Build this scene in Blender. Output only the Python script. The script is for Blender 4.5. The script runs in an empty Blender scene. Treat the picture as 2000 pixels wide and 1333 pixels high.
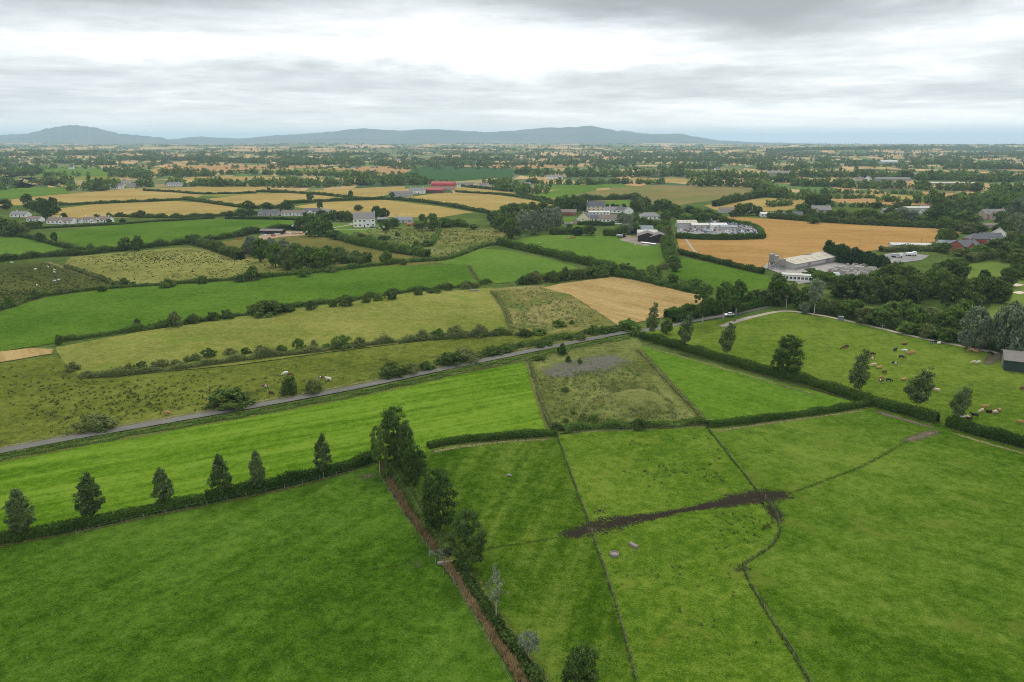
SKYBLOBS = [  # azimuth, elevation, half widths, warp, brightness added: the banks and breaks of the cloud deck
    (0.02, 0.122, 0.26, 0.034, 0.18, 0.48), (-0.26, 0.104, 0.30, 0.011, 0.10, 0.34), (0.20, 0.088, 0.26, 0.008, 0.12, 0.16),
    (0.24, 0.165, 0.26, 0.034, 0.22, -0.85), (0.36, 0.125, 0.16, 0.018, 0.16, -0.30), (-0.45, 0.155, 0.34, 0.022, 0.18, -0.34), (0.235, 0.185, 0.05, 0.012, 0.10, 0.75),
    (0.60, 0.150, 0.16, 0.024, 0.12, 0.30), (0.56, 0.112, 0.22, 0.016, 0.12, 0.20), (-0.30, 0.070, 0.35, 0.018, 0.15, -0.12), (0.5, 0.060, 0.25, 0.014, 0.1, -0.10), (0.45, 0.024, 0.40, 0.018, 0.05, 0.40)]
SKY_BASE = 0.635
SKY_OVERHEAD = 1.75
HAZE = 5.8e-5
import bpy, bmesh, math, random
import numpy as np
from mathutils import Vector, Matrix
from mathutils.geometry import tessellate_polygon

SC = bpy.context.scene
COL = SC.collection
R = math.radians
# ------------------------------------------------------------------ camera
F = 1500.0                      # focal length in pixels of the 2000-wide photograph
HOR = 275.0                     # horizon row
CAMZ = 75.0
PITCH = math.atan((666.5 - HOR) / F)
cam = bpy.data.cameras.new('camera')
cam.sensor_width = 36.0
cam.lens = 36.0 * F / 2000.0
cam.clip_start = 1.0
cam.clip_end = 200000.0
camo = bpy.data.objects.new('camera', cam)
camo.location = (0, 0, CAMZ)
camo.rotation_euler = (math.pi / 2 - PITCH, 0, 0)
COL.objects.link(camo)
SC.camera = camo

# ------------------------------------------------------------------ light
SUN_EL, SUN_AZ = R(48), R(12)   # azimuth clockwise from +Y (ahead of the camera)
sun = bpy.data.lights.new('sun', 'SUN')
sun.energy = 1.5
sun.angle = R(10)
sun.color = (1.0, 0.96, 0.9)
suno = bpy.data.objects.new('sun', sun)
sd = Vector((math.sin(SUN_AZ) * math.cos(SUN_EL), math.cos(SUN_AZ) * math.cos(SUN_EL), math.sin(SUN_EL)))
suno.rotation_euler = sd.to_track_quat('Z', 'Y').to_euler()
suno.location = (0, 0, 300)
COL.objects.link(suno)

SC.view_settings.view_transform = 'Standard'
SC.view_settings.look = 'None'
SC.view_settings.exposure = 0.22
SC.view_settings.gamma = 1.0
SC.render.engine = 'CYCLES'
SC.cycles.use_denoising = True
SC.cycles.denoising_prefilter = 'NONE'
SC.cycles.filter_width = 1.0
SC.cycles.max_bounces = 5
SC.cycles.diffuse_bounces = 3
SC.cycles.transmission_bounces = 3
SC.cycles.transparent_max_bounces = 8
SC.cycles.volume_bounces = 3
SC.cycles.sample_clamp_indirect = 8.0

# ---- node helper
class NG:
    def __init__(s, tree):
        s.t = tree; s.n = tree.nodes; s.l = tree.links
    def new(s, kind, **kw):
        n = s.n.new(kind)
        for k, v in kw.items():
            setattr(n, k, v)
        return n
    def set(s, sock, v):
        if isinstance(v, bpy.types.NodeSocket):
            s.l.new(v, sock)
        elif v is not None:
            sock.default_value = v
    def math(s, op, a, b=None, c=None, clamp=False):
        n = s.new('ShaderNodeMath', operation=op, use_clamp=clamp)
        s.set(n.inputs[0], a); s.set(n.inputs[1], b); s.set(n.inputs[2], c)
        return n.outputs[0]
    def vmath(s, op, a, b=None, out=0):
        n = s.new('ShaderNodeVectorMath', operation=op)
        s.set(n.inputs[0], a); s.set(n.inputs[1], b)
        return n.outputs[out]
    def noise(s, vec, scale, detail=3, rough=0.55, dist=0.0):
        n = s.new('ShaderNodeTexNoise')
        s.set(n.inputs['Vector'], vec)
        n.inputs['Scale'].default_value = scale
        n.inputs['Detail'].default_value = detail
        n.inputs['Roughness'].default_value = rough
        n.inputs['Distortion'].default_value = dist
        return n.outputs['Fac']
    def mapr(s, v, a, b, c=0.0, d=1.0, smooth=False):
        n = s.new('ShaderNodeMapRange')
        n.interpolation_type = 'SMOOTHSTEP' if smooth else 'LINEAR'
        s.set(n.inputs[0], v)
        for i, x in enumerate((a, b, c, d)):
            n.inputs[i + 1].default_value = x
        return n.outputs[0]
    def mix(s, f, a, b, mode='MIX'):
        n = s.new('ShaderNodeMix', data_type='RGBA', blend_type=mode)
        s.set(n.inputs[0], f); s.set(n.inputs[6], a); s.set(n.inputs[7], b)
        return n.outputs[2]
    def ramp(s, f, stops):
        n = s.new('ShaderNodeValToRGB')
        s.set(n.inputs[0], f)
        e = n.color_ramp.elements
        while len(e) < len(stops):
            e.new(0.5)
        for i, (p, c) in enumerate(stops):
            e[i].position = p; e[i].color = tuple(c) + (1,)
        return n.outputs[0]
    def vec(s, x, y, z):
        n = s.new('ShaderNodeCombineXYZ')
        s.set(n.inputs[0], x); s.set(n.inputs[1], y); s.set(n.inputs[2], z)
        return n.outputs[0]

def c4(c):
    return (c[0], c[1], c[2], 1.0)

# ------------------------------------------------------------------ sky
world = bpy.data.worlds.new('World')
SC.world = world
world.use_nodes = True
world.node_tree.nodes.clear()
g = NG(world.node_tree)
tc = g.new('ShaderNodeTexCoord').outputs['Generated']
d = g.vmath('NORMALIZE', tc)
sx = g.new('ShaderNodeSeparateXYZ'); g.set(sx.inputs[0], d)
dx, dy, dz = sx.outputs
az = g.math('ARCTAN2', dx, dy)
el = g.math('ARCSINE', dz)
zz = g.math('MAXIMUM', dz, 0.0)
zp = g.math('ADD', zz, 0.055)
# a cloud deck: the direction carried out to a flat layer overhead
px = g.math('DIVIDE', dx, zp); py = g.math('DIVIDE', dy, zp)
pv = g.vec(px, py, 0.0)
n1 = g.noise(pv, 0.42, 7, 0.58, 0.25)
n2 = g.noise(g.vmath('ADD', pv, (31.0, 7.0, 3.0)), 1.5, 6, 0.6, 0.2)
ev = g.vec(az, g.math('MULTIPLY', el, 3.6), 0.0)
n3 = g.noise(ev, 5.0, 7, 0.6, 0.35)
n4 = g.noise(g.vec(az, g.math('MULTIPLY', el, 9.0), 4.0), 6.0, 6, 0.58, 0.2)
def blob(a0, e0, sa, se, warp=0.0):
    a = g.math('ADD', az, g.math('MULTIPLY', g.math('SUBTRACT', n3, 0.5), warp))
    e = g.math('ADD', el, g.math('MULTIPLY', g.math('SUBTRACT', n3, 0.5), warp * 0.35))
    u = g.math('DIVIDE', g.math('SUBTRACT', a, a0), sa)
    w = g.math('DIVIDE', g.math('SUBTRACT', e, e0), se)
    q = g.math('ADD', g.math('MULTIPLY', u, u), g.math('MULTIPLY', w, w))
    return g.math('EXPONENT', g.math('MULTIPLY', q, -1.0))
L = g.math('ADD', SKY_BASE, g.math('MULTIPLY', g.math('SUBTRACT', n1, 0.5), 1.0))
L = g.math('ADD', L, g.math('MULTIPLY', g.math('SUBTRACT', n2, 0.5), 0.65))
L = g.math('ADD', L, g.math('MULTIPLY', g.math('SUBTRACT', n3, 0.5), 0.75))
L = g.math('ADD', L, g.math('MULTIPLY', g.math('SUBTRACT', n4, 0.5), 0.5))
for a0, e0, sa, se, w, k in SKYBLOBS:
    L = g.math('ADD', L, g.math('MULTIPLY', blob(a0, e0, sa, se, w), k))
cloud = g.ramp(g.mapr(L, 0.0, 1.2), [(0.0, (0.36, 0.365, 0.37)), (0.25, (0.50, 0.51, 0.52)), (0.45, (0.68, 0.70, 0.715)),
                                       (0.62, (0.88, 0.89, 0.895)), (0.76, (1.1, 1.1, 1.09)), (1.0, (1.45, 1.45, 1.43))])
# warm glow mixed into the sky colour low over the horizon, offsetting blue haze
low = g.mapr(el, 0.0, 0.05, 1.0, 0.0, True)
cloud = g.mix(g.math('MULTIPLY', low, 0.65), cloud, (1.22, 1.15, 1.05, 1))
# an overcast sky is brighter overhead than near the horizon
over = g.mapr(dz, 0.2, 0.75, 1.0, SKY_OVERHEAD, True)
cloud = g.vmath('SCALE', cloud)
cloud.node.inputs[3].default_value = 1.0
g.l.new(g.math('MULTIPLY', over, 10.0), cloud.node.inputs[3])
sky = g.new('ShaderNodeTexSky', sky_type='NISHITA')
sky.sun_disc = False
sky.sun_elevation = SUN_EL
sky.sun_rotation = SUN_AZ
final = g.mix(0.90, sky.outputs[0], cloud)
bg = g.new('ShaderNodeBackground')
g.l.new(final, bg.inputs[0]); bg.inputs[1].default_value = 0.1
wo = g.new('ShaderNodeOutputWorld')
g.l.new(bg.outputs[0], wo.inputs[0])

# ------------------------------------------------------------------ pixels of the photograph to the ground
CP, SP = math.cos(PITCH), math.sin(PITCH)
def P(u, v, z=0.0):
    a = (u - 1000.0) / F; b = (666.5 - v) / F
    dy_ = CP + b * SP; dz_ = b * CP - SP
    t = (z - CAMZ) / dz_
    return Vector((a * t, dy_ * t, z))
def hill(x, y):
    """height of the rolling far country (flat until it lies beyond the fields that can be told apart)"""
    x = np.asarray(x, float); y = np.asarray(y, float)
    k = np.clip((y - 2300) / 2500, 0, 1); k = k * k * (3 - 2 * k) * np.clip((14500 - y) / 3000, 0, 1)
    s = (np.sin(x / 620 + 1.3 + y / 2100) * np.sin(y / 410 + 0.7 + 0.6 * np.sin(x / 900)) + 0.7 * np.sin(x / 1150 - y / 760 + 2.0) + 0.5 * np.sin(y / 255 + x / 1700))
    return k * np.clip(s + 0.55, 0, 3) * (10 + 9 * np.clip((y - 3000) / 5000, 0, 1))
def Ph(u, v):
    """first point of the far country under a pixel"""
    p = P(u, v)
    if p.y < 2250: return p
    d_ = np.array([p.x, p.y, -CAMZ]); t = np.linspace(0.25, 1.0, 500)
    z = CAMZ + d_[2] * t
    hit = np.nonzero(hill(d_[0] * t, d_[1] * t) >= z)[0]
    k = t[hit[0]] if len(hit) else 1.0
    return Vector((d_[0] * k, d_[1] * k, float(hill(d_[0] * k, d_[1] * k))))
def depth(u, v):
    p = P(u, v)
    return p.y * CP + CAMZ * SP
def hgt(u, vb, vt):
    y = P(u, vb).y
    b = (666.5 - vt) / F
    return CAMZ + y * (b * CP - SP) / (CP + b * SP)
def wid(u, v, w):
    return w / F * depth(u, v)

# ------------------------------------------------------------------ objects
def tag(o, label=None, cat=None, group=None, kind=None):
    if label: o['label'] = label
    if cat: o['category'] = cat
    if group: o['group'] = group
    if kind: o['kind'] = kind
    return o
def link(o, parent=None):
    COL.objects.link(o)
    if parent is not None: o.parent = parent
    return o
def empty(name, loc, rz=0.0):
    o = bpy.data.objects.new(name, None)
    o.empty_display_size = 0.5
    o.location = loc; o.rotation_euler = (0, 0, rz)
    return link(o)
def me_np(name, V, Q, mats, tone=None, midx=None, smooth=False, extra=None):
    """a mesh from vertex array V and quad array Q (tris as 3 columns)"""
    V = np.asarray(V, dtype=np.float32); Q = np.asarray(Q, dtype=np.int32)
    k = Q.shape[1]
    me = bpy.data.meshes.new(name)
    me.vertices.add(len(V)); me.vertices.foreach_set('co', V.ravel())
    me.loops.add(Q.size); me.loops.foreach_set('vertex_index', Q.ravel())
    me.polygons.add(len(Q))
    me.polygons.foreach_set('loop_start', np.arange(0, Q.size, k, dtype=np.int32))
    for m in mats: me.materials.append(m)
    if midx is not None: me.polygons.foreach_set('material_index', np.asarray(midx, dtype=np.int32))
    if smooth: me.polygons.foreach_set('use_smooth', np.ones(len(Q), dtype=bool))
    me.update(calc_edges=True)
    if tone is not None:
        a = me.attributes.new('tone', 'FLOAT', 'FACE'); a.data.foreach_set('value', np.asarray(tone, dtype=np.float32))
    if extra is not None:
        for nm, arr in extra.items():
            a = me.attributes.new(nm, 'FLOAT', 'POINT'); a.data.foreach_set('value', np.asarray(arr, dtype=np.float32))
    return me
class MB:
    """collects boxes, prisms and tubes into one mesh"""
    def __init__(s): s.v = []; s.f = []; s.m = []
    def add(s, vs, fs, mi=0):
        b = len(s.v); s.v += [tuple(v) for v in vs]
        for f in fs: s.f.append([b + i for i in f]); s.m.append(mi)
    def box(s, x0, x1, y0, y1, z0, z1, mi=0):
        s.add([(x0, y0, z0), (x1, y0, z0), (x1, y1, z0), (x0, y1, z0), (x0, y0, z1), (x1, y0, z1), (x1, y1, z1), (x0, y1, z1)],
              [(3, 2, 1, 0), (4, 5, 6, 7), (0, 1, 5, 4), (1, 2, 6, 5), (2, 3, 7, 6), (3, 0, 4, 7)], mi)
    def tube(s, pts, rad, n=6, mi=0, cap=True):
        pts = [Vector(p) for p in pts]
        if not hasattr(rad, '__len__'): rad = [rad] * len(pts)
        rings = []
        for i, p in enumerate(pts):
            t = (pts[min(i + 1, len(pts) - 1)] - pts[max(i - 1, 0)]).normalized()
            ref = Vector((0, 0, 1)) if abs(t.z) < 0.9 else Vector((1, 0, 0))
            a = t.cross(ref).normalized(); b = t.cross(a).normalized()
            rings.append([p + (a * math.cos(2 * math.pi * k / n) + b * math.sin(2 * math.pi * k / n)) * rad[i] for k in range(n)])
        vs = [v for r in rings for v in r]; fs = []
        for i in range(len(pts) - 1):
            for k in range(n):
                fs.append((i * n + k, i * n + (k + 1) % n, (i + 1) * n + (k + 1) % n, (i + 1) * n + k))
        if cap:
            fs.append(tuple(range(n))[::-1]); fs.append(tuple((len(pts) - 1) * n + k for k in range(n)))
        s.add(vs, fs, mi)
    def mesh(s, name, mats, smooth=False):
        me = bpy.data.meshes.new(name)
        me.from_pydata(s.v, [], s.f)
        for m in mats: me.materials.append(m)
        me.polygons.foreach_set('material_index', s.m)
        if smooth: me.polygons.foreach_set('use_smooth', [True] * len(s.f))
        bm = bmesh.new(); bm.from_mesh(me); bmesh.ops.recalc_face_normals(bm, faces=bm.faces); bm.to_mesh(me); bm.free()
        me.update()
        return me
    def build(s, name, mats, parent=None, smooth=False):
        if not isinstance(mats, (list, tuple)): mats = [mats]
        return link(bpy.data.objects.new(name, s.mesh(name, mats, smooth)), parent)

# ------------------------------------------------------------------ materials
def new_mat(name):
    m = bpy.data.materials.new(name)
    m.use_nodes = True
    m.node_tree.nodes.clear()
    return m, NG(m.node_tree)
def out(gn, shader):
    o = gn.new('ShaderNodeOutputMaterial')
    gn.l.new(shader, o.inputs[0])
def prin(gn, color, rough=0.8, spec=0.2, metal=0.0, normal=None):
    p = gn.new('ShaderNodeBsdfPrincipled')
    gn.set(p.inputs['Base Color'], color)
    gn.set(p.inputs['Roughness'], rough)
    p.inputs['Specular IOR Level'].default_value = spec
    p.inputs['Metallic'].default_value = metal
    if normal is not None: gn.l.new(normal, p.inputs['Normal'])
    return p.outputs[0]
def bump(gn, h, strength, dist):
    b = gn.new('ShaderNodeBump')
    b.inputs['Strength'].default_value = strength; b.inputs['Distance'].default_value = dist
    gn.l.new(h, b.inputs['Height'])
    return b.outputs[0]

def field_mat(name, dark, mid, light, sc=1.0, con=1.0, stripe=None, fleck=None, dapple=None, bumpk=0.5, grain=1.0):
    """grass or crop: broad patches, clumps and blade grain in metres; stripe = (heading in degrees, period m, amount)"""
    m, n = new_mat(name)
    pos = n.new('ShaderNodeNewGeometry').outputs['Position']
    a = n.noise(pos, 0.018 * sc, 4, 0.6)
    b = n.noise(pos, 0.16 * sc, 4, 0.65)
    c = n.noise(pos, 0.45 * sc, 8, 0.88)
    e = n.noise(pos, 3.2, 5, 0.95)
    t = n.math('MULTIPLY', n.math('SUBTRACT', a, 0.5), 1.6 * con)
    t = n.math('ADD', t, n.math('MULTIPLY', n.math('SUBTRACT', b, 0.5), 0.9 * con))
    t = n.math('ADD', t, n.math('MULTIPLY', n.math('SUBTRACT', c, 0.5), 3.4 * grain))
    t = n.math('ADD', t, n.math('MULTIPLY', n.math('SUBTRACT', e, 0.5), 4.0 * grain))
    if stripe:
        ang, per, amt = stripe[:3]
        rot = n.new('ShaderNodeVectorRotate', rotation_type='Z_AXIS')
        n.set(rot.inputs['Vector'], pos); rot.inputs['Angle'].default_value = -R(ang)
        w = n.noise(n.vmath('MULTIPLY', rot.outputs[0], (0.02, 1.0 / per, 0.0)), 1.0, 3, 0.6, 0.0)
        w2 = n.noise(n.vmath('MULTIPLY', rot.outputs[0], (0.006, 0.22 / per, 0.0)), 1.0, 2, 0.5)
        t = n.math('ADD', t, n.math('MULTIPLY', n.math('SUBTRACT', w, 0.5), amt * 2.2))
        t = n.math('ADD', t, n.math('MULTIPLY', n.math('SUBTRACT', w2, 0.5), amt * 1.6))
    t = n.math('ADD', t, 0.5, clamp=True)
    col = n.ramp(t, [(0.0, dark), (0.5, mid), (1.0, light)])
    if dapple:          # (colour, scale, threshold, amount): patches of another growth
        dc, ds, dt, da = dapple
        q = n.noise(pos, ds, 5, 0.65, 0.3)
        col = n.mix(n.math('MULTIPLY', n.mapr(q, dt, dt + 0.10, 0, 1, True), da), col, c4(dc))
    if fleck:
        fc, fs, ft = fleck
        q = n.noise(pos, fs, 2, 0.5)
        col = n.mix(n.mapr(q, ft, ft + 0.05), col, c4(fc))
    nb = bump(n, n.math('ADD', n.math('MULTIPLY', c, 0.6), n.math('MULTIPLY', e, 0.4)), bumpk, 0.45)
    df = n.new('ShaderNodeBsdfDiffuse'); n.l.new(col, df.inputs[0]); n.l.new(nb, df.inputs['Normal'])
    out(n, df.outputs[0])
    return m

def plain_mat(name, col, rough=0.7, spec=0.3, var=0.15, scale=1.5, metal=0.0):
    m, n = new_mat(name)
    co = n.new('ShaderNodeTexCoord').outputs['Object']
    q = n.noise(co, scale, 4, 0.6)
    k = n.mapr(q, 0.25, 0.75, 1.0 - var, 1.0 + var)
    cc = n.vmath('SCALE', c4(col)[:3])
    n.l.new(k, cc.node.inputs[3])
    out(n, prin(n, cc, rough, spec, metal))
    return m

def leaf_mat(name, dark, light, trans=0.25, objvar=0.35):
    m, n = new_mat(name)
    at = n.new('ShaderNodeAttribute', attribute_type='GEOMETRY', attribute_name='tone').outputs['Fac']
    oi = n.new('ShaderNodeObjectInfo').outputs['Random']
    pos = n.new('ShaderNodeNewGeometry').outputs['Position']
    q = n.noise(pos, 0.35, 2, 0.5)
    t = n.math('ADD', at, n.math('MULTIPLY', n.math('SUBTRACT', oi, 0.5), objvar))
    t = n.math('ADD', t, n.math('MULTIPLY', n.math('SUBTRACT', q, 0.5), 0.5), clamp=True)
    col = n.ramp(t, [(0.0, dark), (1.0, light)])
    df = n.new('ShaderNodeBsdfDiffuse'); n.l.new(col, df.inputs[0])
    tr = n.new('ShaderNodeBsdfTranslucent'); n.l.new(col, tr.inputs[0])
    mx = n.new('ShaderNodeMixShader'); mx.inputs[0].default_value = trans
    n.l.new(df.outputs[0], mx.inputs[1]); n.l.new(tr.outputs[0], mx.inputs[2])
    out(n, mx.outputs[0])
    return m

def worn_mat(name, c1, c2, edge_noise=1.2, sharp=0.25, scale=0.9, bias=0.0):
    """bare ground whose border frays into the grass round it"""
    m, n = new_mat(name)
    pos = n.new('ShaderNodeNewGeometry').outputs['Position']
    e = n.new('ShaderNodeAttribute', attribute_type='GEOMETRY', attribute_name='edge').outputs['Fac']
    q = n.noise(pos, scale, 5, 0.7)
    q2 = n.noise(pos, scale * 4, 4, 0.7)
    q3 = n.noise(pos, scale * 0.22, 3, 0.6)
    q = n.math('ADD', n.math('MULTIPLY', q, 0.6), n.math('MULTIPLY', q3, 0.4))
    f = n.math('ADD', e, n.math('MULTIPLY', n.math('SUBTRACT', n.math('ADD', n.math('MULTIPLY', q, .5), n.math('MULTIPLY', q2, .5)), 0.5), edge_noise * 2))
    a = n.mapr(f, 0.35 - bias - sharp, 0.35 - bias + sharp, 0, 1, True)
    col = n.ramp(n.math('ADD', n.math('MULTIPLY', q2, 0.7), n.math('MULTIPLY', q, 0.3)), [(0.3, c1), (0.7, c2)])
    bd = n.new('ShaderNodeBsdfDiffuse'); n.l.new(col, bd.inputs[0]); n.l.new(bump(n, q2, 0.5, 0.2), bd.inputs['Normal']); b = bd.outputs[0]
    t = n.new('ShaderNodeBsdfTransparent')
    mx = n.new('ShaderNodeMixShader')
    n.l.new(a, mx.inputs[0]); n.l.new(t.outputs[0], mx.inputs[1]); n.l.new(b, mx.inputs[2])
    out(n, mx.outputs[0])
    return m
# ------------------------------------------------------------------ ground
def catmull(pts, step, closed=False):
    pts = [np.array(p[:2], dtype=float) for p in pts]
    n = len(pts); res = []
    segs = n if closed else n - 1
    for i in range(segs):
        p1, p2 = pts[i], pts[(i + 1) % n]
        p0 = pts[(i - 1) % n] if (closed or i > 0) else 2 * p1 - p2
        p3 = pts[(i + 2) % n] if (closed or i < n - 2) else 2 * p2 - p1
        k = max(1, int(np.linalg.norm(p2 - p1) / step))
        # centripetal-ish: clamp tangents so that long/short neighbours do not overshoot
        l = np.linalg.norm(p2 - p1)
        m1 = (p2 - p0); m2 = (p3 - p1)
        m1 = m1 / (np.linalg.norm(m1) + 1e-9) * l * 0.8; m2 = m2 / (np.linalg.norm(m2) + 1e-9) * l * 0.8
        for j in range(k):
            t = j / k; t2 = t * t; t3 = t2 * t
            res.append((2 * t3 - 3 * t2 + 1) * p1 + (t3 - 2 * t2 + t) * m1 + (-2 * t3 + 3 * t2) * p2 + (t3 - t2) * m2)
    if not closed: res.append(pts[-1])
    return np.array(res)

def resample(pts, step):
    pts = [np.array(p[:2], dtype=float) for p in pts]
    res = []
    for i in range(len(pts) - 1):
        k = max(1, int(round(np.linalg.norm(pts[i + 1] - pts[i]) / step)))
        for j in range(k): res.append(pts[i] + (pts[i + 1] - pts[i]) * j / k)
    res.append(pts[-1])
    return np.array(res)

LEVEL = [0]
def sheet(name, poly, mat, label, z=None, jit=0.35, kind='structure', cat=None):
    rng = random.Random(len(poly) * 77 + int(poly[0][0]))
    w = [P(u, v) for u, v in poly]
    pts = []
    for i in range(len(w)):
        a, b = w[i], w[(i + 1) % len(w)]
        dd = max(2.5, a.length / 70)
        k = max(1, int((b - a).length / dd))
        nrm = Vector((-(b - a).y, (b - a).x, 0))
        nrm = nrm.normalized() if nrm.length > 0 else nrm
        for j in range(k):
            p = a + (b - a) * (j / k)
            if j: p = p + nrm * rng.uniform(-jit, jit) * max(1.0, a.length / 300)
            pts.append(p)
    if z is None:
        LEVEL[0] += 1
        z = 0.03 + 0.004 * LEVEL[0]
    pts = [Vector((p.x, p.y, z)) for p in pts]
    tri = tessellate_polygon([pts])
    me = bpy.data.meshes.new(name)
    me.from_pydata([tuple(p) for p in pts], [], [tuple(t) for t in tri])
    bm = bmesh.new(); bm.from_mesh(me)
    bmesh.ops.recalc_face_normals(bm, faces=bm.faces)
    for f in bm.faces:
        if f.normal.z < 0: f.normal_flip()
    bm.to_mesh(me); bm.free()
    me.materials.append(mat)
    o = link(bpy.data.objects.new(name, me))
    return tag(o, label, cat, None, kind)

def strip(name, px, width, mat, label, z, kind='structure', smooth=True, cat=None, edges=(0.0, 0.6, 1.0, 0.6, 0.0), ends=True, world=False, group=None):
    pts = px if world else [P(u, v) for u, v in px]
    dd = max(1.0, min(p.length for p in [Vector((q[0], q[1], 0)) for q in pts]) / 120)
    c = catmull(pts, dd) if smooth else resample(pts, dd)
    n = len(c)
    t = np.gradient(c, axis=0); t /= (np.linalg.norm(t, axis=1, keepdims=True) + 1e-9)
    nr = np.stack([-t[:, 1], t[:, 0]], 1)
    if hasattr(width, '__len__'):
        ww = np.interp(np.linspace(0, 1, n), np.linspace(0, 1, len(width)), width)
    else: ww = np.full(n, float(width))
    m = len(edges)
    V = np.zeros((n, m, 3)); E = np.zeros((n, m))
    for j in range(m):
        s = j / (m - 1) - 0.5
        V[:, j, :2] = c + nr * (ww * s)[:, None]
        E[:, j] = edges[j]
    V[:, :, 2] = z
    if ends:
        s = np.minimum(np.arange(n), np.arange(n)[::-1]) * dd
        E *= np.clip(s / 2.5, 0, 1)[:, None]
    i = np.arange(n - 1)[:, None] * m + np.arange(m - 1)[None, :]
    Q = np.stack([i, i + m, i + m + 1, i + 1], -1).reshape(-1, 4)[:, ::-1]
    me = me_np(name, V.reshape(-1, 3), Q, [mat], extra={'edge': E.ravel()})
    o = link(bpy.data.objects.new(name, me))
    return tag(o, label, cat, group, kind)

M = {}
M['base'] = field_mat('rough_ground', (0.030, 0.055, 0.010), (0.060, 0.095, 0.020), (0.110, 0.135, 0.038), 1.0, 1.1)
M['deep'] = field_mat('deep_pasture', (0.017, 0.043, 0.002), (0.041, 0.092, 0.006), (0.086, 0.146, 0.016), 1.0, 0.85, stripe=(58, 5.0, 0.4), grain=0.85, dapple=((0.060, 0.112, 0.010), 0.3, 0.58, 0.5), fleck=((0.13, 0.15, 0.06), 1.6, 0.73))
M['bright'] = field_mat('mown_grass', (0.041, 0.097, 0.004), (0.082, 0.153, 0.008), (0.129, 0.205, 0.022), 1.0, 0.8, stripe=(29, 2.6, 0.9))
M['bright2'] = field_mat('young_grass', (0.037, 0.089, 0.004), (0.070, 0.136, 0.010), (0.111, 0.181, 0.022), 1.0, 0.75, stripe=(-58, 2.2, 0.35))
M['mid'] = field_mat('mid_pasture', (0.019, 0.048, 0.002), (0.047, 0.093, 0.006), (0.101, 0.143, 0.019), 1.0, 1.0, stripe=(76, 4.0, 0.75))
M['lime'] = field_mat('lime_pasture', (0.029, 0.069, 0.004), (0.068, 0.125, 0.008), (0.132, 0.175, 0.026), 1.0, 1.0, dapple=((0.125, 0.145, 0.022), 0.12, 0.57, 0.55))
M['right'] = field_mat('grazed_pasture', (0.022, 0.054, 0.002), (0.056, 0.110, 0.007), (0.115, 0.162, 0.024), 1.0, 0.95, stripe=(-35, 6.0, 0.35), grain=0.85, dapple=((0.100, 0.122, 0.018), 0.09, 0.56, 0.5))
M['cattle'] = field_mat('cattle_pasture', (0.039, 0.076, 0.005), (0.084, 0.134, 0.012), (0.146, 0.180, 0.031), 1.0, 0.95, dapple=((0.05, 0.095, 0.014), 0.10, 0.56, 0.5))
M['rushy'] = field_mat('rushy_pasture', (0.044, 0.062, 0.008), (0.092, 0.112, 0.016), (0.150, 0.162, 0.034), 1.0, 1.1, dapple=((0.040, 0.048, 0.014), 0.13, 0.56, 0.7))
M['olive'] = field_mat('seeding_grass', (0.078, 0.100, 0.014), (0.146, 0.160, 0.032), (0.220, 0.212, 0.060), 1.0, 1.1, dapple=((0.100, 0.150, 0.018), 0.05, 0.55, 0.6))
M['long'] = field_mat('ley_grass', (0.026, 0.070, 0.005), (0.058, 0.114, 0.010), (0.098, 0.158, 0.024), 1.0, 0.85)
M['brown'] = field_mat('brown_rough', (0.060, 0.074, 0.014), (0.135, 0.135, 0.036), (0.225, 0.188, 0.080), 1.3, 1.3, dapple=((0.075, 0.115, 0.022), 0.07, 0.52, 0.75))
M['waste'] = field_mat('waste_ground', (0.044, 0.060, 0.012), (0.098, 0.118, 0.026), (0.175, 0.178, 0.062), 1.4, 1.3, dapple=((0.062, 0.056, 0.020), 0.09, 0.56, 0.7))
M['stubble'] = field_mat('pale_stubble', (0.206, 0.139, 0.051), (0.285, 0.198, 0.079), (0.348, 0.254, 0.111), 1.0, 0.8, stripe=(-52, 3.0, 0.7))
M['gold'] = field_mat('ripe_barley', (0.194, 0.144, 0.043), (0.270, 0.198, 0.061), (0.329, 0.250, 0.095), 0.7, 0.8, stripe=(10, 10, 0.5))
M['wheat'] = field_mat('ripe_wheat', (0.209, 0.120, 0.039), (0.286, 0.167, 0.052), (0.333, 0.209, 0.077), 0.6, 0.75, stripe=(-15, 14, 0.6))
M['orange'] = field_mat('far_wheat', (0.232, 0.140, 0.054), (0.294, 0.182, 0.074), (0.333, 0.217, 0.101), 0.4, 0.7)
M['rush2'] = field_mat('tussock_pasture', (0.070, 0.082, 0.016), (0.150, 0.155, 0.038), (0.220, 0.210, 0.070), 0.7, 1.1, dapple=((0.050, 0.060, 0.016), 0.10, 0.55, 0.7))
M['darkrough'] = field_mat('dark_rough_pasture', (0.026, 0.036, 0.010), (0.050, 0.062, 0.015), (0.095, 0.098, 0.028), 0.9, 1.2)
M['olive2'] = field_mat('brownish_pasture', (0.065, 0.070, 0.018), (0.115, 0.108, 0.028), (0.165, 0.140, 0.045), 0.7, 1.0)
M['fold'] = field_mat('fading_grass', (0.104, 0.104, 0.029), (0.158, 0.135, 0.050), (0.211, 0.167, 0.072), 0.5, 1.0, dapple=((0.115, 0.135, 0.035), 0.012, 0.5, 0.7))
M['green'] = field_mat('green_pasture', (0.046, 0.098, 0.012), (0.078, 0.142, 0.018), (0.115, 0.170, 0.032), 0.7, 0.9)
M['far_green'] = field_mat('dark_crop', (0.026, 0.062, 0.020), (0.036, 0.080, 0.024), (0.050, 0.096, 0.030), 0.5, 0.7)
M['golf'] = field_mat('fairway', (0.07, 0.115, 0.018), (0.105, 0.150, 0.028), (0.145, 0.178, 0.045), 0.8, 0.8)

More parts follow.
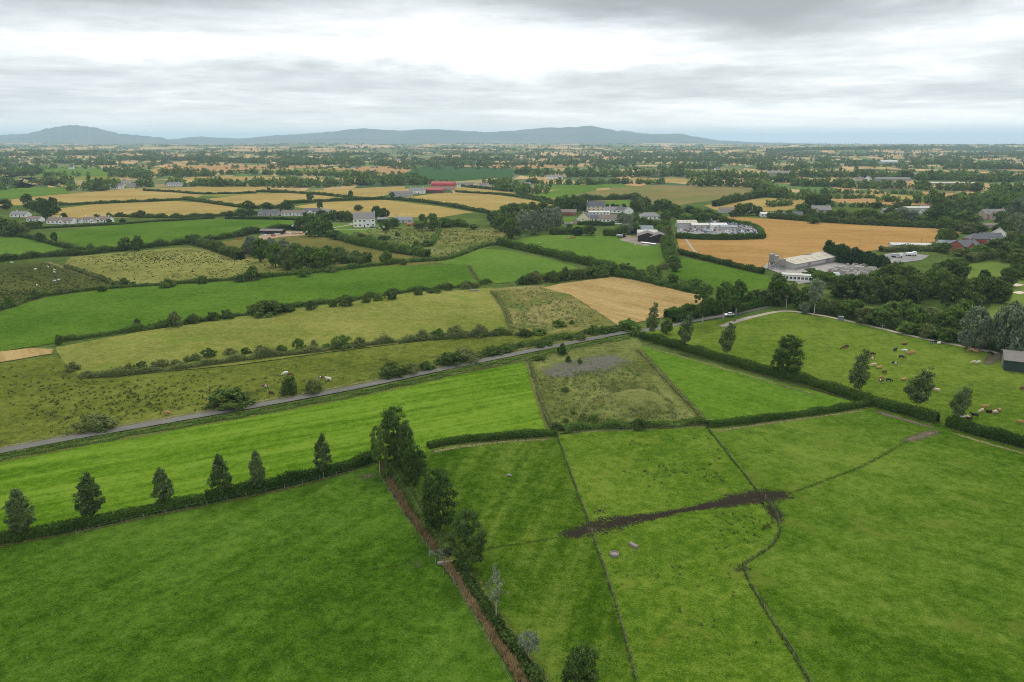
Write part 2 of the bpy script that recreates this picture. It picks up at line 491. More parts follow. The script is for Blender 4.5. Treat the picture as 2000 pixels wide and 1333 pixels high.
# the earth out to the horizon
def ground():
    xs = np.concatenate([-np.geomspace(40000, 200, 24), np.geomspace(200, 40000, 24)])
    ys = np.concatenate([[-2000, -400, 0], np.geomspace(60, 48000, 44)])
    X, Y = np.meshgrid(xs, ys)
    V = np.stack([X, Y, np.zeros_like(X)], -1).reshape(-1, 3)
    w = len(xs)
    i = np.arange(len(ys) - 1)[:, None] * w + np.arange(w - 1)[None, :]
    Q = np.stack([i, i + 1, i + w + 1, i + w], -1).reshape(-1, 4)
    o = link(bpy.data.objects.new('ground', me_np('ground', V, Q, [M['base']])))
    tag(o, 'rough green ground under the fields out to the horizon', None, None, 'structure')
ground()

# the far country: a patchwork of small fields, one colour each
frng = np.random.default_rng(5)
FT = 0.0
def far_country():
    rows = [1150.0]
    while rows[-1] < 15500: rows.append(rows[-1] + min(330, 110 + rows[-1] * 0.022))
    rows = np.array(rows)
    nx = 128
    s = np.linspace(-1, 1, nx)
    X = np.zeros((len(rows), nx)); Y = np.zeros_like(X)
    for i, r in enumerate(rows):
        half = 0.80 * r + 300
        step = 2 * half / (nx - 1)
        X[i] = s * half + frng.uniform(-0.42, 0.42, nx) * step
        gap = (rows[min(i + 1, len(rows) - 1)] - rows[max(i - 1, 0)]) / 2
        Y[i] = r + frng.uniform(-0.42, 0.42, nx) * gap + 0.12 * gap * np.sin(s * 9 + i)
    V = np.stack([X, Y, 0.02 + hill(X, Y)], -1).reshape(-1, 3)
    i = np.arange(len(rows) - 1)[:, None] * nx + np.arange(nx - 1)[None, :]
    Q = np.stack([i, i + 1, i + nx + 1, i + nx], -1).reshape(-1, 4)
    pal = np.array([(0.30, 0.21, 0.085), (0.33, 0.235, 0.10), (0.36, 0.22, 0.09), (0.22, 0.185, 0.07), (0.065, 0.115, 0.024), (0.085, 0.135, 0.03),
                    (0.055, 0.085, 0.022), (0.10, 0.12, 0.035), (0.04, 0.075, 0.024), (0.13, 0.13, 0.045), (0.035, 0.055, 0.02)])
    pr = np.array([.16, .14, .08, .08, .12, .11, .09, .08, .05, .06, .03])
    pick = frng.choice(len(pal), len(Q), p=pr / pr.sum())
    # neighbours often share a crop
    pick = pick.reshape(len(rows) - 1, nx - 1)
    for a in range(pick.shape[0]):
        for b in range(1, pick.shape[1]):
            if frng.random() < 0.35: pick[a, b] = pick[a, b - 1]
    tone = pal[pick.ravel()] * frng.uniform(0.85, 1.12, (len(Q), 1))
    m, n = new_mat('far_fields')
    colr = n.new('ShaderNodeAttribute', attribute_type='GEOMETRY', attribute_name='crop').outputs['Color']
    pos = n.new('ShaderNodeNewGeometry').outputs['Position']
    q = n.math('ADD', n.math('MULTIPLY', n.noise(pos, 0.02, 5, 0.65), 0.6), n.math('MULTIPLY', n.noise(pos, 0.2, 3, 0.6), 0.4))
    cc = n.vmath('SCALE', colr); n.l.new(n.mapr(q, 0.3, 0.7, 0.75, 1.25), cc.node.inputs[3])
    out(n, prin(n, cc, 0.95, 0.05))
    me = me_np('farmland', V, Q, [m])
    at = me.attributes.new('crop', 'FLOAT_COLOR', 'FACE')
    at.data.foreach_set('color', np.concatenate([tone, np.ones((len(Q), 1))], 1).astype(np.float32).ravel())
    o = link(bpy.data.objects.new('farmland', me))
    tag(o, 'far patchwork of green and straw coloured fields', None, None, 'structure')
    return X, Y, rows
FARX, FARY, FARROWS = far_country()

# ------------------------------------------------------------------ the fields that can be told apart
def fld(poly, mat, label): return sheet('field', poly, M[mat], label)
# far middle distance first (lower sheets), nearer ones above
fld([(60, 352), (140, 344), (260, 343), (205, 352), (90, 353)], 'olive', 'narrow olive field far on the left behind the dark wood')
fld([(60, 343), (70, 324), (170, 326), (215, 331), (250, 342), (200, 345), (110, 344)], 'green', 'far light green field beside the dark wood')
fld([(280, 335), (340, 322), (470, 320), (620, 324), (640, 327), (500, 331), (380, 338), (320, 341)], 'orange', 'long orange wheat field far behind the golden ones')
fld([(625, 331), (700, 326), (800, 325), (806, 330), (790, 342), (720, 338)], 'orange', 'orange wheat field beside the dark green crop')
fld([(490, 334), (620, 328), (700, 336), (760, 341), (700, 343), (560, 338)], 'olive', 'thin olive field in front of the orange wheat')
fld([(788, 345), (806, 330), (830, 325), (930, 326), (1003, 331), (1003, 346), (900, 354), (820, 352)], 'far_green', 'dark green crop field on the far rise')
fld([(300, 352), (400, 345), (520, 345), (635, 351), (560, 353), (440, 352)], 'gold', 'thin golden field behind the row of far trees')
fld([(950, 322), (1000, 317), (1110, 318), (1112, 327), (1020, 330), (960, 328)], 'orange', 'orange stubble strip at the far centre')
fld([(0, 368), (130, 366), (135, 378), (60, 385), (-60, 392), (-60, 370)], 'green', 'green field far left in front of the tree belt')
fld([(-60, 398), (0, 393), (60, 385), (250, 369), (330, 372), (400, 382), (380, 388), (210, 396), (110, 401), (-60, 403)], 'gold', 'broad golden barley field at the left edge')
fld([(280, 370), (400, 364), (520, 362), (530, 370), (480, 376), (400, 378), (340, 374)], 'gold', 'narrow golden strip below the white bungalow row')
fld([(385, 379), (480, 376), (530, 372), (560, 373), (500, 379), (430, 385), (400, 383)], 'olive', 'small sage green field among the golden ones')
fld([(110, 408), (180, 400), (340, 393), (395, 396), (465, 406), (440, 423), (300, 426), (100, 426)], 'gold', 'golden field behind the row of left bungalows')
fld([(400, 390), (480, 380), (560, 377), (630, 379), (682, 389), (570, 398), (500, 405)], 'gold', 'middle golden field with a lone tree on its edge')
fld([(575, 375), (700, 368), (790, 364), (790, 370), (735, 387), (700, 388), (640, 380)], 'gold', 'golden field behind the lone round tree')
fld([(570, 404), (640, 395), (750, 391), (860, 404), (926, 415), (860, 425), (760, 425), (640, 414)], 'gold', 'wide golden field behind the big white house')
fld([(785, 387), (860, 377), (960, 379), (1045, 393), (1085, 401), (1000, 408), (938, 414), (850, 398)], 'gold', 'golden field in front of the red barn')
fld([(890, 366), (960, 370), (1090, 390), (1040, 386), (960, 377), (885, 374)], 'gold', 'thin golden field beside the red barn')
fld([(1000, 372), (1040, 380), (1100, 391), (1090, 400), (1040, 390)], 'gold', 'small golden corner by the brick farmhouse')
fld([(1040, 379), (1100, 370), (1170, 369), (1150, 376), (1085, 389)], 'green', 'bright green wedge by the brick farmhouse')
fld([(1070, 364), (1180, 360), (1250, 364), (1130, 370), (1070, 371)], 'green', 'thin green field behind the fading grass field')
fld([(1080, 390), (1150, 375), (1260, 362), (1400, 364), (1480, 369), (1486, 376), (1400, 390), (1300, 405), (1160, 398)], 'fold', 'broad fading grass field on the central rise')
fld([(1145, 395), (1240, 391), (1262, 399), (1200, 408), (1150, 405)], 'green', 'small green paddock behind the village houses')
fld([(1240, 347), (1340, 350), (1350, 356), (1280, 358), (1225, 352)], 'gold', 'far narrow golden field over the wood')
fld([(1375, 402), (1440, 391), (1510, 387), (1570, 390), (1573, 402), (1540, 411), (1450, 416), (1400, 411)], 'gold', 'pale golden field behind the scrap yard')
fld([(1612, 389), (1680, 387), (1800, 396), (1836, 401), (1760, 401), (1640, 397)], 'orange', 'orange wheat strip behind the stone houses')
fld([(1635, 381), (1700, 376), (1780, 383), (1805, 388), (1790, 393), (1700, 384)], 'gold', 'golden strip above the orange wheat strip')
fld([(1790, 374), (1870, 378), (1968, 381), (1962, 389), (1870, 388), (1810, 381)], 'orange', 'orange wheat strip at the right edge of the woods')
fld([(1620, 318), (1640, 309), (1720, 311), (1790, 318), (1700, 322)], 'far_green', 'pale green far field above the right woods')
fld([(1720, 304), (1800, 303), (1830, 307), (1760, 311)], 'orange', 'far orange field above the right woods')
fld([(1880, 311), (1940, 309), (2010, 314), (1930, 319)], 'golf', 'far light green field at the right')
# middle distance
fld([(85, 458), (180, 444), (300, 434), (420, 430), (600, 430), (590, 440), (540, 450), (450, 465), (350, 477), (250, 485), (180, 488)], 'long', 'green ley below the row of bungalows')
fld([(-60, 460), (0, 459), (60, 464), (150, 490), (90, 500), (-60, 512)], 'green', 'light green field at the left edge')
fld([(400, 476), (470, 468), (600, 460), (660, 465), (760, 488), (870, 512), (760, 524), (600, 538), (560, 520), (470, 500)], 'olive2', 'brownish pasture round the willow wood')
fld([(640, 466), (740, 445), (850, 440), (990, 440), (990, 465), (970, 480), (880, 508), (830, 500), (720, 478)], 'waste', 'rough weedy ground in front of the white house')
fld([(838, 474), (850, 452), (900, 446), (986, 452), (975, 466), (900, 476)], 'brown', 'brown weedy patch beside the white house')
fld([(590, 452), (640, 436), (700, 434), (740, 440), (745, 449), (680, 458), (610, 460)], 'green', 'lawn round the white house')
fld([(1090, 445), (1100, 425), (1160, 424), (1170, 440), (1120, 446)], 'green', 'garden lawn in the village')
fld([(978, 474), (1060, 460), (1150, 458), (1220, 464), (1300, 476), (1312, 522), (1250, 530), (1190, 524), (1100, 502), (1020, 487)], 'green', 'green pasture in front of the dark barns')
fld([(1305, 536), (1330, 503), (1400, 517), (1482, 534), (1530, 560), (1440, 574), (1370, 566)], 'long', 'green field between the stubble and the big wheat field')
fld([(1318, 458), (1400, 467), (1492, 464), (1484, 445), (1412, 430), (1398, 422), (1500, 428), (1680, 440), (1836, 448), (1880, 455), (1850, 470), (1760, 483), (1640, 500), (1500, 524), (1420, 518), (1330, 496)], 'wheat', 'large orange wheat field round the scrap yard')
fld([(1850, 538), (1890, 517), (1960, 510), (2070, 500), (2070, 680), (1950, 660), (1925, 610), (1955, 570), (1900, 548)], 'golf', 'pale green fairway at the right edge')
fld([(1600, 592), (1700, 600), (1740, 606), (1700, 620), (1620, 612)], 'golf', 'small green clearing inside the right wood')
fld([(120, 520), (140, 503), (260, 491), (372, 482), (470, 500), (590, 525), (585, 548), (400, 556), (270, 566), (190, 545)], 'rush2', 'yellowish tussocky pasture on the left')
fld([(-60, 530), (0, 520), (100, 510), (140, 530), (245, 563), (110, 580), (0, 606), (-60, 622)], 'darkrough', 'dark rough pasture with sheep')
fld([(852, 515), (930, 486), (990, 490), (1090, 512), (1145, 530), (1050, 546), (940, 558), (913, 520)], 'green', 'green field between two hedges')
fld([(-70, 625), (0, 609), (90, 582), (200, 567), (400, 552), (600, 536), (740, 521), (915, 518), (942, 556), (800, 570), (600, 597), (400, 629), (270, 648), (110, 671), (0, 688), (-70, 698)], 'long', 'long deep green field across the left')
fld([(-70, 690), (0, 688), (60, 681), (104, 683), (101, 692), (0, 709), (-70, 722)], 'stubble', 'small patch of pale stubble at the left edge')
fld([(110, 680), (270, 650), (500, 615), (700, 588), (800, 573), (962, 563), (985, 600), (1000, 655), (860, 662), (650, 688), (480, 712), (230, 736), (165, 738), (125, 720)], 'olive', 'broad olive field of seeding grass')
fld([(962, 565), (1060, 556), (1115, 578), (1165, 610), (1212, 640), (1100, 652), (1002, 655), (985, 600)], 'brown', 'brown rough field beside the pale stubble')
fld([(1060, 563), (1100, 554), (1205, 541), (1240, 546), (1300, 561), (1364, 576), (1400, 592), (1385, 612), (1290, 622), (1208, 637), (1170, 612), (1115, 577)], 'stubble', 'pale golden stubble field in the middle')
fld([(-70, 725), (0, 712), (108, 694), (160, 736), (230, 738), (480, 714), (650, 690), (860, 664), (1000, 657), (1110, 650), (1220, 640), (1225, 652), (1100, 678), (860, 724), (500, 798), (150, 858), (-70, 898)], 'rushy', 'rushy olive pasture beside the lane')
# near
fld([(-70, 922), (0, 905), (150, 872), (300, 842), (500, 805), (700, 768), (900, 733), (1030, 708), (1047, 760), (1078, 842), (1000, 856), (840, 882), (735, 905), (620, 935), (400, 992), (200, 1028), (0, 1066), (-70, 1082)], 'bright', 'bright green mown field with swath lines')
fld([(1030, 706), (1080, 690), (1160, 672), (1245, 662), (1265, 690), (1385, 830), (1380, 842), (1082, 848), (1047, 760)], 'waste', 'overgrown waste plot beside the lane')
fld([(1250, 676), (1300, 688), (1500, 743), (1700, 795), (1640, 806), (1388, 836)], 'bright2', 'bright green wedge between hedge and waste plot')
fld([(1230, 654), (1330, 635), (1440, 622), (1530, 609), (1620, 622), (1800, 662), (1945, 694), (2080, 722), (2080, 895), (1850, 838), (1690, 792), (1500, 734), (1300, 674)], 'cattle', 'light green pasture grazed by cattle')
fld([(-80, 1095), (0, 1072), (150, 1042), (400, 990), (560, 958), (738, 905), (765, 965), (800, 1020), (850, 1090), (900, 1160), (960, 1250), (1010, 1340), (1060, 1440), (-80, 1440)], 'deep', 'large dark green pasture in the left foreground')
fld([(742, 905), (850, 880), (1000, 858), (1090, 850), (1112, 920), (1152, 1030), (1182, 1120), (1243, 1333), (1270, 1440), (1060, 1440), (1010, 1340), (900, 1160), (850, 1090), (765, 965)], 'mid', 'green pasture between the ditch and the wire fence')
fld([(1088, 850), (1380, 836), (1430, 890), (1487, 962), (1330, 1000), (1154, 1036), (1112, 920)], 'lime', 'upper lime green paddock between two wire fences')
fld([(1154, 1036), (1330, 1000), (1487, 962), (1515, 1000), (1524, 1040), (1500, 1074), (1452, 1106), (1480, 1160), (1530, 1250), (1582, 1333), (1640, 1440), (1270, 1440), (1243, 1333), (1182, 1120)], 'lime', 'lower lime green paddock with a round trough')
fld([(1378, 838), (1480, 820), (1692, 795), (1840, 832), (2000, 878), (2080, 902), (2080, 1440), (1640, 1440), (1582, 1333), (1480, 1160), (1452, 1106), (1524, 1040), (1515, 1000), (1487, 962), (1430, 890)], 'right', 'wide green pasture in the right foreground')

ZT = 0.03 + 0.004 * (LEVEL[0] + 3)        # above every field sheet
M['asphalt'] = field_mat('lane_asphalt', (0.092, 0.090, 0.078), (0.125, 0.122, 0.106), (0.165, 0.160, 0.140), 1.0, 0.8, bumpk=0.2, grain=0.4)
M['mud'] = worn_mat('wet_mud', (0.008, 0.006, 0.004), (0.044, 0.035, 0.025), 3.0, 0.12, 0.7)
M['soil'] = worn_mat('dry_soil', (0.07, 0.06, 0.035), (0.145, 0.122, 0.08), 1.9, 0.4, 0.8, -0.12)
M['gravelm'] = worn_mat('grey_gravel', (0.066, 0.064, 0.048), (0.135, 0.130, 0.105), 3.0, 0.12, 0.30, -0.12)
M['trackm'] = worn_mat('sandy_track', (0.24, 0.205, 0.15), (0.36, 0.31, 0.24), 0.6, 0.2, 0.6, 0.1)
M['faint'] = worn_mat('trodden_grass', (0.028, 0.050, 0.006), (0.050, 0.075, 0.012), 1.8, 0.6, 0.5, -0.55)
M['paleverge'] = worn_mat('bleached_verge', (0.085, 0.095, 0.025), (0.20, 0.185, 0.085), 1.9, 0.5, 0.5, -0.22)
M['margin'] = worn_mat('rough_grass_margin', (0.060, 0.078, 0.014), (0.145, 0.150, 0.045), 1.7, 0.4, 0.5, -0.10)
M['yardm'] = worn_mat('yard_concrete', (0.28, 0.265, 0.24), (0.42, 0.40, 0.37), 0.5, 0.2, 0.15, 0.2)
M['reedsoil'] = worn_mat('ditch_soil', (0.025, 0.019, 0.010), (0.09, 0.065, 0.032), 0.8, 0.2, 0.9, 0.1)

ROADPX = [(-80, 899), (0, 883), (150, 855), (300, 829), (500, 794), (700, 757), (860, 723), (1000, 694), (1100, 674), (1170, 660), (1225, 650), (1262, 646), (1300, 640), (1350, 629), (1424, 616), (1500, 600)]
strip('road', ROADPX, 3.7, M['asphalt'], 'narrow grey asphalt lane crossing the picture', ZT + 0.02, edges=(1, 1, 1, 1, 1), ends=False)
strip('verge', [(u, v - 7.0) for u, v in ROADPX[:12]], 3.0, M['paleverge'], 'bleached grass verge on the far side of the lane', ZT + 0.004)
strip('track', [(1408, 640), (1435, 630), (1480, 618), (1535, 609), (1600, 617), (1650, 627), (1720, 643), (1800, 662), (1950, 692), (2000, 704), (2080, 722)], [4, 4, 3.2, 3.2, 3.0, 3, 3, 3, 4, 6], M['trackm'], 'pale sandy track round the cattle pasture', ZT)
strip('track', [(1925, 715), (1945, 700), (1975, 690)], [3, 7, 8], M['soil'], 'pale trodden entrance beside the dark shed', ZT + 0.004)
strip('mud', [(1090, 1052), (1125, 1043), (1155, 1036), (1200, 1024), (1270, 1012), (1340, 999), (1400, 988), (1440, 979), (1480, 972), (1515, 970), (1548, 966)], [3, 5.5, 7.5, 5.0, 3.4, 2.8, 3.2, 4.6, 8.0, 8.5, 4], M['mud'], 'dark wet mud worn between the two fence gaps', ZT)
strip('gravel', [(1140, 1040), (1156, 1037), (1172, 1034)], [2, 3.2, 2], M['soil'], 'pale stony patch worn in the fence gap', ZT + .006)
strip('mud', [(1157, 1004), (1170, 1000), (1186, 997)], [2.5, 3.6, 2.5], M['mud'], 'small dark mud patch beside the fence', ZT)
strip('mud', [(1760, 868), (1780, 860), (1810, 850), (1836, 843)], [3, 4.6, 4.2, 3], M['soil'], 'brown worn gateway at the hedge gap', ZT)
strip('mud', [(1498, 985), (1513, 1005), (1521, 1025)], [4, 4, 2.5], M['mud'], 'muddy strip along the curving fence', ZT)
strip('mud', [(1430, 1113), (1446, 1112), (1456, 1120)], [4, 5.5, 3], M['mud'], 'muddy corner where the fence turns', ZT)
strip('soil', [(692, 937), (712, 935), (737, 925)], [3, 5, 3.5], M['soil'], 'bare grey soil patch beside the hedge corner', ZT)
strip('soil', [(797, 1106), (815, 1104), (832, 1100)], [2.5, 3.6, 2.5], M['soil'], 'bare soil patch in front of the gate', ZT)
strip('gravel', [(1060, 733), (1100, 727), (1140, 718), (1180, 708), (1222, 700)], [12, 20, 22, 20, 16], M['gravelm'], 'patch of grey gravel in the waste plot', ZT)
strip('path', [(1545, 966), (1600, 945), (1680, 915), (1745, 880), (1775, 862)], 2.2, M['faint'], 'faint cattle path across the right pasture', ZT)
strip('path', [(835, 1098), (900, 1082), (1000, 1067), (1060, 1058), (1100, 1050)], 2.0, M['faint'], 'faint cattle path from the gate to the mud', ZT)
strip('path', [(700, 1122), (760, 1110), (815, 1103)], 1.8, M['faint'], 'faint path through the left pasture to the gate', ZT)
strip('verge', [(838, 886), (900, 875), (1000, 864), (1085, 860)], 2.4, M['paleverge'], 'bleached grass margin below the curved hedge', ZT)
strip('verge', [(1085, 843), (1000, 851), (900, 861), (840, 873)], 2.6, M['paleverge'], 'bleached grass margin above the curved hedge', ZT)
strip('verge', [(1392, 846), (1480, 832), (1600, 816), (1690, 803)], 2.2, M['paleverge'], 'bleached grass margin below the low hedge', ZT)
strip('verge', [(1700, 803), (1760, 820), (1830, 840)], 3.0, M['soil'], 'bare earth margin below the big hedge', ZT)
strip('verge', [(1255, 676), (1300, 690), (1400, 718), (1500, 747), (1600, 775)], 2.0, M['paleverge'], 'bleached grass margin below the big hedge', ZT)
strip('verge', [(1852, 846), (1920, 866), (2060, 905)], 2.4, M['paleverge'], 'bleached grass margin below the right hedge', ZT)
strip('verge', [(1030, 708), (1048, 765), (1078, 842)], 2.5, M['paleverge'], 'pale uncut margin of the mown field', ZT + 0.004)
strip('verge', [(92, 512), (140, 529), (190, 546), (242, 563)], 5, M['paleverge'], 'pale grass margin of the dark rough pasture', ZT)
strip('path', [(1336, 462), (1344, 475), (1355, 490), (1362, 497)], 2.4, M['trackm'], 'pale wheel track in the wheat field', ZT)
strip('drive', [(620, 447), (650, 437), (690, 438), (640, 449), (675, 450), (740, 447), (750, 443)], 4.0, M['trackm'], 'pale gravel drive round the white house', ZT, smooth=True)
sheet('yard', [(1490, 524), (1505, 508), (1650, 512), (1720, 510), (1735, 527), (1720, 546), (1640, 548), (1560, 556), (1525, 536)], plain_mat('concrete_yard', (0.25, 0.235, 0.21), 0.9, 0.1, 0.3, 0.2), 'pale concrete yard of the block works', z=ZT)
sheet('yard', [(1722, 516), (1728, 497), (1770, 494), (1815, 500), (1800, 509), (1760, 514)], plain_mat('gravel_yard', (0.20, 0.19, 0.175), 0.95, 0.1, 0.35, 0.2), 'grey gravel yard behind the block works', z=ZT)
sheet('yard', [(1322, 455), (1326, 440), (1420, 432), (1470, 440), (1486, 452), (1487, 460), (1440, 463), (1380, 460)], plain_mat('scrap_yard', (0.20, 0.195, 0.185), 0.95, 0.1, 0.3, 0.2), 'grey hardstanding under the scrap cars', z=ZT)
strip('road', [(1408, 436), (1396, 428), (1380, 418)], 9.0, M['trackm'], 'pale access road into the scrap yard', ZT)
sheet('yard', [(1210, 470), (1225, 462), (1300, 462), (1306, 474), (1262, 482)], plain_mat('farm_yard', (0.20, 0.17, 0.13), 0.95, 0.1, 0.3, 0.2), 'brown farmyard round the dark barns', z=ZT)
sheet('yard', [(505, 465), (512, 456), (560, 452), (600, 453), (600, 460), (545, 464), (515, 470)], plain_mat('dirt_yard', (0.28, 0.19, 0.12), 0.95, 0.1, 0.35, 0.2), 'reddish dirt yard of the small holding', z=ZT)
for i, pl in enumerate([[(1968, 558), (1985, 555), (2002, 558), (1985, 561)], [(1975, 572), (1992, 570), (2008, 573), (1990, 576)]]):
    sheet('bunker', pl, plain_mat('sand', (0.48, 0.40, 0.29), 0.9, 0.1), ['upper pale sand bunker on the fairway', 'lower pale sand bunker on the fairway'][i], z=ZT)

# grassy mound in the waste plot
def mound():
    c = P(1250, 782); n = 24; V = []; Q = []
    for i in range(n + 1):
        for j in range(n + 1):
            x, y = i / n * 2 - 1, j / n * 2 - 1
            r = min(1.0, math.hypot(x, y))
            h = 2.6 * (0.5 + 0.5 * math.cos(math.pi * r)) * (1 + 0.12 * math.sin(5 * x + 3 * y))
            V.append((c.x + x * 9.5, c.y + y * 12, ZT - 0.15 + h))
    for i in range(n):
        for j in range(n):
            a = i * (n + 1) + j
            Q.append((a, a + n + 1, a + n + 2, a + 1))
    me = me_np('mound', V, Q, [M['waste']], smooth=True)
    tag(link(bpy.data.objects.new('mound', me)), 'low grassy mound in the waste plot', 'mound', None, 'structure')
mound()

# ------------------------------------------------------------------ mountains and sea
def mountain(name, prof, D, dep, mat, label, seed, relief):
    rng = np.random.default_rng(seed)
    us = np.array([p[0] for p in prof], float); vs = np.array([p[1] for p in prof], float)
    n = 260; m = 46
    uu = np.linspace(us[0], us[-1], n)
    # smooth profile plus small crags
    vv = np.interp(uu, us, vs)
    ker = np.hanning(9); ker /= ker.sum()
    vv = np.convolve(np.pad(vv, 4, mode='edge'), ker, 'valid')
    top = CAMZ + (HOR - vv) / F * D
    top = np.maximum(top, 2)
    top += np.convolve(rng.normal(0, 1, n), np.hanning(5), 'same') * 4
    a = (uu - 1000) / F
    V = np.zeros((m, n, 3))
    ph = rng.uniform(0, 6.28, (6, 2)); fr = rng.uniform(0.4, 2.2, (6, 2)) / 900
    for j in range(m):
        t = j / (m - 1)                      # 0 foot towards the plain .. 1 foot behind
        y = D + (t - 0.62) * dep
        s = (t / 0.62) if t < 0.62 else (1 - t) / 0.38
        s = 0.5 - 0.5 * math.cos(math.pi * min(1, s))
        x = a * y
        nz = sum(np.sin(x * fr[k, 0] + y * fr[k, 1] * 1.6 + ph[k, 0]) for k in range(6)) / 6
        z = top * s * (1 + relief * nz * (1 - s) * 1.6) - 6 * (1 - s)
        V[j, :, 0] = x; V[j, :, 1] = y; V[j, :, 2] = z
    i = np.arange(m - 1)[:, None] * n + np.arange(n - 1)[None, :]
    Q = np.stack([i, i + 1, i + n + 1, i + n], -1).reshape(-1, 4)
    me = me_np(name, V.reshape(-1, 3), Q, [mat], smooth=True)
    tag(link(bpy.data.objects.new(name, me)), label, None, None, 'structure')
M['moor'] = field_mat('moorland', (0.022, 0.032, 0.030), (0.042, 0.055, 0.045), (0.085, 0.095, 0.070), 0.06, 1.3, bumpk=0.0, grain=0.25)
mountain('mountain', [(-140, 276), (-60, 271), (0, 267), (55, 264), (90, 262), (110, 257), (140, 250), (178, 247), (215, 251), (260, 263), (300, 266), (335, 269), (362, 275), (420, 280), (480, 287)], 15500, 5500, M['moor'], 'blue whaleback mountain at the left', 3, 0.5)
mountain('mountain', [(280, 286), (320, 278), (360, 273), (400, 268), (412, 267), (440, 270), (470, 269), (490, 272), (540, 266), (600, 263), (660, 259), (715, 252), (760, 256), (800, 257), (845, 254), (900, 257), (950, 260), (1000, 257), (1060, 252), (1110, 251), (1148, 248), (1170, 252), (1200, 259), (1240, 263), (1290, 263), (1322, 262), (1350, 268), (1385, 274), (1440, 277.5), (1540, 280), (1680, 283), (1800, 287)], 17000, 6000, M['moor'], 'long pale blue mountain range along the horizon', 9, 0.6)
mountain('mountain', [(1060, 286), (1100, 276), (1140, 266), (1180, 262), (1210, 256), (1240, 261), (1290, 266), (1340, 272), (1400, 281), (1440, 286)], 20500, 4500, M['moor'], 'faint farthest peak behind the range', 13, 0.4)
def sea():
    m, n = new_mat('sea_water')
    pos = n.new('ShaderNodeNewGeometry').outputs['Position']
    q = n.noise(n.vmath('MULTIPLY', pos, (0.0006, 0.004, 0.0)), 1.0, 3, 0.6)
    out(n, prin(n, (0.05, 0.085, 0.10, 1), 0.12, 0.5, normal=bump(n, q, 0.05, 8.0)))
    V = [(900, 15800, 0.6), (3000, 14200, 0.6), (14000, 15500, 0.6), (39000, 20000, 0.6), (39000, 47500, 0.6), (5000, 47500, 0.6), (6000, 26000, 0.6), (2600, 18800, 0.6), (1500, 18000, 0.6)]
    me = bpy.data.meshes.new('sea'); me.from_pydata(V, [], [tuple(range(len(V)))]); me.materials.append(m)
    if me.polygons[0].normal.z < 0: me.flip_normals()
    tag(link(bpy.data.objects.new('sea', me)), 'pale strip of sea along the horizon', None, None, 'structure')
sea()
# ------------------------------------------------------------------ foliage
M['leaf_dark'] = leaf_mat('dark_leaves', (0.026, 0.055, 0.011), (0.150, 0.216, 0.053), 0.38)
M['leaf_mid'] = leaf_mat('mid_leaves', (0.034, 0.079, 0.012), (0.180, 0.276, 0.058), 0.38)
M['leaf_birch'] = leaf_mat('birch_leaves', (0.024, 0.060, 0.011), (0.165, 0.225, 0.085), 0.35)
M['leaf_poplar'] = leaf_mat('poplar_leaves', (0.020, 0.052, 0.009), (0.125, 0.195, 0.050), 0.35)
M['leaf_silver'] = leaf_mat('silver_leaves', (0.070, 0.105, 0.050), (0.300, 0.350, 0.220), 0.35)
M['leaf_olive'] = leaf_mat('olive_leaves', (0.062, 0.094, 0.022), (0.240, 0.270, 0.096), 0.38)
M['leaf_conifer'] = leaf_mat('conifer_needles', (0.012, 0.034, 0.010), (0.060, 0.110, 0.034), 0.2)
M['leaf_yellow'] = leaf_mat('yellowish_leaves', (0.045, 0.065, 0.012), (0.14, 0.165, 0.035))
M['leaf_hedge'] = leaf_mat('hedge_leaves', (0.016, 0.046, 0.007), (0.103, 0.178, 0.032), 0.3)
M['reed'] = leaf_mat('brown_reeds', (0.110, 0.080, 0.034), (0.42, 0.315, 0.155), 0.15)
M['rushm'] = leaf_mat('dark_rushes', (0.042, 0.056, 0.012), (0.115, 0.130, 0.036), 0.2)
M['grassm'] = leaf_mat('uncut_grass', (0.045, 0.085, 0.010), (0.17, 0.20, 0.06), 0.2)
M['bark'] = plain_mat('bark', (0.085, 0.070, 0.055), 0.9, 0.1, 0.35, 6)
M['bark_pale'] = plain_mat('pale_bark', (0.40, 0.37, 0.32), 0.8, 0.15, 0.45, 5)

def quads(rng, C, N, size, asp=0.62):
    """one leaf card (a small four-sided spray) per centre"""
    n = len(C)
    N = N / (np.linalg.norm(N, axis=1, keepdims=True) + 1e-9)
    r = rng.normal(size=(n, 3))
    T = np.cross(N, r); T /= (np.linalg.norm(T, axis=1, keepdims=True) + 1e-9)
    B = np.cross(N, T)
    s = np.asarray(size).reshape(-1, 1)
    V = np.stack([C - T * s, C - B * s * asp, C + T * s, C + B * s * asp], 1)
    V[:, 1] += N * s * 0.18; V[:, 3] += N * s * 0.18
    Q = np.arange(4 * n).reshape(n, 4)
    return V.reshape(-1, 3), Q

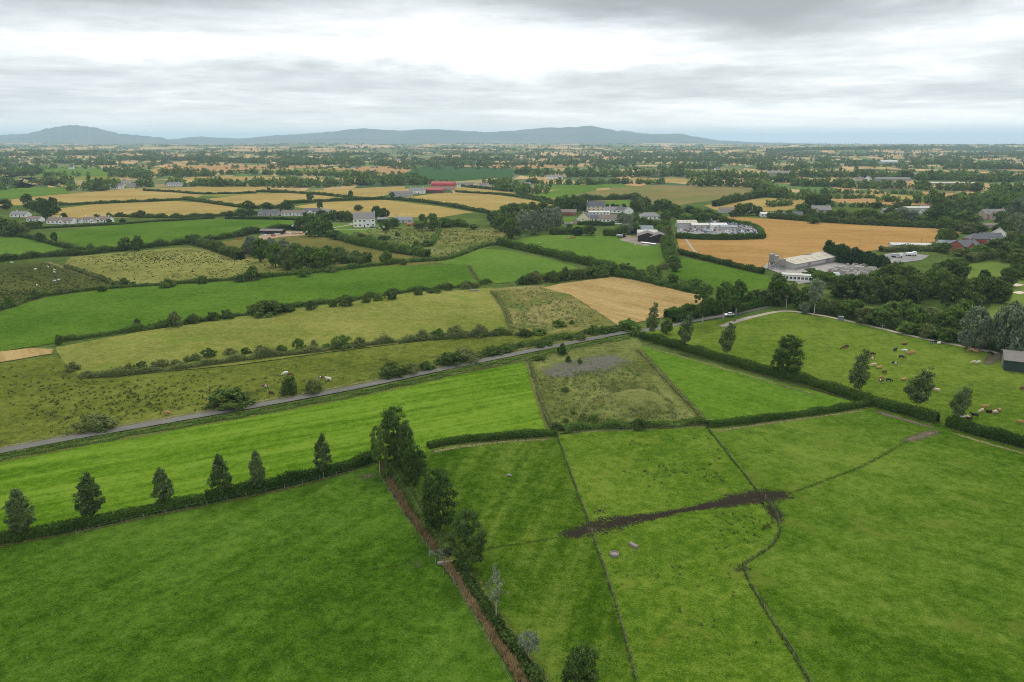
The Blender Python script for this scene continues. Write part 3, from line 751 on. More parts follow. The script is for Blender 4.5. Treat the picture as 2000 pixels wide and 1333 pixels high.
PROF = {
    'ovate': lambda t: np.where(t < 0.32, (t / 0.32) ** 0.55, np.clip((1 - t) / 0.68, 0, 1) ** 0.72) * 0.98,
    'round': lambda t: np.sqrt(np.clip(1 - (2 * t - 1) ** 2, 0, 1)),
    'egg': lambda t: np.sqrt(np.clip(1 - (2 * np.clip(t, 0, 1) ** 0.8 - 1) ** 2, 0, 1)),
    'bush': lambda t: np.clip(1 - t ** 2.2, 0, 1) ** 0.6 * (0.82 + 0.18 * np.clip(t / 0.25, 0, 1)),
    'cone': lambda t: np.clip(1 - t, 0, 1) ** 0.8 * 0.95 + 0.05,
    'column': lambda t: np.clip(1 - t ** 4, 0, 1) ** 0.7,
}
def crown(seed, h0, h1, r, prof, nclump, nleaf, leaf, lean=0.0, fill=0.5, clump=0.3, lump=0.25, flat=1.0, up=0.35, tuft=1.0):
    """leaf clumps through the volume between heights h0 and h1; returns V, Q, tone"""
    rng = np.random.default_rng(seed)
    H = h1 - h0
    tt = np.linspace(0.01, 0.99, 200); w = PROF[prof](tt) + 0.06
    cdf = np.cumsum(w) / w.sum()
    t = np.interp(rng.random(nclump), cdf, tt)
    th = rng.uniform(0, 2 * np.pi, nclump)
    ph = rng.uniform(0, 2 * np.pi, 5)
    lumps = 1 + lump * (np.sin(2 * th + ph[0] + 5 * t) + np.sin(3 * th + ph[1] - 7 * t) + 0.7 * np.sin(5 * th + ph[2] + 11 * t)) / 2
    rad = PROF[prof](t) * r * lumps
    rho = rad * (fill + (1 - fill) * rng.random(nclump) ** 0.5)
    rho = np.where(rng.random(nclump) < 0.25, rad * rng.random(nclump), rho)
    C = np.stack([rho * np.cos(th) + lean * t * t * H, rho * np.sin(th) * flat, h0 + t * H], 1)
    cs = r * clump * rng.uniform(0.6, 1.25, nclump)
    k = max(1, nleaf // nclump)
    D = rng.normal(size=(nclump, k, 3)); D /= np.linalg.norm(D, axis=2, keepdims=True)
    rr = rng.random((nclump, k, 1)) ** 0.45
    X = C[:, None, :] + D * rr * cs[:, None, None] * np.array([1, 1, 0.8 * tuft])
    axis = np.stack([lean * t * t * H, np.zeros_like(t), h0 + t * H * 0.9], 1)
    O = X - axis[:, None, :]
    O /= (np.linalg.norm(O, axis=2, keepdims=True) + 1e-6)
    N = D * 0.5 + O * 0.6 + rng.normal(size=D.shape) * 0.55 + np.array([0, 0, up])
    tone = np.clip(0.50 + rng.normal(0, 0.14, nclump)[:, None] + rng.normal(0, 0.27, (nclump, k)), 0, 1)
    X = X.reshape(-1, 3); X[:, 2] = np.maximum(X[:, 2], 0.05)
    V, Q = quads(rng, X, N.reshape(-1, 3), leaf * rng.uniform(0.6, 1.35, nclump * k))
    V[:, 2] = np.maximum(V[:, 2], 0.02)
    return V, Q, tone.ravel()

def trunk_mb(seed, h0, h1, r, lean=0.0, limbs=7, spread=2.0, stems=1):
    rng = random.Random(seed); mb = MB()
    for s in range(stems):
        ox, oy = (0, 0) if stems == 1 else (rng.uniform(-.3, .3) * spread * .4, rng.uniform(-.3, .3) * spread * .4)
        H = h1 * 0.92
        pts = []
        for i in range(7):
            t = i / 6
            pts.append((ox * t * 2 + lean * max(0, (t * H - h0) / max(.1, h1 - h0)) ** 2 * (h1 - h0) + rng.uniform(-.05, .05) * t, oy * t * 2 + rng.uniform(-.05, .05) * t, t * H - 0.1))
        mb.tube(pts, [r * (1.25 if i == 0 else 1.0) * (1 - 0.86 * i / 6) for i in range(7)], 7)
        for k in range(limbs):
            t = rng.uniform(0.25, 0.8); z = max(h0 * 0.7, t * H)
            th = rng.uniform(0, 6.28); l = spread * rng.uniform(0.5, 0.85)
            b = Vector((ox * t * 2 + lean * max(0, (z - h0) / max(.1, h1 - h0)) ** 2 * (h1 - h0), oy * t * 2, z))
            e = b + Vector((math.cos(th) * l, math.sin(th) * l, l * rng.uniform(0.4, 0.9)))
            m_ = (b + e) / 2 + Vector((0, 0, -0.12 * l))
            mb.tube([b, m_, e], [r * 0.34, r * 0.22, r * 0.08], 5)
    return mb

PROTO = {}
def proto(kind, variants, **k):
    """meshes of one kind of tree or bush, in a unit of its own natural size: (crown mesh, trunk mesh, height, width)"""
    res = []
    for s in range(variants):
        seed = sum(ord(c) for c in kind) * 13 + s
        V, Q, tone = crown(seed, k['h0'], k['h1'], k['r'], k['prof'], k['nc'], k['nl'], k['leaf'], k.get('lean', 0), k.get('fill', .5), k.get('clump', .3), k.get('lump', .25), k.get('flat', 1), k.get('up', .35), k.get('tuft', 1))
        cm = me_np(kind + '_crown', V, Q, [M[k['mat']]], tone)
        tm = None
        if k.get('trunk'):
            tm = trunk_mb(seed, k['h0'], k['h1'], k['trunk'], k.get('lean', 0), k.get('limbs', 6), k['r'], k.get('stems', 1)).mesh(kind + '_trunk', [M[k.get('bark', 'bark')]], True)
        ext = np.ptp(V[:, 0])
        res.append((cm, tm, float(V[:, 2].max()), float(ext)))
    PROTO[kind] = res

# near trees (leaf sprays of about 0.2 m)
proto('alder', 4, h0=1.3, h1=9.5, r=2.3, prof='ovate', nc=160, nl=6800, leaf=0.16, mat='leaf_birch', trunk=0.12, bark='bark_pale', clump=0.22, lump=0.16)
proto('poplar', 3, h0=1.2, h1=14, r=4.3, prof='egg', nc=200, nl=12500, leaf=0.20, mat='leaf_poplar', trunk=0.28, clump=0.22, lump=0.2)
proto('windblown', 4, h0=1.6, h1=11, r=2.7, prof='ovate', nc=130, nl=5600, leaf=0.17, mat='leaf_birch', trunk=0.14, bark='bark_pale', lean=0.13, clump=0.23, lump=0.26, fill=0.4)
proto('birch', 3, h0=3.2, h1=13, r=3.4, prof='egg', nc=110, nl=7500, leaf=0.26, mat='leaf_mid', trunk=0.2, bark='bark_pale', clump=0.24, lump=0.35)
proto('sparse', 1, h0=3.0, h1=9.5, r=1.7, prof='ovate', nc=60, nl=1500, leaf=0.14, mat='leaf_silver', trunk=0.1, bark='bark_pale', clump=0.26, lump=0.4)
proto('lollipop', 1, h0=1.6, h1=4.2, r=1.75, prof='round', nc=60, nl=3000, leaf=0.14, mat='leaf_silver', trunk=0.1, bark='bark_pale', clump=0.28)
proto('silverbirch', 1, h0=4.2, h1=13, r=2.9, prof='egg', nc=100, nl=4500, leaf=0.26, mat='leaf_silver', trunk=0.2, bark='bark_pale', clump=0.26, lump=0.35)
# middle distance
proto('willow', 3, h0=0.6, h1=11, r=5.2, prof='egg', nc=120, nl=6000, leaf=0.42, mat='leaf_silver', trunk=0.35, clump=0.24, lump=0.3)
proto('round', 5, h0=1.0, h1=11, r=4.8, prof='egg', nc=90, nl=4200, leaf=0.46, mat='leaf_dark', trunk=0.32, clump=0.27, lump=0.32)
proto('roundmid', 4, h0=1.0, h1=11, r=4.8, prof='egg', nc=90, nl=4200, leaf=0.46, mat='leaf_mid', trunk=0.32, clump=0.27, lump=0.32)
proto('roundyel', 2, h0=1.0, h1=9, r=4.4, prof='egg', nc=80, nl=3200, leaf=0.46, mat='leaf_yellow', trunk=0.3, clump=0.27, lump=0.32)
proto('roundolive', 3, h0=0.5, h1=9, r=4.6, prof='egg', nc=90, nl=4200, leaf=0.42, mat='leaf_olive', trunk=0.3, clump=0.25, lump=0.32)
proto('conifer', 3, h0=0.2, h1=14, r=3.2, prof='column', nc=130, nl=4500, leaf=0.46, mat='leaf_conifer', trunk=0.25, clump=0.28, lump=0.15, up=0.7, tuft=1.8)
# bushes (no trunk to be seen)
proto('bush', 5, h0=0.1, h1=4.6, r=3.2, prof='bush', nc=70, nl=3000, leaf=0.27, mat='leaf_dark', clump=0.27, lump=0.36)
proto('bushmid', 4, h0=0.1, h1=4.6, r=3.2, prof='bush', nc=70, nl=3000, leaf=0.27, mat='leaf_mid', clump=0.27, lump=0.36)
proto('bushpale', 4, h0=0.1, h1=4.2, r=3.2, prof='bush', nc=75, nl=2800, leaf=0.22, mat='leaf_olive', clump=0.27, lump=0.4)
# far: few, large sprays
for i_, mt in enumerate(('leaf_dark', 'leaf_mid', 'leaf_mid')):
    proto('far%d' % i_, 3, h0=0.2, h1=10, r=4.6, prof='egg', nc=26, nl=130, leaf=1.25, mat=mt, clump=0.30, lump=0.25)

TREES = []     # what stands where: (x, y, radius) - used to keep later plants apart
rng_t = random.Random(21)
def plant(kind, u, vb, vt, w, name, label, cat, group=None, rz=None, var=None, parts=True):
    cm, tm, h0, w0 = PROTO[kind][(rng_t.randrange(len(PROTO[kind])) if var is None else var) % len(PROTO[kind])]
    p = P(u, vb, ZT - 0.02)
    sx = wid(u, vb, w) / w0
    if tm is None: p.y += 0.32 * wid(u, vb, w)          # the base that shows is the near rim of the bush
    b_ = (666.5 - vt) / F
    sz = max(0.3, CAMZ + p.y * (b_ * CP - SP) / (CP + b_ * SP)) / h0
    lean = kind == 'windblown'
    rz = (rng_t.uniform(-0.35, 0.35) if lean else rng_t.uniform(0, 6.28)) if rz is None else rz
    if tm is None:
        o = link(bpy.data.objects.new(name, cm))
        o.location = p; o.rotation_euler = (0, 0, rz); o.scale = (sx, sx, sz)
        return tag(o, label, cat, group)
    r = empty(name, p, rz)
    c = link(bpy.data.objects.new('crown', cm), r); t = link(bpy.data.objects.new('trunk', tm), r)
    for q in (c, t): q.scale = (sx, sx, sz)
    return tag(r, label, cat, group)

ORD = ['leftmost', 'second from the left', 'third from the left', 'fourth from the left', 'fifth from the left', 'sixth from the left', 'seventh from the left', 'eighth from the left', 'ninth from the left', 'tenth from the left', 'eleventh from the left', 'twelfth from the left', 'thirteenth from the left', 'fourteenth from the left', 'fifteenth from the left', 'sixteenth from the left', 'seventeenth from the left', 'eighteenth from the left', 'nineteenth from the left', 'twentieth from the left',
       'twenty-first from the left', 'twenty-second from the left', 'twenty-third from the left', 'twenty-fourth from the left', 'twenty-fifth from the left', 'twenty-sixth from the left', 'twenty-seventh from the left', 'twenty-eighth from the left', 'twenty-ninth from the left', 'thirtieth from the left']
def row(items, fmt, name, cat, group, kind=None):
    """items: (u, v base, width px, height px[, kind]); fmt holds {o} for the place in the row"""
    items = sorted(items, key=lambda t: t[0])
    for i, t in enumerate(items):
        k = t[4] if len(t) > 4 else kind
        f1 = f2 = 1.0
        if name == 'bush' and len(t) == 4:
            k = rng_t.choice([kind, kind, 'bush', 'bushmid', 'bushpale']); f1 = rng_t.uniform(0.85, 1.2); f2 = rng_t.uniform(0.8, 1.15)
        o = ORD[i]
        if i == len(items) - 1 and i > 0: o = 'rightmost'
        plant(k, t[0], t[1], t[1] - t[3] * f2, t[2] * f1, name, fmt.format(o=o), cat, group)
def wood(items, label, name, cat, group):
    for t in items:
        plant(t[4], t[0], t[1], t[1] - t[3], t[2], name, label, cat, group)

HN = [0]
def hedge(px, w, h, label, mat='leaf_hedge', wild=0.15, leaf=None, dens=1.0, name='hedge', cat='hedge', kind=None, smooth=True, group=None, z0=None, core=True, seed=0, margin=3.2):
    """a clipped or overgrown hedge: a lumpy core wrapped in leaf sprays"""
    pts = [P(u, v) for u, v in px]
    dist = float(np.mean([p.length for p in pts]))
    c = catmull(pts, max(0.7, dist / 320)) if smooth else resample(pts, max(0.7, dist / 320))
    n = len(c)
    rng = np.random.default_rng(int(px[0][0] * 7 + px[0][1] + n) % 99991 + seed)
    t = np.gradient(c, axis=0); t /= (np.linalg.norm(t, axis=1, keepdims=True) + 1e-9)
    nr = np.stack([-t[:, 1], t[:, 0]], 1)
    s = np.arange(n) * max(0.7, dist / 320)
    lf = leaf or max(0.20, 0.62 * dist / 768)
    def lumps(a):
        q = np.zeros(n)
        for k in range(7):
            q += np.sin(s * rng.uniform(0.12, 1.1) / (1 + dist / 700) + rng.uniform(0, 6.28)) * rng.uniform(0.4, 1)
        return 1 + a * q / 2.0
    hh = np.clip(h * lumps(wild), 0.25 * h, 2.2 * h); ww = np.clip(w * lumps(wild * 0.7), 0.4 * w, 1.9 * w)
    z0 = ZT - 0.03 if z0 is None else z0
    Vs, Qs, Ts = [], [], []; base = 0
    if core:
        sec = np.array([(-0.42, 0), (-0.46, 0.45), (-0.34, 0.86), (0.0, 0.93), (0.34, 0.86), (0.46, 0.45), (0.42, 0)])
        V = np.zeros((n, 7, 3))
        for j in range(7):
            V[:, j, :2] = c + nr * (ww * sec[j, 0] * 0.9)[:, None]
            V[:, j, 2] = z0 + hh * sec[j, 1] * 0.95
        i = np.arange(n - 1)[:, None] * 7 + np.arange(6)[None, :]
        Q = np.stack([i, i + 1, i + 8, i + 7], -1).reshape(-1, 4)
        Vs.append(V.reshape(-1, 3)); Qs.append(Q); Ts.append(rng.uniform(0.1, 0.35, len(Q))); base = n * 7
    length = s[-1] if n > 1 else 1
    m = int(length * (2 * h + w) / (lf * lf * 0.62) * 0.9 * dens)
    m = min(m, 90000)
    k = rng.random(m) * (n - 1); i0 = k.astype(int); fr = (k - i0)[:, None]
    i1 = np.minimum(i0 + 1, n - 1)
    cc = c[i0] * (1 - fr) + c[i1] * fr; nn = nr[i0]
    a = rng.random(m) * np.pi
    rad = 0.86 + 0.22 * rng.random(m) + rng.normal(0, 0.05 + wild * 0.2, m)
    ca, sa = np.cos(a), np.sin(a)
    sx = np.sign(ca) * np.abs(ca) ** 0.55 * 0.5; sz = np.abs(sa) ** 0.6
    C = np.zeros((m, 3))
    C[:, :2] = cc + nn * (ww[i0] * sx * rad)[:, None] + rng.normal(0, lf * 0.4, (m, 2))
    C[:, 2] = z0 + np.maximum(0.1, hh[i0] * sz * rad * (1 - 0.0 * rad))
    N = np.zeros((m, 3)); N[:, :2] = nn * ca[:, None]; N[:, 2] = sa + 0.25
    N += rng.normal(0, 0.55, (m, 3))
    V, Q = quads(rng, C, N, lf * rng.uniform(0.6, 1.4, m))
    tl = 0.45 + 0.13 * np.sin(s[i0] * 0.21 + 1.3) * np.sin(s[i0] * 0.077) + rng.normal(0, 0.2, m)
    Vs.append(V); Qs.append(Q + base); Ts.append(np.clip(tl, 0, 1))
    me = me_np(name, np.concatenate(Vs), np.concatenate(Qs), [M[mat]], np.concatenate(Ts))
    o = link(bpy.data.objects.new(name, me))
    if margin and dist < 1300:
        HN[0] += 1
        strip('verge', [tuple(q) for q in c[::3]] + [tuple(c[-1])], ww.mean() + margin, M['margin'], 'rough grass margin along the ' + label, ZT - 0.012 + 0.0001 * HN[0], world=True)
    return tag(o, label, cat, group, kind)

def blades(C, hgts, rng, name, mat, label, cat, per=9, spread=0.35, lean=0.35, wid_=0.05, z0=None):
    """tufts of narrow upright blades"""
    n = len(C)
    c = np.repeat(C, per, 0); h = np.repeat(hgts, per)
    m = n * per
    off = rng.normal(0, 1, (m, 2)) * spread * np.repeat(hgts, per)[:, None] * 0.6
    le = rng.normal(0, lean, (m, 2)) * h[:, None]
    th = rng.uniform(0, np.pi, m); w = wid_ * rng.uniform(0.6, 1.5, m) * np.maximum(1, h / 0.8)
    d_ = np.stack([np.cos(th), np.sin(th)], 1) * w[:, None]
    zb = ZT - 0.02 if z0 is None else z0
    V = np.zeros((m, 4, 3))
    b = c + off
    V[:, 0, :2] = b - d_; V[:, 1, :2] = b + d_
    V[:, 2, :2] = b + le + d_ * 0.5; V[:, 3, :2] = b + le - d_ * 0.5
    V[:, :2, 2] = zb; V[:, 2:, 2] = zb + (h * rng.uniform(0.6, 1.15, m))[:, None]
    Q = np.arange(4 * m).reshape(m, 4)
    tone = np.clip(np.repeat(rng.normal(0.5, 0.2, n), per) + rng.normal(0, 0.15, m), 0, 1)
    o = link(bpy.data.objects.new(name, me_np(name, V.reshape(-1, 3), Q, [M[mat]], tone)))
    return tag(o, label, cat, None, 'stuff')

def inside(poly, x, y):
    c = False; j = len(poly) - 1
    for i in range(len(poly)):
        xi, yi = poly[i]; xj, yj = poly[j]
        if (yi > y) != (yj > y) and x < (xj - xi) * (y - yi) / (yj - yi) + xi: c = not c
        j = i
    return c
def scatter(poly_px, n, rng, clumpy=0.0, cs=3.0, ax=1.0):
    w = [(P(u, v).x, P(u, v).y) for u, v in poly_px]
    xs = [p[0] for p in w]; ys = [p[1] for p in w]
    res = []; guard = 0
    while len(res) < n and guard < n * 40:
        guard += 1
        if res and rng.random() < clumpy:
            q = res[rng.integers(len(res))]
            x = q[0] + rng.normal() * cs * ax; y = q[1] + rng.normal() * cs
        else:
            x = rng.uniform(min(xs), max(xs)); y = rng.uniform(min(ys), max(ys))
        if inside(w, x, y): res.append((x, y))
    return np.array(res)

# ================================================================== hedges
# near, clipped
hedge([(-60, 1078), (0, 1063), (150, 1036), (300, 1004), (402, 985)], 2.0, 1.9, 'clipped dark hedge below the leftmost row trees', wild=0.14)
hedge([(404, 984), (470, 970), (560, 951), (640, 930), (700, 912), (738, 898)], 2.4, 2.3, 'clipped dark hedge running up to the tall tree clump', wild=0.16)
hedge([(836, 877), (880, 868), (950, 861), (1020, 856), (1088, 851)], 1.9, 1.6, 'low curved dark hedge at the end of the mown field', wild=0.16)
hedge([(1382, 836), (1450, 829), (1530, 819), (1610, 808), (1694, 794)], 1.7, 1.6, 'low clipped hedge below the bright green wedge', wild=0.15)
hedge([(1252, 662), (1290, 672), (1350, 690), (1430, 713), (1510, 735), (1600, 759), (1690, 788), (1760, 808), (1830, 828)], 3.0, 2.6, 'long thick clipped hedge below the cattle pasture', wild=0.11)
hedge([(1851, 832), (1900, 848), (1960, 864), (2060, 892)], 3.0, 2.6, 'thick clipped hedge right of the muddy gateway', wild=0.11)
hedge([(1316, 631), (1360, 622), (1402, 612)], 3.0, 3.0, 'clipped hedge between the lane and the cattle pasture', wild=0.12)
hedge([(1430, 613), (1470, 603), (1520, 594), (1560, 590)], 3.2, 3.2, 'clipped hedge above the sandy track', wild=0.1)
hedge([(1300, 622), (1350, 612), (1400, 601), (1460, 592), (1520, 582)], 3.0, 3.2, 'overgrown hedge at the end of the pale stubble', wild=0.25)
hedge([(1100, 845), (1160, 838), (1230, 836), (1300, 834), (1380, 828)], 2.4, 1.3, 'scrubby low hedge at the foot of the waste plot', 'leaf_mid', wild=0.35)
hedge([(1390, 617), (1420, 608), (1450, 602)], 2.5, 2.2, 'short hedge beside the parked white car', wild=0.2)
# the long boundaries of the left fields
hedge([(115, 668), (270, 646), (400, 627), (500, 612)], 2.2, 1.5, 'straggling hedge left part below the long green field', 'leaf_mid', wild=0.55)
hedge([(500, 612), (600, 597), (700, 585), (800, 570), (915, 560), (960, 553)], 2.2, 1.6, 'straggling hedge right part below the long green field', 'leaf_mid', wild=0.4)
hedge([(160, 738), (230, 735), (360, 720), (500, 701), (640, 685), (760, 671), (870, 662), (1000, 654)], 2.4, 1.5, 'straggling hedge between the olive field and the rushy pasture', 'leaf_olive', wild=0.6)
hedge([(-60, 628), (0, 607), (80, 581), (200, 566), (400, 552), (500, 545)], 2.6, 1.3, 'low hedge above the left of the long green field', 'leaf_dark', wild=0.4)
hedge([(500, 545), (600, 535), (700, 524), (800, 513), (870, 508), (940, 484), (985, 476)], 3.0, 2.0, 'winding hedge above the right of the long green field', 'leaf_mid', wild=0.35)
hedge([(975, 478), (1000, 484), (1060, 497), (1120, 511), (1200, 530)], 5.0, 4.2, 'thick hedge below the barn pasture', 'leaf_mid', wild=0.2)
hedge([(1020, 556), (1060, 550), (1130, 543), (1200, 535)], 4.5, 4.0, 'tall hedge at the back of the pale stubble', 'leaf_dark', wild=0.22)
hedge([(1205, 541), (1245, 547), (1300, 560), (1365, 575)], 4.0, 2.6, 'hedge along the right side of the pale stubble', 'leaf_mid', wild=0.4)
hedge([(1299, 445), (1302, 470), (1307, 500), (1318, 524)], 6.0, 3.6, 'overgrown hedge beside the dark barns', 'leaf_mid', wild=0.5)
hedge([(1326, 496), (1370, 507), (1430, 522), (1490, 536)], 3.4, 2.8, 'dark hedge below the big wheat field', 'leaf_dark', wild=0.2)
hedge([(960, 570), (985, 605), (1000, 650)], 1.0, 0.45, 'weedy line between olive field and brown field', 'leaf_olive', wild=0.4)
hedge([(915, 520), (928, 540), (940, 556)], 1.0, 0.45, 'weedy line at the end of the long green field', 'leaf_olive', wild=0.4)
hedge([(1032, 703), (1045, 745), (1062, 800), (1080, 846)], 1.0, 0.4, 'weedy fence line at the end of the mown field', 'leaf_olive', wild=0.4)
hedge([(1245, 685), (1280, 722), (1330, 775), (1378, 826)], 0.9, 0.45, 'weedy fence line beside the bright green wedge', 'leaf_olive', wild=0.35)
hedge([(0, 462), (50, 465), (110, 480), (165, 494)], 3.0, 2.6, 'dark hedge above the left light green field', 'leaf_dark', wild=0.2)
hedge([(-60, 518), (0, 511), (80, 503), (165, 498), (240, 489), (330, 480), (400, 472), (460, 464)], 4.0, 3.2, 'dark hedge with trees below the two green fields', 'leaf_dark', wild=0.35)
hedge([(460, 464), (500, 456), (540, 451), (590, 447)], 4.5, 4.0, 'overgrown hedge behind the dirt yard', 'leaf_dark', wild=0.3)
hedge([(370, 474), (410, 486), (450, 500), (470, 508)], 6.0, 5.0, 'thick dark hedge beside the willow wood', 'leaf_dark', wild=0.25)
hedge([(640, 462), (700, 478), (760, 491), (835, 503)], 6.0, 4.5, 'thick hedge across the rough ground', 'leaf_mid', wild=0.25)
hedge([(615, 500), (650, 509), (720, 518)], 5.0, 4.2, 'short thick hedge right of the willow wood', 'leaf_dark', wild=0.3)
hedge([(130, 523), (165, 535), (215, 553), (242, 562)], 3.0, 1.5, 'weedy ditch line between the tussocky pastures', 'leaf_olive', wild=0.4)
hedge([(845, 478), (852, 465), (858, 450)], 2.5, 2.0, 'small hedge on the rough ground', 'leaf_mid', wild=0.4)
hedge([(50, 449), (100, 446), (180, 442), (240, 439), (300, 434), (420, 427)], 2.5, 1.5, 'long dark hedge in front of the bungalows', 'leaf_dark', wild=0.15)
hedge([(440, 428), (520, 429), (600, 431)], 3.0, 1.8, 'dark clipped hedge in front of the slate bungalows', 'leaf_conifer', wild=0.08)
hedge([(210, 424), (330, 426), (430, 423), (520, 418)], 3.5, 2.8, 'hedge along the foot of the golden field', 'leaf_dark', wild=0.35)
hedge([(115, 402), (200, 398), (300, 394), (360, 391), (400, 392)], 3.0, 2.5, 'thin hedge between the left golden fields', 'leaf_dark', wild=0.3)
hedge([(360, 390), (400, 396), (450, 403), (500, 408), (560, 407)], 3.5, 3.0, 'dark hedge end between the golden fields', 'leaf_dark', wild=0.3)
hedge([(280, 373), (340, 376), (400, 380), (500, 378)], 3.0, 2.2, 'thin hedge under the narrow golden strip', 'leaf_dark', wild=0.3)
hedge([(560, 399), (640, 394), (745, 390), (800, 393), (870, 402), (930, 413), (955, 418)], 3.6, 3.2, 'dark hedge curving between the golden fields', 'leaf_dark', wild=0.2)
hedge([(500, 376), (560, 377), (620, 381), (690, 388)], 3.4, 3.0, 'hedge behind the lone round tree', 'leaf_dark', wild=0.3)
hedge([(885, 364), (940, 369), (1000, 375)], 4.0, 3.5, 'dark hedge beside the white farm bungalows', 'leaf_dark', wild=0.15)
hedge([(890, 376), (960, 380), (1020, 386), (1090, 402)], 3.0, 2.5, 'hedge right of the red barn field', 'leaf_dark', wild=0.2)
hedge([(1010, 381), (1050, 388), (1095, 400)], 3.5, 3.0, 'dark hedge below the bright green wedge', 'leaf_dark', wild=0.3)
hedge([(1133, 393), (1180, 391), (1225, 390)], 6, 5.5, 'bushy hedge behind the village paddock', 'leaf_dark', wild=0.3)
hedge([(1230, 388), (1250, 396), (1266, 402)], 7, 6.5, 'bushy hedge right of the village paddock', 'leaf_dark', wild=0.3)
hedge([(1395, 404), (1440, 394), (1480, 386), (1500, 383)], 7, 6.5, 'overgrown hedge beside the fading grass field', 'leaf_dark', wild=0.3)
hedge([(1320, 466), (1360, 468), (1420, 469), (1490, 467)], 4.5, 4.0, 'clipped dark hedge in front of the scrap yard', 'leaf_hedge', wild=0.1)
hedge([(1490, 466), (1482, 452), (1466, 444), (1430, 437), (1408, 433)], 4.0, 3.4, 'clipped green hedge round the back of the scrap yard', 'leaf_mid', wild=0.12)
hedge([(1500, 426), (1580, 433), (1680, 439), (1760, 443), (1840, 446)], 6.0, 5.0, 'dark hedge along the back of the wheat field', 'leaf_dark', wild=0.2)
hedge([(1560, 606), (1590, 609), (1640, 618), (1700, 630), (1790, 650), (1880, 668)], 6.0, 3.4, 'dense dark hedge above the sandy track', 'leaf_dark', wild=0.25)
hedge([(1880, 668), (1920, 677), (1960, 686)], 6, 3.2, 'dark hedge under the silver willows', 'leaf_dark', wild=0.25)
hedge([(1890, 513), (1920, 507), (1960, 502)], 6, 4.5, 'rounded pale hedge above the fairway', 'leaf_olive', wild=0.2)
hedge([(1545, 521), (1580, 511), (1610, 505)], 4, 3, 'low hedge behind the block works', 'leaf_mid', wild=0.3)
hedge([(1720, 492), (1780, 490), (1840, 492)], 6, 3, 'weedy hedge behind the gravel yard', 'leaf_olive', wild=0.3)
hedge([(1128, 440), (1160, 441), (1200, 441)], 4, 3.2, 'garden hedge in front of the white cottage', 'leaf_dark', wild=0.2)
hedge([(1178, 461), (1200, 461), (1220, 459)], 6, 5.0, 'dark garden hedge left of the barns', 'leaf_dark', wild=0.25)
hedge([(1075, 459), (1110, 458), (1140, 457)], 6, 4.6, 'bushy dark hedge below the village lawn', 'leaf_dark', wild=0.25)
# undergrowth along the lane and ditch (nobody could count it)
hedge([(u, v + 14) for u, v in ROADPX[:7]], 3.4, 0.5, 'rough green undergrowth between the lane and the mown field', 'leaf_mid', wild=0.45, name='undergrowth', cat='undergrowth', kind='stuff', core=False, dens=0.75, margin=5)
hedge([(u, v + 11) for u, v in ROADPX[6:11]], 3.0, 0.5, 'rough green undergrowth between the lane and the waste plot', 'leaf_mid', wild=0.5, name='undergrowth', cat='undergrowth', kind='stuff', core=False, dens=0.6, margin=5)
hedge([(900, 708), (1000, 683), (1100, 662), (1200, 645), (1240, 640)], 4.0, 1.3, 'rough undergrowth on the far side of the lane', 'leaf_dark', wild=0.5, name='undergrowth', cat='undergrowth', kind='stuff', core=False, dens=0.6, margin=5)
hedge([(755, 905), (790, 955), (830, 1020), (880, 1085)], 2.2, 1.2, 'dark undergrowth along the upper ditch', 'leaf_dark', wild=0.4, name='undergrowth', cat='undergrowth', kind='stuff', dens=0.8)
hedge([(892, 1105), (935, 1170), (985, 1245), (1035, 1310), (1070, 1380)], 1.8, 1.0, 'dark undergrowth along the lower ditch', 'leaf_dark', wild=0.4, name='undergrowth', cat='undergrowth', kind='stuff', dens=0.8)

# ditch: brown reeds on dark soil
DITCH1 = [(748, 905), (765, 950), (795, 1000), (826, 1042), (855, 1080)]
DITCH2 = [(872, 1102), (905, 1153), (945, 1215), (985, 1280), (1022, 1340), (1050, 1400)]
strip('ditch', DITCH1, 1.3, M['reedsoil'], 'dark wet soil of the upper ditch', ZT + 0.01)
strip('ditch', DITCH2, 1.2, M['reedsoil'], 'dark wet soil of the lower ditch', ZT + 0.01)
def reeds(px, w, label, n):
    rng = np.random.default_rng(n)
    c = catmull([P(u, v) for u, v in px], 0.5)
    t = np.gradient(c, axis=0); t /= np.linalg.norm(t, axis=1, keepdims=True)
    nr = np.stack([-t[:, 1], t[:, 0]], 1)
    i = rng.integers(0, len(c), n)
    C = c[i] + nr[i] * (rng.normal(0, w * 0.26, n))[:, None] + rng.normal(0, 0.2, (n, 2))
    blades(C, rng.uniform(0.35, 0.9, n), rng, 'reeds', 'reed', label, 'reeds', per=8, spread=0.35, lean=0.3, wid_=0.045)
reeds(DITCH1, 1.15, 'brown dead reeds in the upper ditch', 1000)
reeds(DITCH2, 1.1, 'brown dead reeds in the lower ditch', 1000)

# rush tussocks and coarse grass
rs = np.random.default_rng(8)
def rushes(poly, n, h, label, clumpy=0.6, cs=4.0, ax=2.0, per=12, mat='rushm', name='rushes', wd=0.05):
    C = scatter(poly, n, rs, clumpy, cs, ax)
    dist = float(np.mean(np.linalg.norm(C, axis=1)))
    blades(C, h * rs.uniform(0.5, 1.3, len(C)), rs, name, mat, label, 'rushes', per=per, spread=0.75, lean=0.45, wid_=wd * max(1, dist / 200))
rushes([(-60, 735), (0, 722), (100, 705), (165, 745), (240, 745), (480, 722), (650, 700), (760, 690), (760, 735), (480, 790), (150, 845), (-60, 885)], 520, 0.5, 'dark rush tussocks in the pasture beside the lane', 0.78, 5, 2.2)
rushes([(130, 520), (150, 505), (365, 487), (560, 525), (560, 545), (270, 560)], 800, 0.38, 'dark rush tussocks in the yellowish pasture', 0.88, 8, 2.5)
rushes([(-60, 540), (90, 515), (235, 562), (100, 576), (-60, 615)], 800, 0.5, 'dark rush tussocks in the sheep pasture', 0.6, 8, 2)
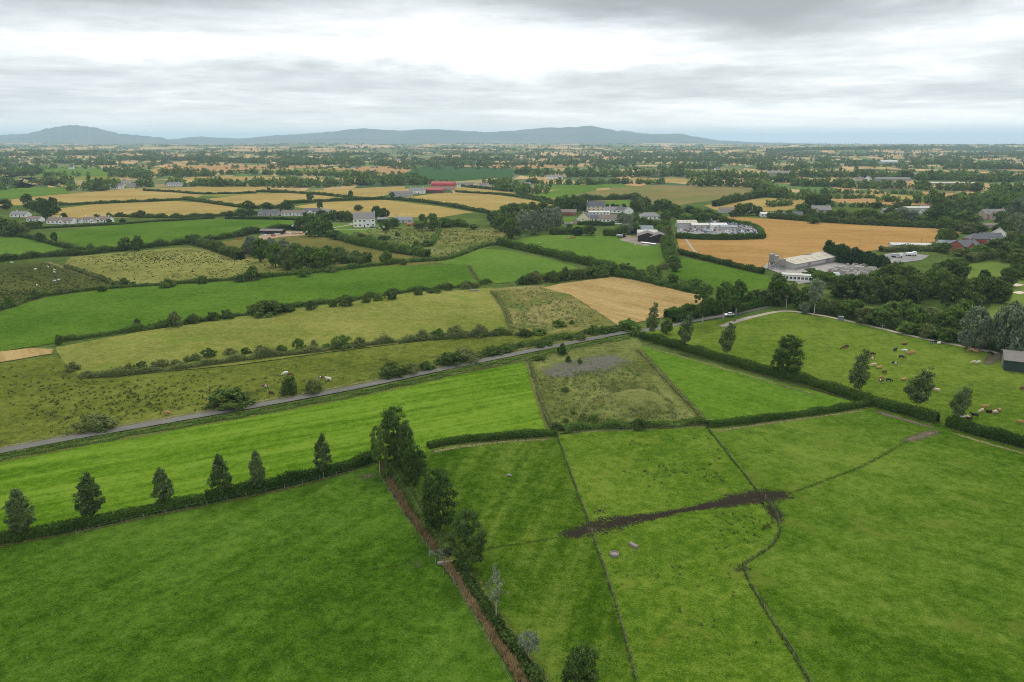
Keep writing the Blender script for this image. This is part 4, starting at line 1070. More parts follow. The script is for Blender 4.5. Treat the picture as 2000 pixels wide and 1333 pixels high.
rushes([(1240, 860), (1380, 845), (1440, 930), (1400, 950), (1260, 960), (1180, 900)], 60, 0.4, 'small dark tussocks in the upper lime paddock', 0.55, 2.0)
rushes([(1370, 1010), (1480, 995), (1515, 1020), (1500, 1060), (1400, 1080)], 45, 0.38, 'small dark tussocks in the lower lime paddock', 0.55, 1.6)
rushes([(1170, 1120), (1440, 1100), (1560, 1320), (1260, 1330)], 30, 0.34, 'scattered dark tufts in the foreground paddock', 0.4, 1.5)
rushes([(1050, 740), (1230, 715), (1350, 820), (1085, 835)], 900, 0.7, 'coarse weeds in the waste plot', 0.6, 2.5, 1.5, 10, 'leaf_olive', 'weeds')
rushes([(965, 570), (1060, 560), (1150, 610), (1190, 638), (1005, 648)], 500, 0.6, 'coarse weeds in the brown field', 0.5, 4, 2, 10, 'leaf_olive', 'weeds')
rushes([(640, 466), (740, 446), (980, 450), (970, 478), (870, 505), (720, 478)], 600, 0.9, 'coarse weeds on the rough ground by the white house', 0.5, 6, 2, 10, 'leaf_olive', 'weeds')
# ================================================================== trees
# near row along the left hedge
G = 'young trees spaced along the left hedge'
for i, (u, vb, vt, w) in enumerate([(45, 1050, 956, 64), (180, 1020, 923, 60), (321, 993, 912, 44), (435, 973, 888, 50), (505, 962, 881, 40), (632, 934, 847, 42)]):
    plant('alder', u, vb, vt, w, 'young_tree', 'young tree behind the clipped left hedge, %s of six' % ORD[i] if i < 5 else 'young tree behind the clipped left hedge, rightmost and standing apart', 'tree', G, var=i)
# clump at the hedge corner and the trees down the ditch
G = 'trees along the ditch'
plant('birch', 742, 925, 830, 42, 'tree', 'thin leaning tree with a pale bare trunk at the hedge corner', 'tree', G, var=1)
plant('poplar', 772, 902, 796, 60, 'tree', 'tallest tree of the clump at the hedge corner', 'tree', G, var=0)
plant('poplar', 790, 920, 828, 52, 'tree', 'second tree of the clump, in front of the tallest', 'tree', G, var=1)
plant('poplar', 812, 948, 870, 58, 'tree', 'tree just below the clump at the hedge corner', 'tree', G, var=2)
plant('poplar', 858, 1036, 917, 80, 'tree', 'broad dense tree halfway along the ditch', 'tree', G, var=1)
plant('poplar', 914, 1112, 999, 72, 'tree', 'dense tree with a bare lower trunk beside the gate', 'tree', G, var=0)
plant('sparse', 969, 1213, 1103, 40, 'birch_tree', 'thin sparse birch with a white trunk beside the ditch', 'tree', G)
plant('lollipop', 1032, 1287, 1236, 50, 'small_tree', 'small round grey-green tree leaning over the ditch', 'tree', G)
plant('poplar', 1133, 1392, 1260, 92, 'tree', 'leafy tree cut off by the bottom edge', 'tree', G, var=2)
plant('bushmid', 757, 938, 905, 24, 'bush', 'dark upright bush below the thin leaning tree', 'bush')
# wind-bent trees of the cattle pasture
G = 'wind-bent trees along the big hedge'
for u, vb, vt, w, lab, kd in [(1272, 657, 591, 30, 'narrow upright silvery tree beside the lane', 'windblown'), (1338, 682, 611, 32, 'narrow tree in the corner of the cattle pasture', 'windblown'),
                          (1418, 702, 624, 34, 'slim conical tree behind the big hedge', 'windblown'), (1536, 735, 655, 60, 'broad dark full-crowned tree behind the big hedge', 'poplar'),
                          (1672, 772, 682, 44, 'wind-bent tree in the middle of the big hedge', 'windblown'), (1790, 802, 717, 56, 'wind-bent tree with a heavy low branch', 'windblown'), (1870, 828, 749, 40, 'wind-bent tree with a pale trunk at the muddy gateway', 'windblown')]:
    plant(kd, u, vb, vt, w, 'tree', lab, 'tree', G, var=int(u) % 4)
G = 'birches beside the lane'
for i, (u, vb, vt, w, k) in enumerate([(1372, 634, 552, 44, 'birch'), (1412, 626, 550, 44, 'birch'), (1437, 616, 546, 40, 'birch'), (1518, 596, 533, 50, 'birch'), (1590, 614, 544, 38, 'silverbirch')]):
    plant(k, u, vb, vt, w, 'birch_tree', ['tall birch with a white trunk in front of the stubble', 'dark birch left of the parked white car', 'dark birch behind the parked white car', 'broad tree at the bend of the sandy track', 'silvery birch with a tall white trunk above the sandy track'][i], 'tree', G, var=i)
plant('roundmid', 1302, 652, 622, 26, 'bush', 'dark green bush beside the narrow silvery tree', 'bush')
plant('willow', 1902, 682, 599, 66, 'willow_tree', 'silvery willow left of the pair above the track', 'tree', 'silvery willows')
plant('willow', 1970, 694, 588, 78, 'willow_tree', 'larger silvery willow right of the pair beside the dark shed', 'tree', 'silvery willows')

# ------------------------------------------------------------------ rows of bushes
row([(112, 674, 15, 20), (266, 642, 16, 18), (290, 641, 16, 8), (316, 640, 26, 12), (339, 640, 28, 28), (377, 633, 30, 20), (414, 627, 24, 16), (441, 624, 26, 19), (515, 618, 78, 34), (560, 610, 30, 12), (605, 606, 26, 25), (650, 600, 20, 12), (674, 599, 34, 24), (714, 592, 22, 21), (738, 588, 22, 17), (763, 586, 26, 19), (817, 577, 18, 14), (848, 573, 30, 10), (875, 568, 18, 17), (908, 566, 20, 14), (928, 563, 22, 13)],
    'bush below the long green field, {o} in its row', 'bush', 'bush', 'bushes below the long green field', 'bush')
row([(135, 726, 32, 24), (166, 740, 40, 14), (226, 733, 20, 14), (250, 728, 24, 18), (274, 727, 26, 19), (308, 720, 40, 20), (340, 714, 24, 10), (365, 708, 20, 13), (380, 705, 24, 17), (405, 699, 30, 18), (445, 695, 32, 18), (478, 692, 24, 12), (505, 690, 26, 13), (546, 690, 36, 18), (582, 685, 28, 22), (612, 679, 20, 16), (636, 680, 24, 9), (664, 682, 38, 28), (699, 679, 44, 24), (825, 666, 36, 22), (857, 664, 36, 20), (892, 661, 54, 28), (937, 660, 36, 29), (970, 657, 14, 12)],
    'bush above the rushy pasture, {o} in its row', 'bush', 'bush', 'bushes above the rushy pasture', 'bushpale')
row([(170, 848, 94, 40, 'bushpale'), (435, 803, 92, 44, 'bush'), (564, 774, 36, 38, 'bush'), (608, 771, 50, 30, 'bushpale'), (765, 738, 62, 28, 'bush'), (800, 732, 44, 24, 'bushpale'), (832, 724, 34, 18, 'bush'), (875, 716, 52, 28, 'bush'), (908, 710, 54, 30, 'bushpale'), (962, 696, 46, 20, 'bush'), (990, 690, 24, 14, 'bushmid')],
    'large rounded bush on the far side of the lane, {o}', 'bush', 'bush', 'large bushes beside the lane')
row([(1025, 659, 32, 16), (1053, 655, 30, 14), (1055, 680, 24, 14), (1072, 676, 20, 12), (1093, 640, 36, 16), (1112, 665, 28, 15), (1136, 666, 22, 14), (1117, 634, 14, 8), (1160, 655, 30, 17), (1180, 653, 28, 16), (1198, 650, 22, 13)],
    'low bush between brown field and lane, {o}', 'bush', 'bush', 'low bushes beside the brown field', 'bushmid')
row([(1098, 694, 26, 24), (1110, 708, 13, 15), (1133, 711, 8, 9), (1105, 826, 16, 8), (1087, 842, 24, 18), (1140, 826, 22, 18), (1160, 826, 22, 14), (1196, 836, 40, 14), (1250, 841, 38, 20), (1262, 790, 50, 10), (1055, 705, 30, 10), (1105, 766, 18, 8), (1290, 836, 30, 10), (1340, 832, 34, 10), (1120, 810, 14, 6)],
    'scrub bush in the waste plot, {o}', 'bush', 'bush', 'scrub bushes in the waste plot', 'bush')
row([(1230, 648, 40, 24), (1243, 657, 30, 12), (1318, 614, 30, 16), (1346, 610, 34, 18), (1393, 606, 36, 18), (1217, 645, 18, 14)],
    'rounded bush beside the lane below the stubble, {o}', 'bush', 'bush', 'bushes below the stubble', 'bushmid')
row([(1047, 556, 32, 26), (1082, 552, 24, 24), (1103, 549, 34, 26), (1130, 546, 30, 22), (1155, 544, 30, 22), (1180, 541, 28, 22), (1223, 541, 42, 32), (1253, 548, 26, 20), (1280, 549, 34, 30), (1273, 530, 22, 14), (1300, 526, 30, 18), (1314, 556, 28, 22), (1336, 562, 26, 20), (1358, 566, 36, 22), (1382, 574, 28, 20), (1015, 556, 20, 12)],
    'round bush behind the pale stubble, {o}', 'bush', 'bush', 'bushes behind the stubble', 'bush')
row([(12, 602, 28, 24), (66, 584, 22, 18), (118, 575, 24, 15), (197, 570, 18, 13), (240, 561, 22, 20), (258, 560, 14, 12), (323, 563, 38, 22), (393, 555, 20, 19), (466, 552, 22, 16), (491, 549, 34, 26), (592, 542, 32, 22), (646, 533, 34, 18)],
    'bush above the long green field, {o} in its row', 'bush', 'bush', 'bushes above the long green field', 'bush')
row([(693, 508, 36, 20), (714, 513, 24, 22), (754, 518, 34, 26), (787, 518, 16, 16), (812, 488, 24, 18), (833, 482, 22, 14), (758, 468, 14, 8), (775, 462, 10, 7), (660, 500, 30, 18), (672, 515, 26, 15), (724, 474, 26, 18), (704, 470, 26, 16), (746, 470, 22, 12)],
    'bush on the rough ground below the white house, {o}', 'bush', 'bush', 'bushes on the rough ground', 'bush')

# ------------------------------------------------------------------ trees of the middle distance
row([(245, 489, 28, 26), (270, 490, 26, 30), (178, 494, 18, 18)], 'round tree in the hedge below the green ley, {o}', 'tree', 'tree', 'trees in the left hedge', 'roundmid')
row([(78, 472, 20, 18), (107, 474, 16, 20)], 'small tree above the light green field, {o}', 'tree', 'tree', 'small trees at the left', 'round')
row([(55, 408, 26, 30), (66, 413, 20, 22), (83, 420, 28, 34), (93, 427, 30, 38), (106, 419, 26, 34), (12, 410, 24, 22), (126, 428, 14, 12)], 'dark tree above the left bungalows, {o}', 'tree', 'tree', 'trees above the left bungalows', 'round')
wood([(5, 458, 40, 32, 'round'), (22, 452, 34, 24, 'round'), (30, 462, 34, 28, 'round'), (48, 460, 30, 22, 'roundolive'), (-8, 448, 40, 30, 'round'), (52, 450, 22, 16, 'round'), (64, 446, 22, 14, 'roundmid'), (76, 444, 18, 12, 'round')],
     'dark round tree in the clump at the left edge of the bungalows', 'tree', 'tree', 'clump left of the bungalows')
row([(190, 432, 14, 14), (213, 436, 10, 8), (240, 437, 12, 10), (276, 425, 18, 14)], 'small garden tree among the bungalows, {o}', 'tree', 'tree', 'garden trees of the bungalows', 'round')
row([(450, 425, 16, 13), (472, 425, 24, 17), (490, 424, 16, 18), (485, 408, 22, 16), (522, 413, 28, 18), (560, 418, 26, 28), (565, 404, 14, 10), (625, 410, 16, 16), (596, 424, 12, 10), (628, 424, 24, 14)], 'dark tree beside the slate bungalows, {o}', 'tree', 'tree', 'trees by the slate bungalows', 'round')
plant('roundmid', 606, 394, 376, 16, 'tree', 'lone pale tree on the edge of the golden fields', 'tree')
plant('round', 685, 388, 372, 11, 'tree', 'lone dark egg-shaped tree among the golden fields', 'tree')
plant('round', 525, 375, 367, 10, 'tree', 'tiny round tree on the far golden strip', 'tree')
plant('round', 766, 388, 375, 12, 'tree', 'small dark tree left of the farm sheds', 'tree')
plant('round', 780, 342, 334, 8, 'tree', 'lone tree at the corner of the orange field', 'tree')
# willow wood
wood([(492, 500, 32, 40, 'willow'), (510, 512, 38, 46, 'roundmid'), (530, 500, 36, 36, 'willow'), (538, 522, 40, 48, 'roundmid'), (555, 506, 38, 40, 'willow'), (562, 527, 42, 44, 'roundolive'), (580, 510, 36, 36, 'roundmid'), (588, 530, 42, 46, 'roundmid'), (605, 520, 38, 40, 'round'), (618, 529, 44, 46, 'roundmid'), (634, 522, 36, 38, 'roundmid'), (640, 510, 28, 30, 'round'), (508, 492, 30, 26, 'roundmid'), (652, 516, 26, 26, 'round'), (480, 496, 22, 20, 'roundolive')],
     'grey-green tree in the round wood below the dirt yard', 'tree', 'tree', 'round wood below the dirt yard')
wood([(588, 450, 34, 26, 'round'), (606, 446, 36, 30, 'roundmid'), (622, 462, 40, 36, 'roundmid'), (640, 460, 30, 28, 'round'), (604, 462, 30, 28, 'roundmid'), (636, 436, 26, 20, 'round'), (652, 432, 26, 22, 'round'), (668, 432, 24, 20, 'round'), (680, 434, 24, 22, 'roundmid'), (655, 468, 22, 18, 'round')],
     'dark tree in the belt left of the big white house', 'tree', 'tree', 'belt left of the white house')
row([(700, 412, 20, 12), (735, 424, 22, 22), (750, 432, 22, 26), (754, 452, 22, 24), (770, 446, 22, 20), (742, 420, 14, 12)], 'dark garden tree behind the big white house, {o}', 'tree', 'tree', 'garden trees of the white house', 'round')
row([(680, 466, 10, 6), (690, 467, 10, 7), (668, 464, 9, 6)], 'tiny clipped shrub on the white house lawn, {o}', 'shrub', 'shrub', 'shrubs on the lawn', 'round')
row([(825, 436, 18, 18), (845, 450, 30, 34), (820, 446, 34, 14), (870, 444, 40, 18), (895, 442, 36, 14), (908, 444, 18, 10), (925, 448, 22, 10), (960, 430, 24, 12)], 'bushy tree on the rough ground right of the white house, {o}', 'tree', 'tree', 'bushy trees right of the white house', 'roundmid')
# wood in the centre
wood([(968, 442, 34, 30, 'round'), (985, 434, 34, 34, 'roundmid'), (1002, 430, 36, 34, 'round'), (1020, 428, 34, 32, 'roundmid'), (1040, 424, 32, 30, 'round'), (1060, 422, 30, 28, 'round'), (978, 452, 36, 36, 'roundmid'), (1000, 466, 42, 40, 'round'), (1022, 452, 40, 44, 'willow'), (1045, 458, 42, 48, 'willow'), (1068, 450, 40, 46, 'willow'), (1086, 444, 34, 40, 'willow'), (1034, 444, 36, 36, 'roundmid'), (1008, 444, 34, 32, 'roundmid'), (1080, 424, 26, 24, 'round')],
     'tall tree in the wood left of the village', 'tree', 'tree', 'wood left of the village')
wood([(1105, 412, 36, 32, 'roundmid'), (1120, 416, 36, 36, 'round'), (1092, 408, 26, 24, 'round'), (1135, 412, 28, 26, 'round'), (1146, 410, 20, 18, 'conifer'), (1176, 412, 16, 14, 'conifer'), (1186, 411, 12, 12, 'conifer'), (1197, 411, 14, 13, 'conifer'), (1206, 412, 12, 12, 'conifer'), (1218, 411, 14, 13, 'conifer'), (1238, 416, 26, 24, 'round'), (1250, 414, 28, 26, 'roundolive'), (1262, 412, 24, 20, 'roundyel'), (1270, 420, 24, 20, 'round'), (1285, 412, 26, 22, 'round'), (1296, 408, 24, 20, 'roundmid'), (1305, 420, 32, 28, 'round'), (1318, 424, 30, 26, 'round'), (1300, 432, 28, 22, 'roundmid'), (1328, 430, 30, 22, 'round'), (1345, 424, 28, 22, 'conifer'), (1360, 430, 34, 24, 'round'), (1340, 436, 36, 20, 'roundmid'), (1376, 434, 30, 20, 'roundmid'), (1382, 424, 24, 16, 'round'), (1398, 430, 30, 14, 'round'), (1412, 434, 24, 12, 'round'), (1215, 436, 26, 22, 'willow'), (1228, 444, 28, 26, 'willow'), (1238, 436, 24, 20, 'roundmid'), (1255, 440, 22, 16, 'roundmid'), (1270, 444, 24, 16, 'roundyel'), (1284, 446, 22, 16, 'roundmid'), (1222, 458, 32, 22, 'willow'), (1240, 456, 24, 18, 'round'), (1152, 460, 24, 20, 'round'), (1128, 460, 22, 17, 'conifer'), (1178, 432, 12, 12, 'willow'), (1112, 446, 16, 8, 'round'), (1290, 462, 24, 24, 'roundmid')],
     'garden tree among the village houses and barns', 'tree', 'tree', 'village garden trees')
row([(1445, 421, 28, 24), (1462, 420, 26, 24), (1480, 421, 22, 18), (1432, 424, 18, 12)], 'tall dark tree behind the scrap yard, {o}', 'tree', 'tree', 'trees behind the scrap yard', 'round')
row([(1297, 452, 26, 24, 'roundmid'), (1303, 466, 30, 26, 'roundolive'), (1298, 480, 24, 20, 'roundmid'), (1306, 494, 30, 26, 'roundmid'), (1310, 508, 28, 20, 'roundolive'), (1314, 520, 30, 22, 'roundmid'), (1319, 530, 28, 18, 'round')], 'bushy tree in the overgrown hedge right of the barns, {o}', 'tree', 'tree', 'trees in the overgrown hedge')
# conifer belt behind the block works
row([(1616 + i * 8.6, 507 + i * 1.75, 24, 38 - (i % 3) * 2 - i * 0.6) for i in range(14)], 'dark conifer in the dense belt behind the block works, {o}', 'conifer_tree', 'conifer', 'conifer belt', 'conifer')
# big dark wood on the right
W = [(1522, 596, 50, 56, 'roundmid'), (1495, 596, 40, 32, 'round'), (1476, 594, 40, 30, 'roundmid'), (1545, 590, 36, 40, 'roundolive'), (1560, 600, 34, 34, 'roundmid'), (1575, 600, 40, 44, 'roundmid'),
     (1585, 545, 38, 26, 'round'), (1600, 556, 42, 34, 'roundmid'), (1618, 560, 40, 36, 'roundmid'), (1635, 578, 48, 50, 'round'), (1655, 585, 50, 62, 'round'), (1680, 580, 48, 56, 'round'), (1700, 592, 54, 66, 'round'), (1725, 588, 50, 58, 'round'), (1745, 592, 54, 60, 'round'), (1735, 562, 50, 50, 'round'), (1765, 588, 50, 56, 'round'), (1790, 590, 54, 62, 'round'), (1770, 560, 46, 46, 'round'), (1750, 548, 44, 40, 'roundmid'), (1715, 556, 44, 36, 'roundmid'), (1815, 580, 52, 56, 'roundmid'), (1840, 582, 52, 54, 'round'), (1862, 600, 56, 64, 'round'), (1890, 602, 58, 66, 'round'), (1912, 592, 54, 60, 'round'), (1935, 588, 46, 52, 'round'), (1955, 592, 42, 46, 'round'), (1920, 560, 30, 36, 'conifer'), (1850, 555, 60, 52, 'round'), (1870, 548, 44, 50, 'round'), (1835, 560, 44, 40, 'roundmid'), (1968, 560, 44, 40, 'round'), (1990, 545, 40, 34, 'roundmid'),
     (1650, 616, 40, 34, 'roundmid'), (1668, 622, 44, 40, 'roundmid'), (1690, 632, 44, 34, 'roundolive'), (1715, 636, 46, 38, 'roundmid'), (1740, 632, 50, 46, 'roundmid'), (1765, 630, 54, 48, 'roundmid'), (1790, 642, 50, 50, 'roundmid'), (1815, 640, 48, 44, 'roundolive'), (1840, 650, 46, 46, 'roundmid'), (1865, 640, 50, 50, 'roundmid'), (1880, 620, 42, 40, 'roundmid'), (1770, 652, 36, 26, 'roundmid'), (1810, 660, 40, 30, 'roundolive'), (1845, 668, 38, 30, 'roundmid'), (1625, 612, 36, 28, 'roundolive'), (1606, 606, 34, 26, 'roundmid'), (1572, 612, 24, 24, 'willow'), (1935, 660, 40, 40, 'round'), (1985, 640, 40, 50, 'willow')]
W = [(u, v, w, h * (0.80 if 1575 < u < 1735 and v < 600 else 0.92), k) for u, v, w, h, k in W]
wood(W, 'dense dark tree in the big wood right of the block works', 'tree', 'tree', 'big wood right of the block works')
# woods round the houses at the right edge
W2 = [(1838, 476, 26, 30, 'roundmid'), (1852, 480, 28, 34, 'roundyel'), (1842, 452, 34, 30, 'roundmid'), (1860, 470, 22, 18, 'round'), (1870, 450, 40, 20, 'round'), (1890, 456, 44, 22, 'roundolive'), (1912, 456, 34, 18, 'round'), (1826, 490, 26, 16, 'roundmid'), (1845, 494, 30, 20, 'roundmid'), (1885, 440, 44, 28, 'roundmid'), (1862, 436, 40, 30, 'roundmid'), (1905, 436, 28, 18, 'willow'), (1830, 432, 40, 36, 'round'), (1850, 420, 38, 30, 'round'), (1870, 416, 36, 28, 'round'), (1890, 420, 40, 26, 'round'), (1915, 414, 40, 24, 'roundmid'), (1940, 412, 44, 28, 'roundmid'), (1965, 416, 44, 34, 'roundmid'), (1990, 424, 50, 40, 'willow'), (1955, 440, 36, 28, 'roundmid'), (1960, 466, 44, 34, 'round'), (1985, 460, 50, 44, 'willow'), (1975, 484, 44, 32, 'roundolive'), (1998, 500, 44, 44, 'roundmid'), (1945, 500, 46, 34, 'round'), (1968, 512, 48, 40, 'round'), (1930, 500, 36, 24, 'round'), (1915, 504, 40, 26, 'roundmid'), (1990, 525, 46, 40, 'round'), (1896, 505, 30, 20, 'roundmid'), (1875, 500, 34, 16, 'roundolive'),
      (1815, 432, 30, 24, 'roundmid'), (1800, 438, 30, 18, 'roundmid'), (1780, 432, 34, 22, 'willow'), (1760, 430, 34, 26, 'willow'), (1740, 436, 34, 22, 'roundmid'), (1722, 438, 30, 20, 'roundyel'), (1700, 436, 36, 26, 'round'), (1680, 434, 36, 24, 'roundmid'), (1660, 436, 32, 22, 'roundolive'), (1640, 434, 34, 26, 'roundmid'), (1620, 432, 28, 22, 'roundyel'), (1600, 434, 30, 22, 'roundmid'), (1586, 428, 24, 20, 'round'), (1572, 422, 28, 24, 'roundmid'), (1588, 405, 40, 26, 'round'), (1610, 402, 36, 24, 'round'), (1565, 412, 24, 14, 'round'), (1712, 408, 24, 14, 'round'), (1755, 412, 28, 18, 'round'), (1770, 404, 22, 14, 'roundmid'), (1540, 426, 18, 16, 'roundmid'), (1522, 424, 20, 14, 'round'), (1590, 437, 26, 12, 'roundmid'), (1740, 420, 24, 14, 'round'), (1690, 424, 26, 16, 'roundmid')]
wood(W2, 'garden tree among the houses right of the wheat field', 'tree', 'tree', 'trees round the right houses')

# ------------------------------------------------------------------ far woods and tree belts: nobody could count them
def woodland(specs, label, seed, extra=None):
    rng = np.random.default_rng(seed)
    pts = []
    for u0, v0, u1, v1, hp, dens in specs:
        a, b = Ph(u0, v0), Ph(u1, v1)
        dist = (a.length + b.length) / 2
        hm = min(17.0, max(5.5, hp / F * dist))
        L_ = (b - a).length
        n = max(2, int(L_ / (hm * 0.46) * dens))
        deep = hm * (0.5 + 0.9 * max(0, dens - 1))
        t = rng.random(n)
        x = a.x + (b.x - a.x) * t + rng.normal(0, hm * .2, n); y = a.y + (b.y - a.y) * t + rng.uniform(-0.3, 1.0, n) * deep
        h = hm * np.clip(rng.normal(0.86, 0.2, n), 0.4, 1.35)
        pts.append(np.stack([x, y, h, h * rng.uniform(0.75, 1.2, n)], 1))
    if extra is not None: pts.append(extra)
    A = np.concatenate(pts)
    src = []
    for kd in ('far0', 'far1', 'far2'):
        for cm, _, h0, w0 in PROTO[kd]:
            V = np.zeros(len(cm.vertices) * 3, np.float32); cm.vertices.foreach_get('co', V); V = V.reshape(-1, 3)
            Q = np.zeros(len(cm.loops), np.int32); cm.loops.foreach_get('vertex_index', Q); Q = Q.reshape(-1, 4)
            T = np.zeros(len(Q), np.float32); cm.attributes['tone'].data.foreach_get('value', T)
            src.append((V, Q, T, h0, w0, 0 if kd == 'far0' else 1))
    Vs, Qs, Ts, Ms = [], [], [], []; base = 0; HZ = hill(A[:, 0], A[:, 1])
    pick = rng.integers(0, len(src), len(A)); rot = rng.uniform(0, 6.28, len(A)); br = rng.normal(0, 0.12, len(A))
    for i, (x, y, h, w) in enumerate(A):
        V, Q, T, h0, w0, mi = src[pick[i]]
        c, s = math.cos(rot[i]), math.sin(rot[i]); kx = w / w0; kz = h / h0
        W_ = np.empty_like(V)
        W_[:, 0] = (V[:, 0] * c - V[:, 1] * s) * kx + x
        W_[:, 1] = (V[:, 0] * s + V[:, 1] * c) * kx + y
        W_[:, 2] = V[:, 2] * kz + 0.02 + HZ[i]
        Vs.append(W_); Qs.append(Q + base); Ts.append(np.clip(T + br[i], 0, 1)); Ms.append(np.full(len(Q), mi)); base += len(V)
    me = me_np('woodland', np.concatenate(Vs), np.concatenate(Qs), [M['leaf_dark'], M['leaf_mid']], np.concatenate(Ts), np.concatenate(Ms))
    o = link(bpy.data.objects.new('woodland', me))
    return tag(o, label, 'woodland', None, 'stuff')

BELTS = [
    # left
    (-40, 342, 68, 341, 27, 3.0), (-40, 345, 60, 344, 14, 2.0), (-40, 362, 60, 360, 15, 1.6), (0, 372, 20, 372, 16, 1.4), (60, 361, 140, 363, 18, 1.8), (135, 373, 215, 372, 22, 3.2), (200, 362, 300, 362, 9, 1.2), (212, 345, 290, 350, 14, 1.5), (205, 335, 290, 343, 9, 1.3), (290, 341, 300, 341, 8, 1), (320, 343, 420, 345, 15, 1.8), (400, 342, 500, 340, 9, 1.3),
    (300, 347, 420, 345, 9, 1.2), (80, 345, 170, 345, 9, 1.2), (325, 364, 520, 365, 15, 2.2), (250, 366, 300, 366, 14, 1.6), (160, 323, 222, 323, 12, 3), (222, 313, 420, 315, 13, 3), (420, 316, 520, 320, 14, 3.0), (190, 312, 300, 310, 7, 1.8), (-40, 305, 190, 304, 9, 2.5), (60, 320, 160, 320, 8, 1.2), (-40, 318, 40, 318, 9, 1.5), (-40, 328, 20, 328, 14, 2),
    # centre left
    (500, 342, 640, 345, 11, 1.6), (640, 346, 800, 352, 13, 1.6), (500, 363, 680, 364, 15, 2.2), (520, 367, 640, 367, 13, 1.8), (660, 362, 830, 362, 17, 2.6), (780, 356, 830, 356, 24, 2.6), (740, 358, 800, 354, 12, 1.4), (540, 324, 700, 322, 13, 2.2), (690, 324, 845, 324, 11, 2.2), (655, 303, 712, 303, 11, 3), (500, 304, 600, 302, 9, 2.5), (560, 318, 700, 318, 9, 2), (840, 323, 960, 325, 14, 2), (840, 314, 1000, 314, 9, 2.2), (900, 306, 1000, 306, 7, 2),
    (830, 359, 890, 361, 10, 1.6), (945, 361, 1000, 357, 11, 1.6), (985, 374, 1010, 372, 28, 2.4), (960, 372, 980, 372, 12, 1.3),
    # centre right
    (1000, 341, 1110, 343, 16, 2.0), (1110, 346, 1230, 346, 30, 3.2), (1220, 345, 1340, 345, 22, 2.6), (1030, 347, 1100, 347, 10, 1.5), (1010, 379, 1030, 376, 22, 2.2), (1045, 380, 1066, 378, 22, 2.2), (1030, 358, 1066, 360, 11, 1.6), (1065, 361, 1180, 362, 12, 2), (1180, 360, 1300, 360, 11, 2), (1350, 364, 1480, 367, 16, 2.4), (1340, 348, 1420, 350, 18, 2.2), (1390, 350, 1500, 352, 24, 2.8), (1480, 372, 1520, 378, 18, 2), (1500, 383, 1535, 390, 22, 2.6), (1000, 323, 1100, 322, 9, 1.5), (1160, 318, 1180, 318, 12, 2), (1110, 318, 1240, 320, 8, 1.4), (1240, 316, 1500, 318, 9, 2), (1000, 310, 1180, 310, 7, 1.8), (1180, 306, 1400, 306, 8, 2.2), (1310, 330, 1380, 330, 16, 2), (1480, 333, 1560, 335, 14, 2),
    # right
    (1560, 346, 1700, 348, 22, 3.2), (1690, 350, 1800, 350, 24, 3.2), (1800, 353, 1900, 350, 24, 3.2), (1880, 356, 2040, 356, 26, 3.4), (1540, 364, 1660, 366, 14, 2.6), (1650, 368, 1800, 370, 15, 2.6), (1795, 371, 1960, 376, 13, 2.4), (1540, 392, 1600, 393, 16, 2.2), (1500, 356, 1560, 358, 18, 2.4), (1560, 378, 1660, 381, 10, 1.5), (1630, 389, 1710, 388, 9, 1.6), (1712, 394, 1790, 397, 12, 1.8), (1655, 379, 1800, 380, 7, 1.2), (1805, 401, 1900, 402, 22, 2.6), (1890, 400, 2040, 404, 18, 2.6), (1900, 392, 2040, 388, 14, 2.2), (1960, 380, 2040, 380, 18, 2.4), (1500, 405, 1545, 402, 12, 1.6), (1620, 404, 1760, 408, 8, 1.2),
    (1500, 296, 1700, 293, 6, 3), (1680, 292, 1900, 290, 7, 4), (1850, 294, 2060, 292, 7, 4), (1500, 302, 1620, 303, 7, 2.2), (1640, 303, 1720, 303, 6, 1.5), (1850, 304, 2040, 304, 10, 2.6), (1560, 330, 1640, 328, 10, 1.8), (1850, 330, 2040, 332, 14, 2.2), (1780, 322, 1900, 320, 9, 2),
]
def lattice_trees():
    rng = np.random.default_rng(77); res = []
    ny, nx = FARX.shape
    for i in range(ny):
        y = FARROWS[i]
        if y < 2100: continue
        for j in range(nx - 1):
            for (i2, j2) in ((i, j + 1), (i + 1, j)):
                if i2 >= ny: continue
                r = rng.random()
                if r < 0.58: continue
                a = np.array([FARX[i, j], FARY[i, j]]); b = np.array([FARX[i2, j2], FARY[i2, j2]])
                if abs(a[0]) > 0.74 * a[1] + 150: continue
                L_ = np.linalg.norm(b - a)
                sp = 14 if y < 5000 else 22 if y < 9000 else 34
                dn = rng.uniform(0.15, 0.7) * (3.6 if r > 0.88 else 1.0)
                n = int(L_ / sp * dn)
                t = rng.random(n)[:, None]
                p = a + (b - a) * t + rng.normal(0, 3 if r < .86 else 22, (n, 2))
                h = np.clip(rng.normal(8.0, 2.8, n), 3.5, 15)
                res.append(np.concatenate([p, h[:, None], (h * rng.uniform(0.9, 1.5, n) * (1.0 if y < 5000 else 1.5))[:, None]], 1))
    return np.concatenate(res)
woodland(BELTS, 'far woods and tree belts seen as dark bands', 4)
woodland([], 'far hedgerow trees between the small fields out to the horizon', 6, lattice_trees())
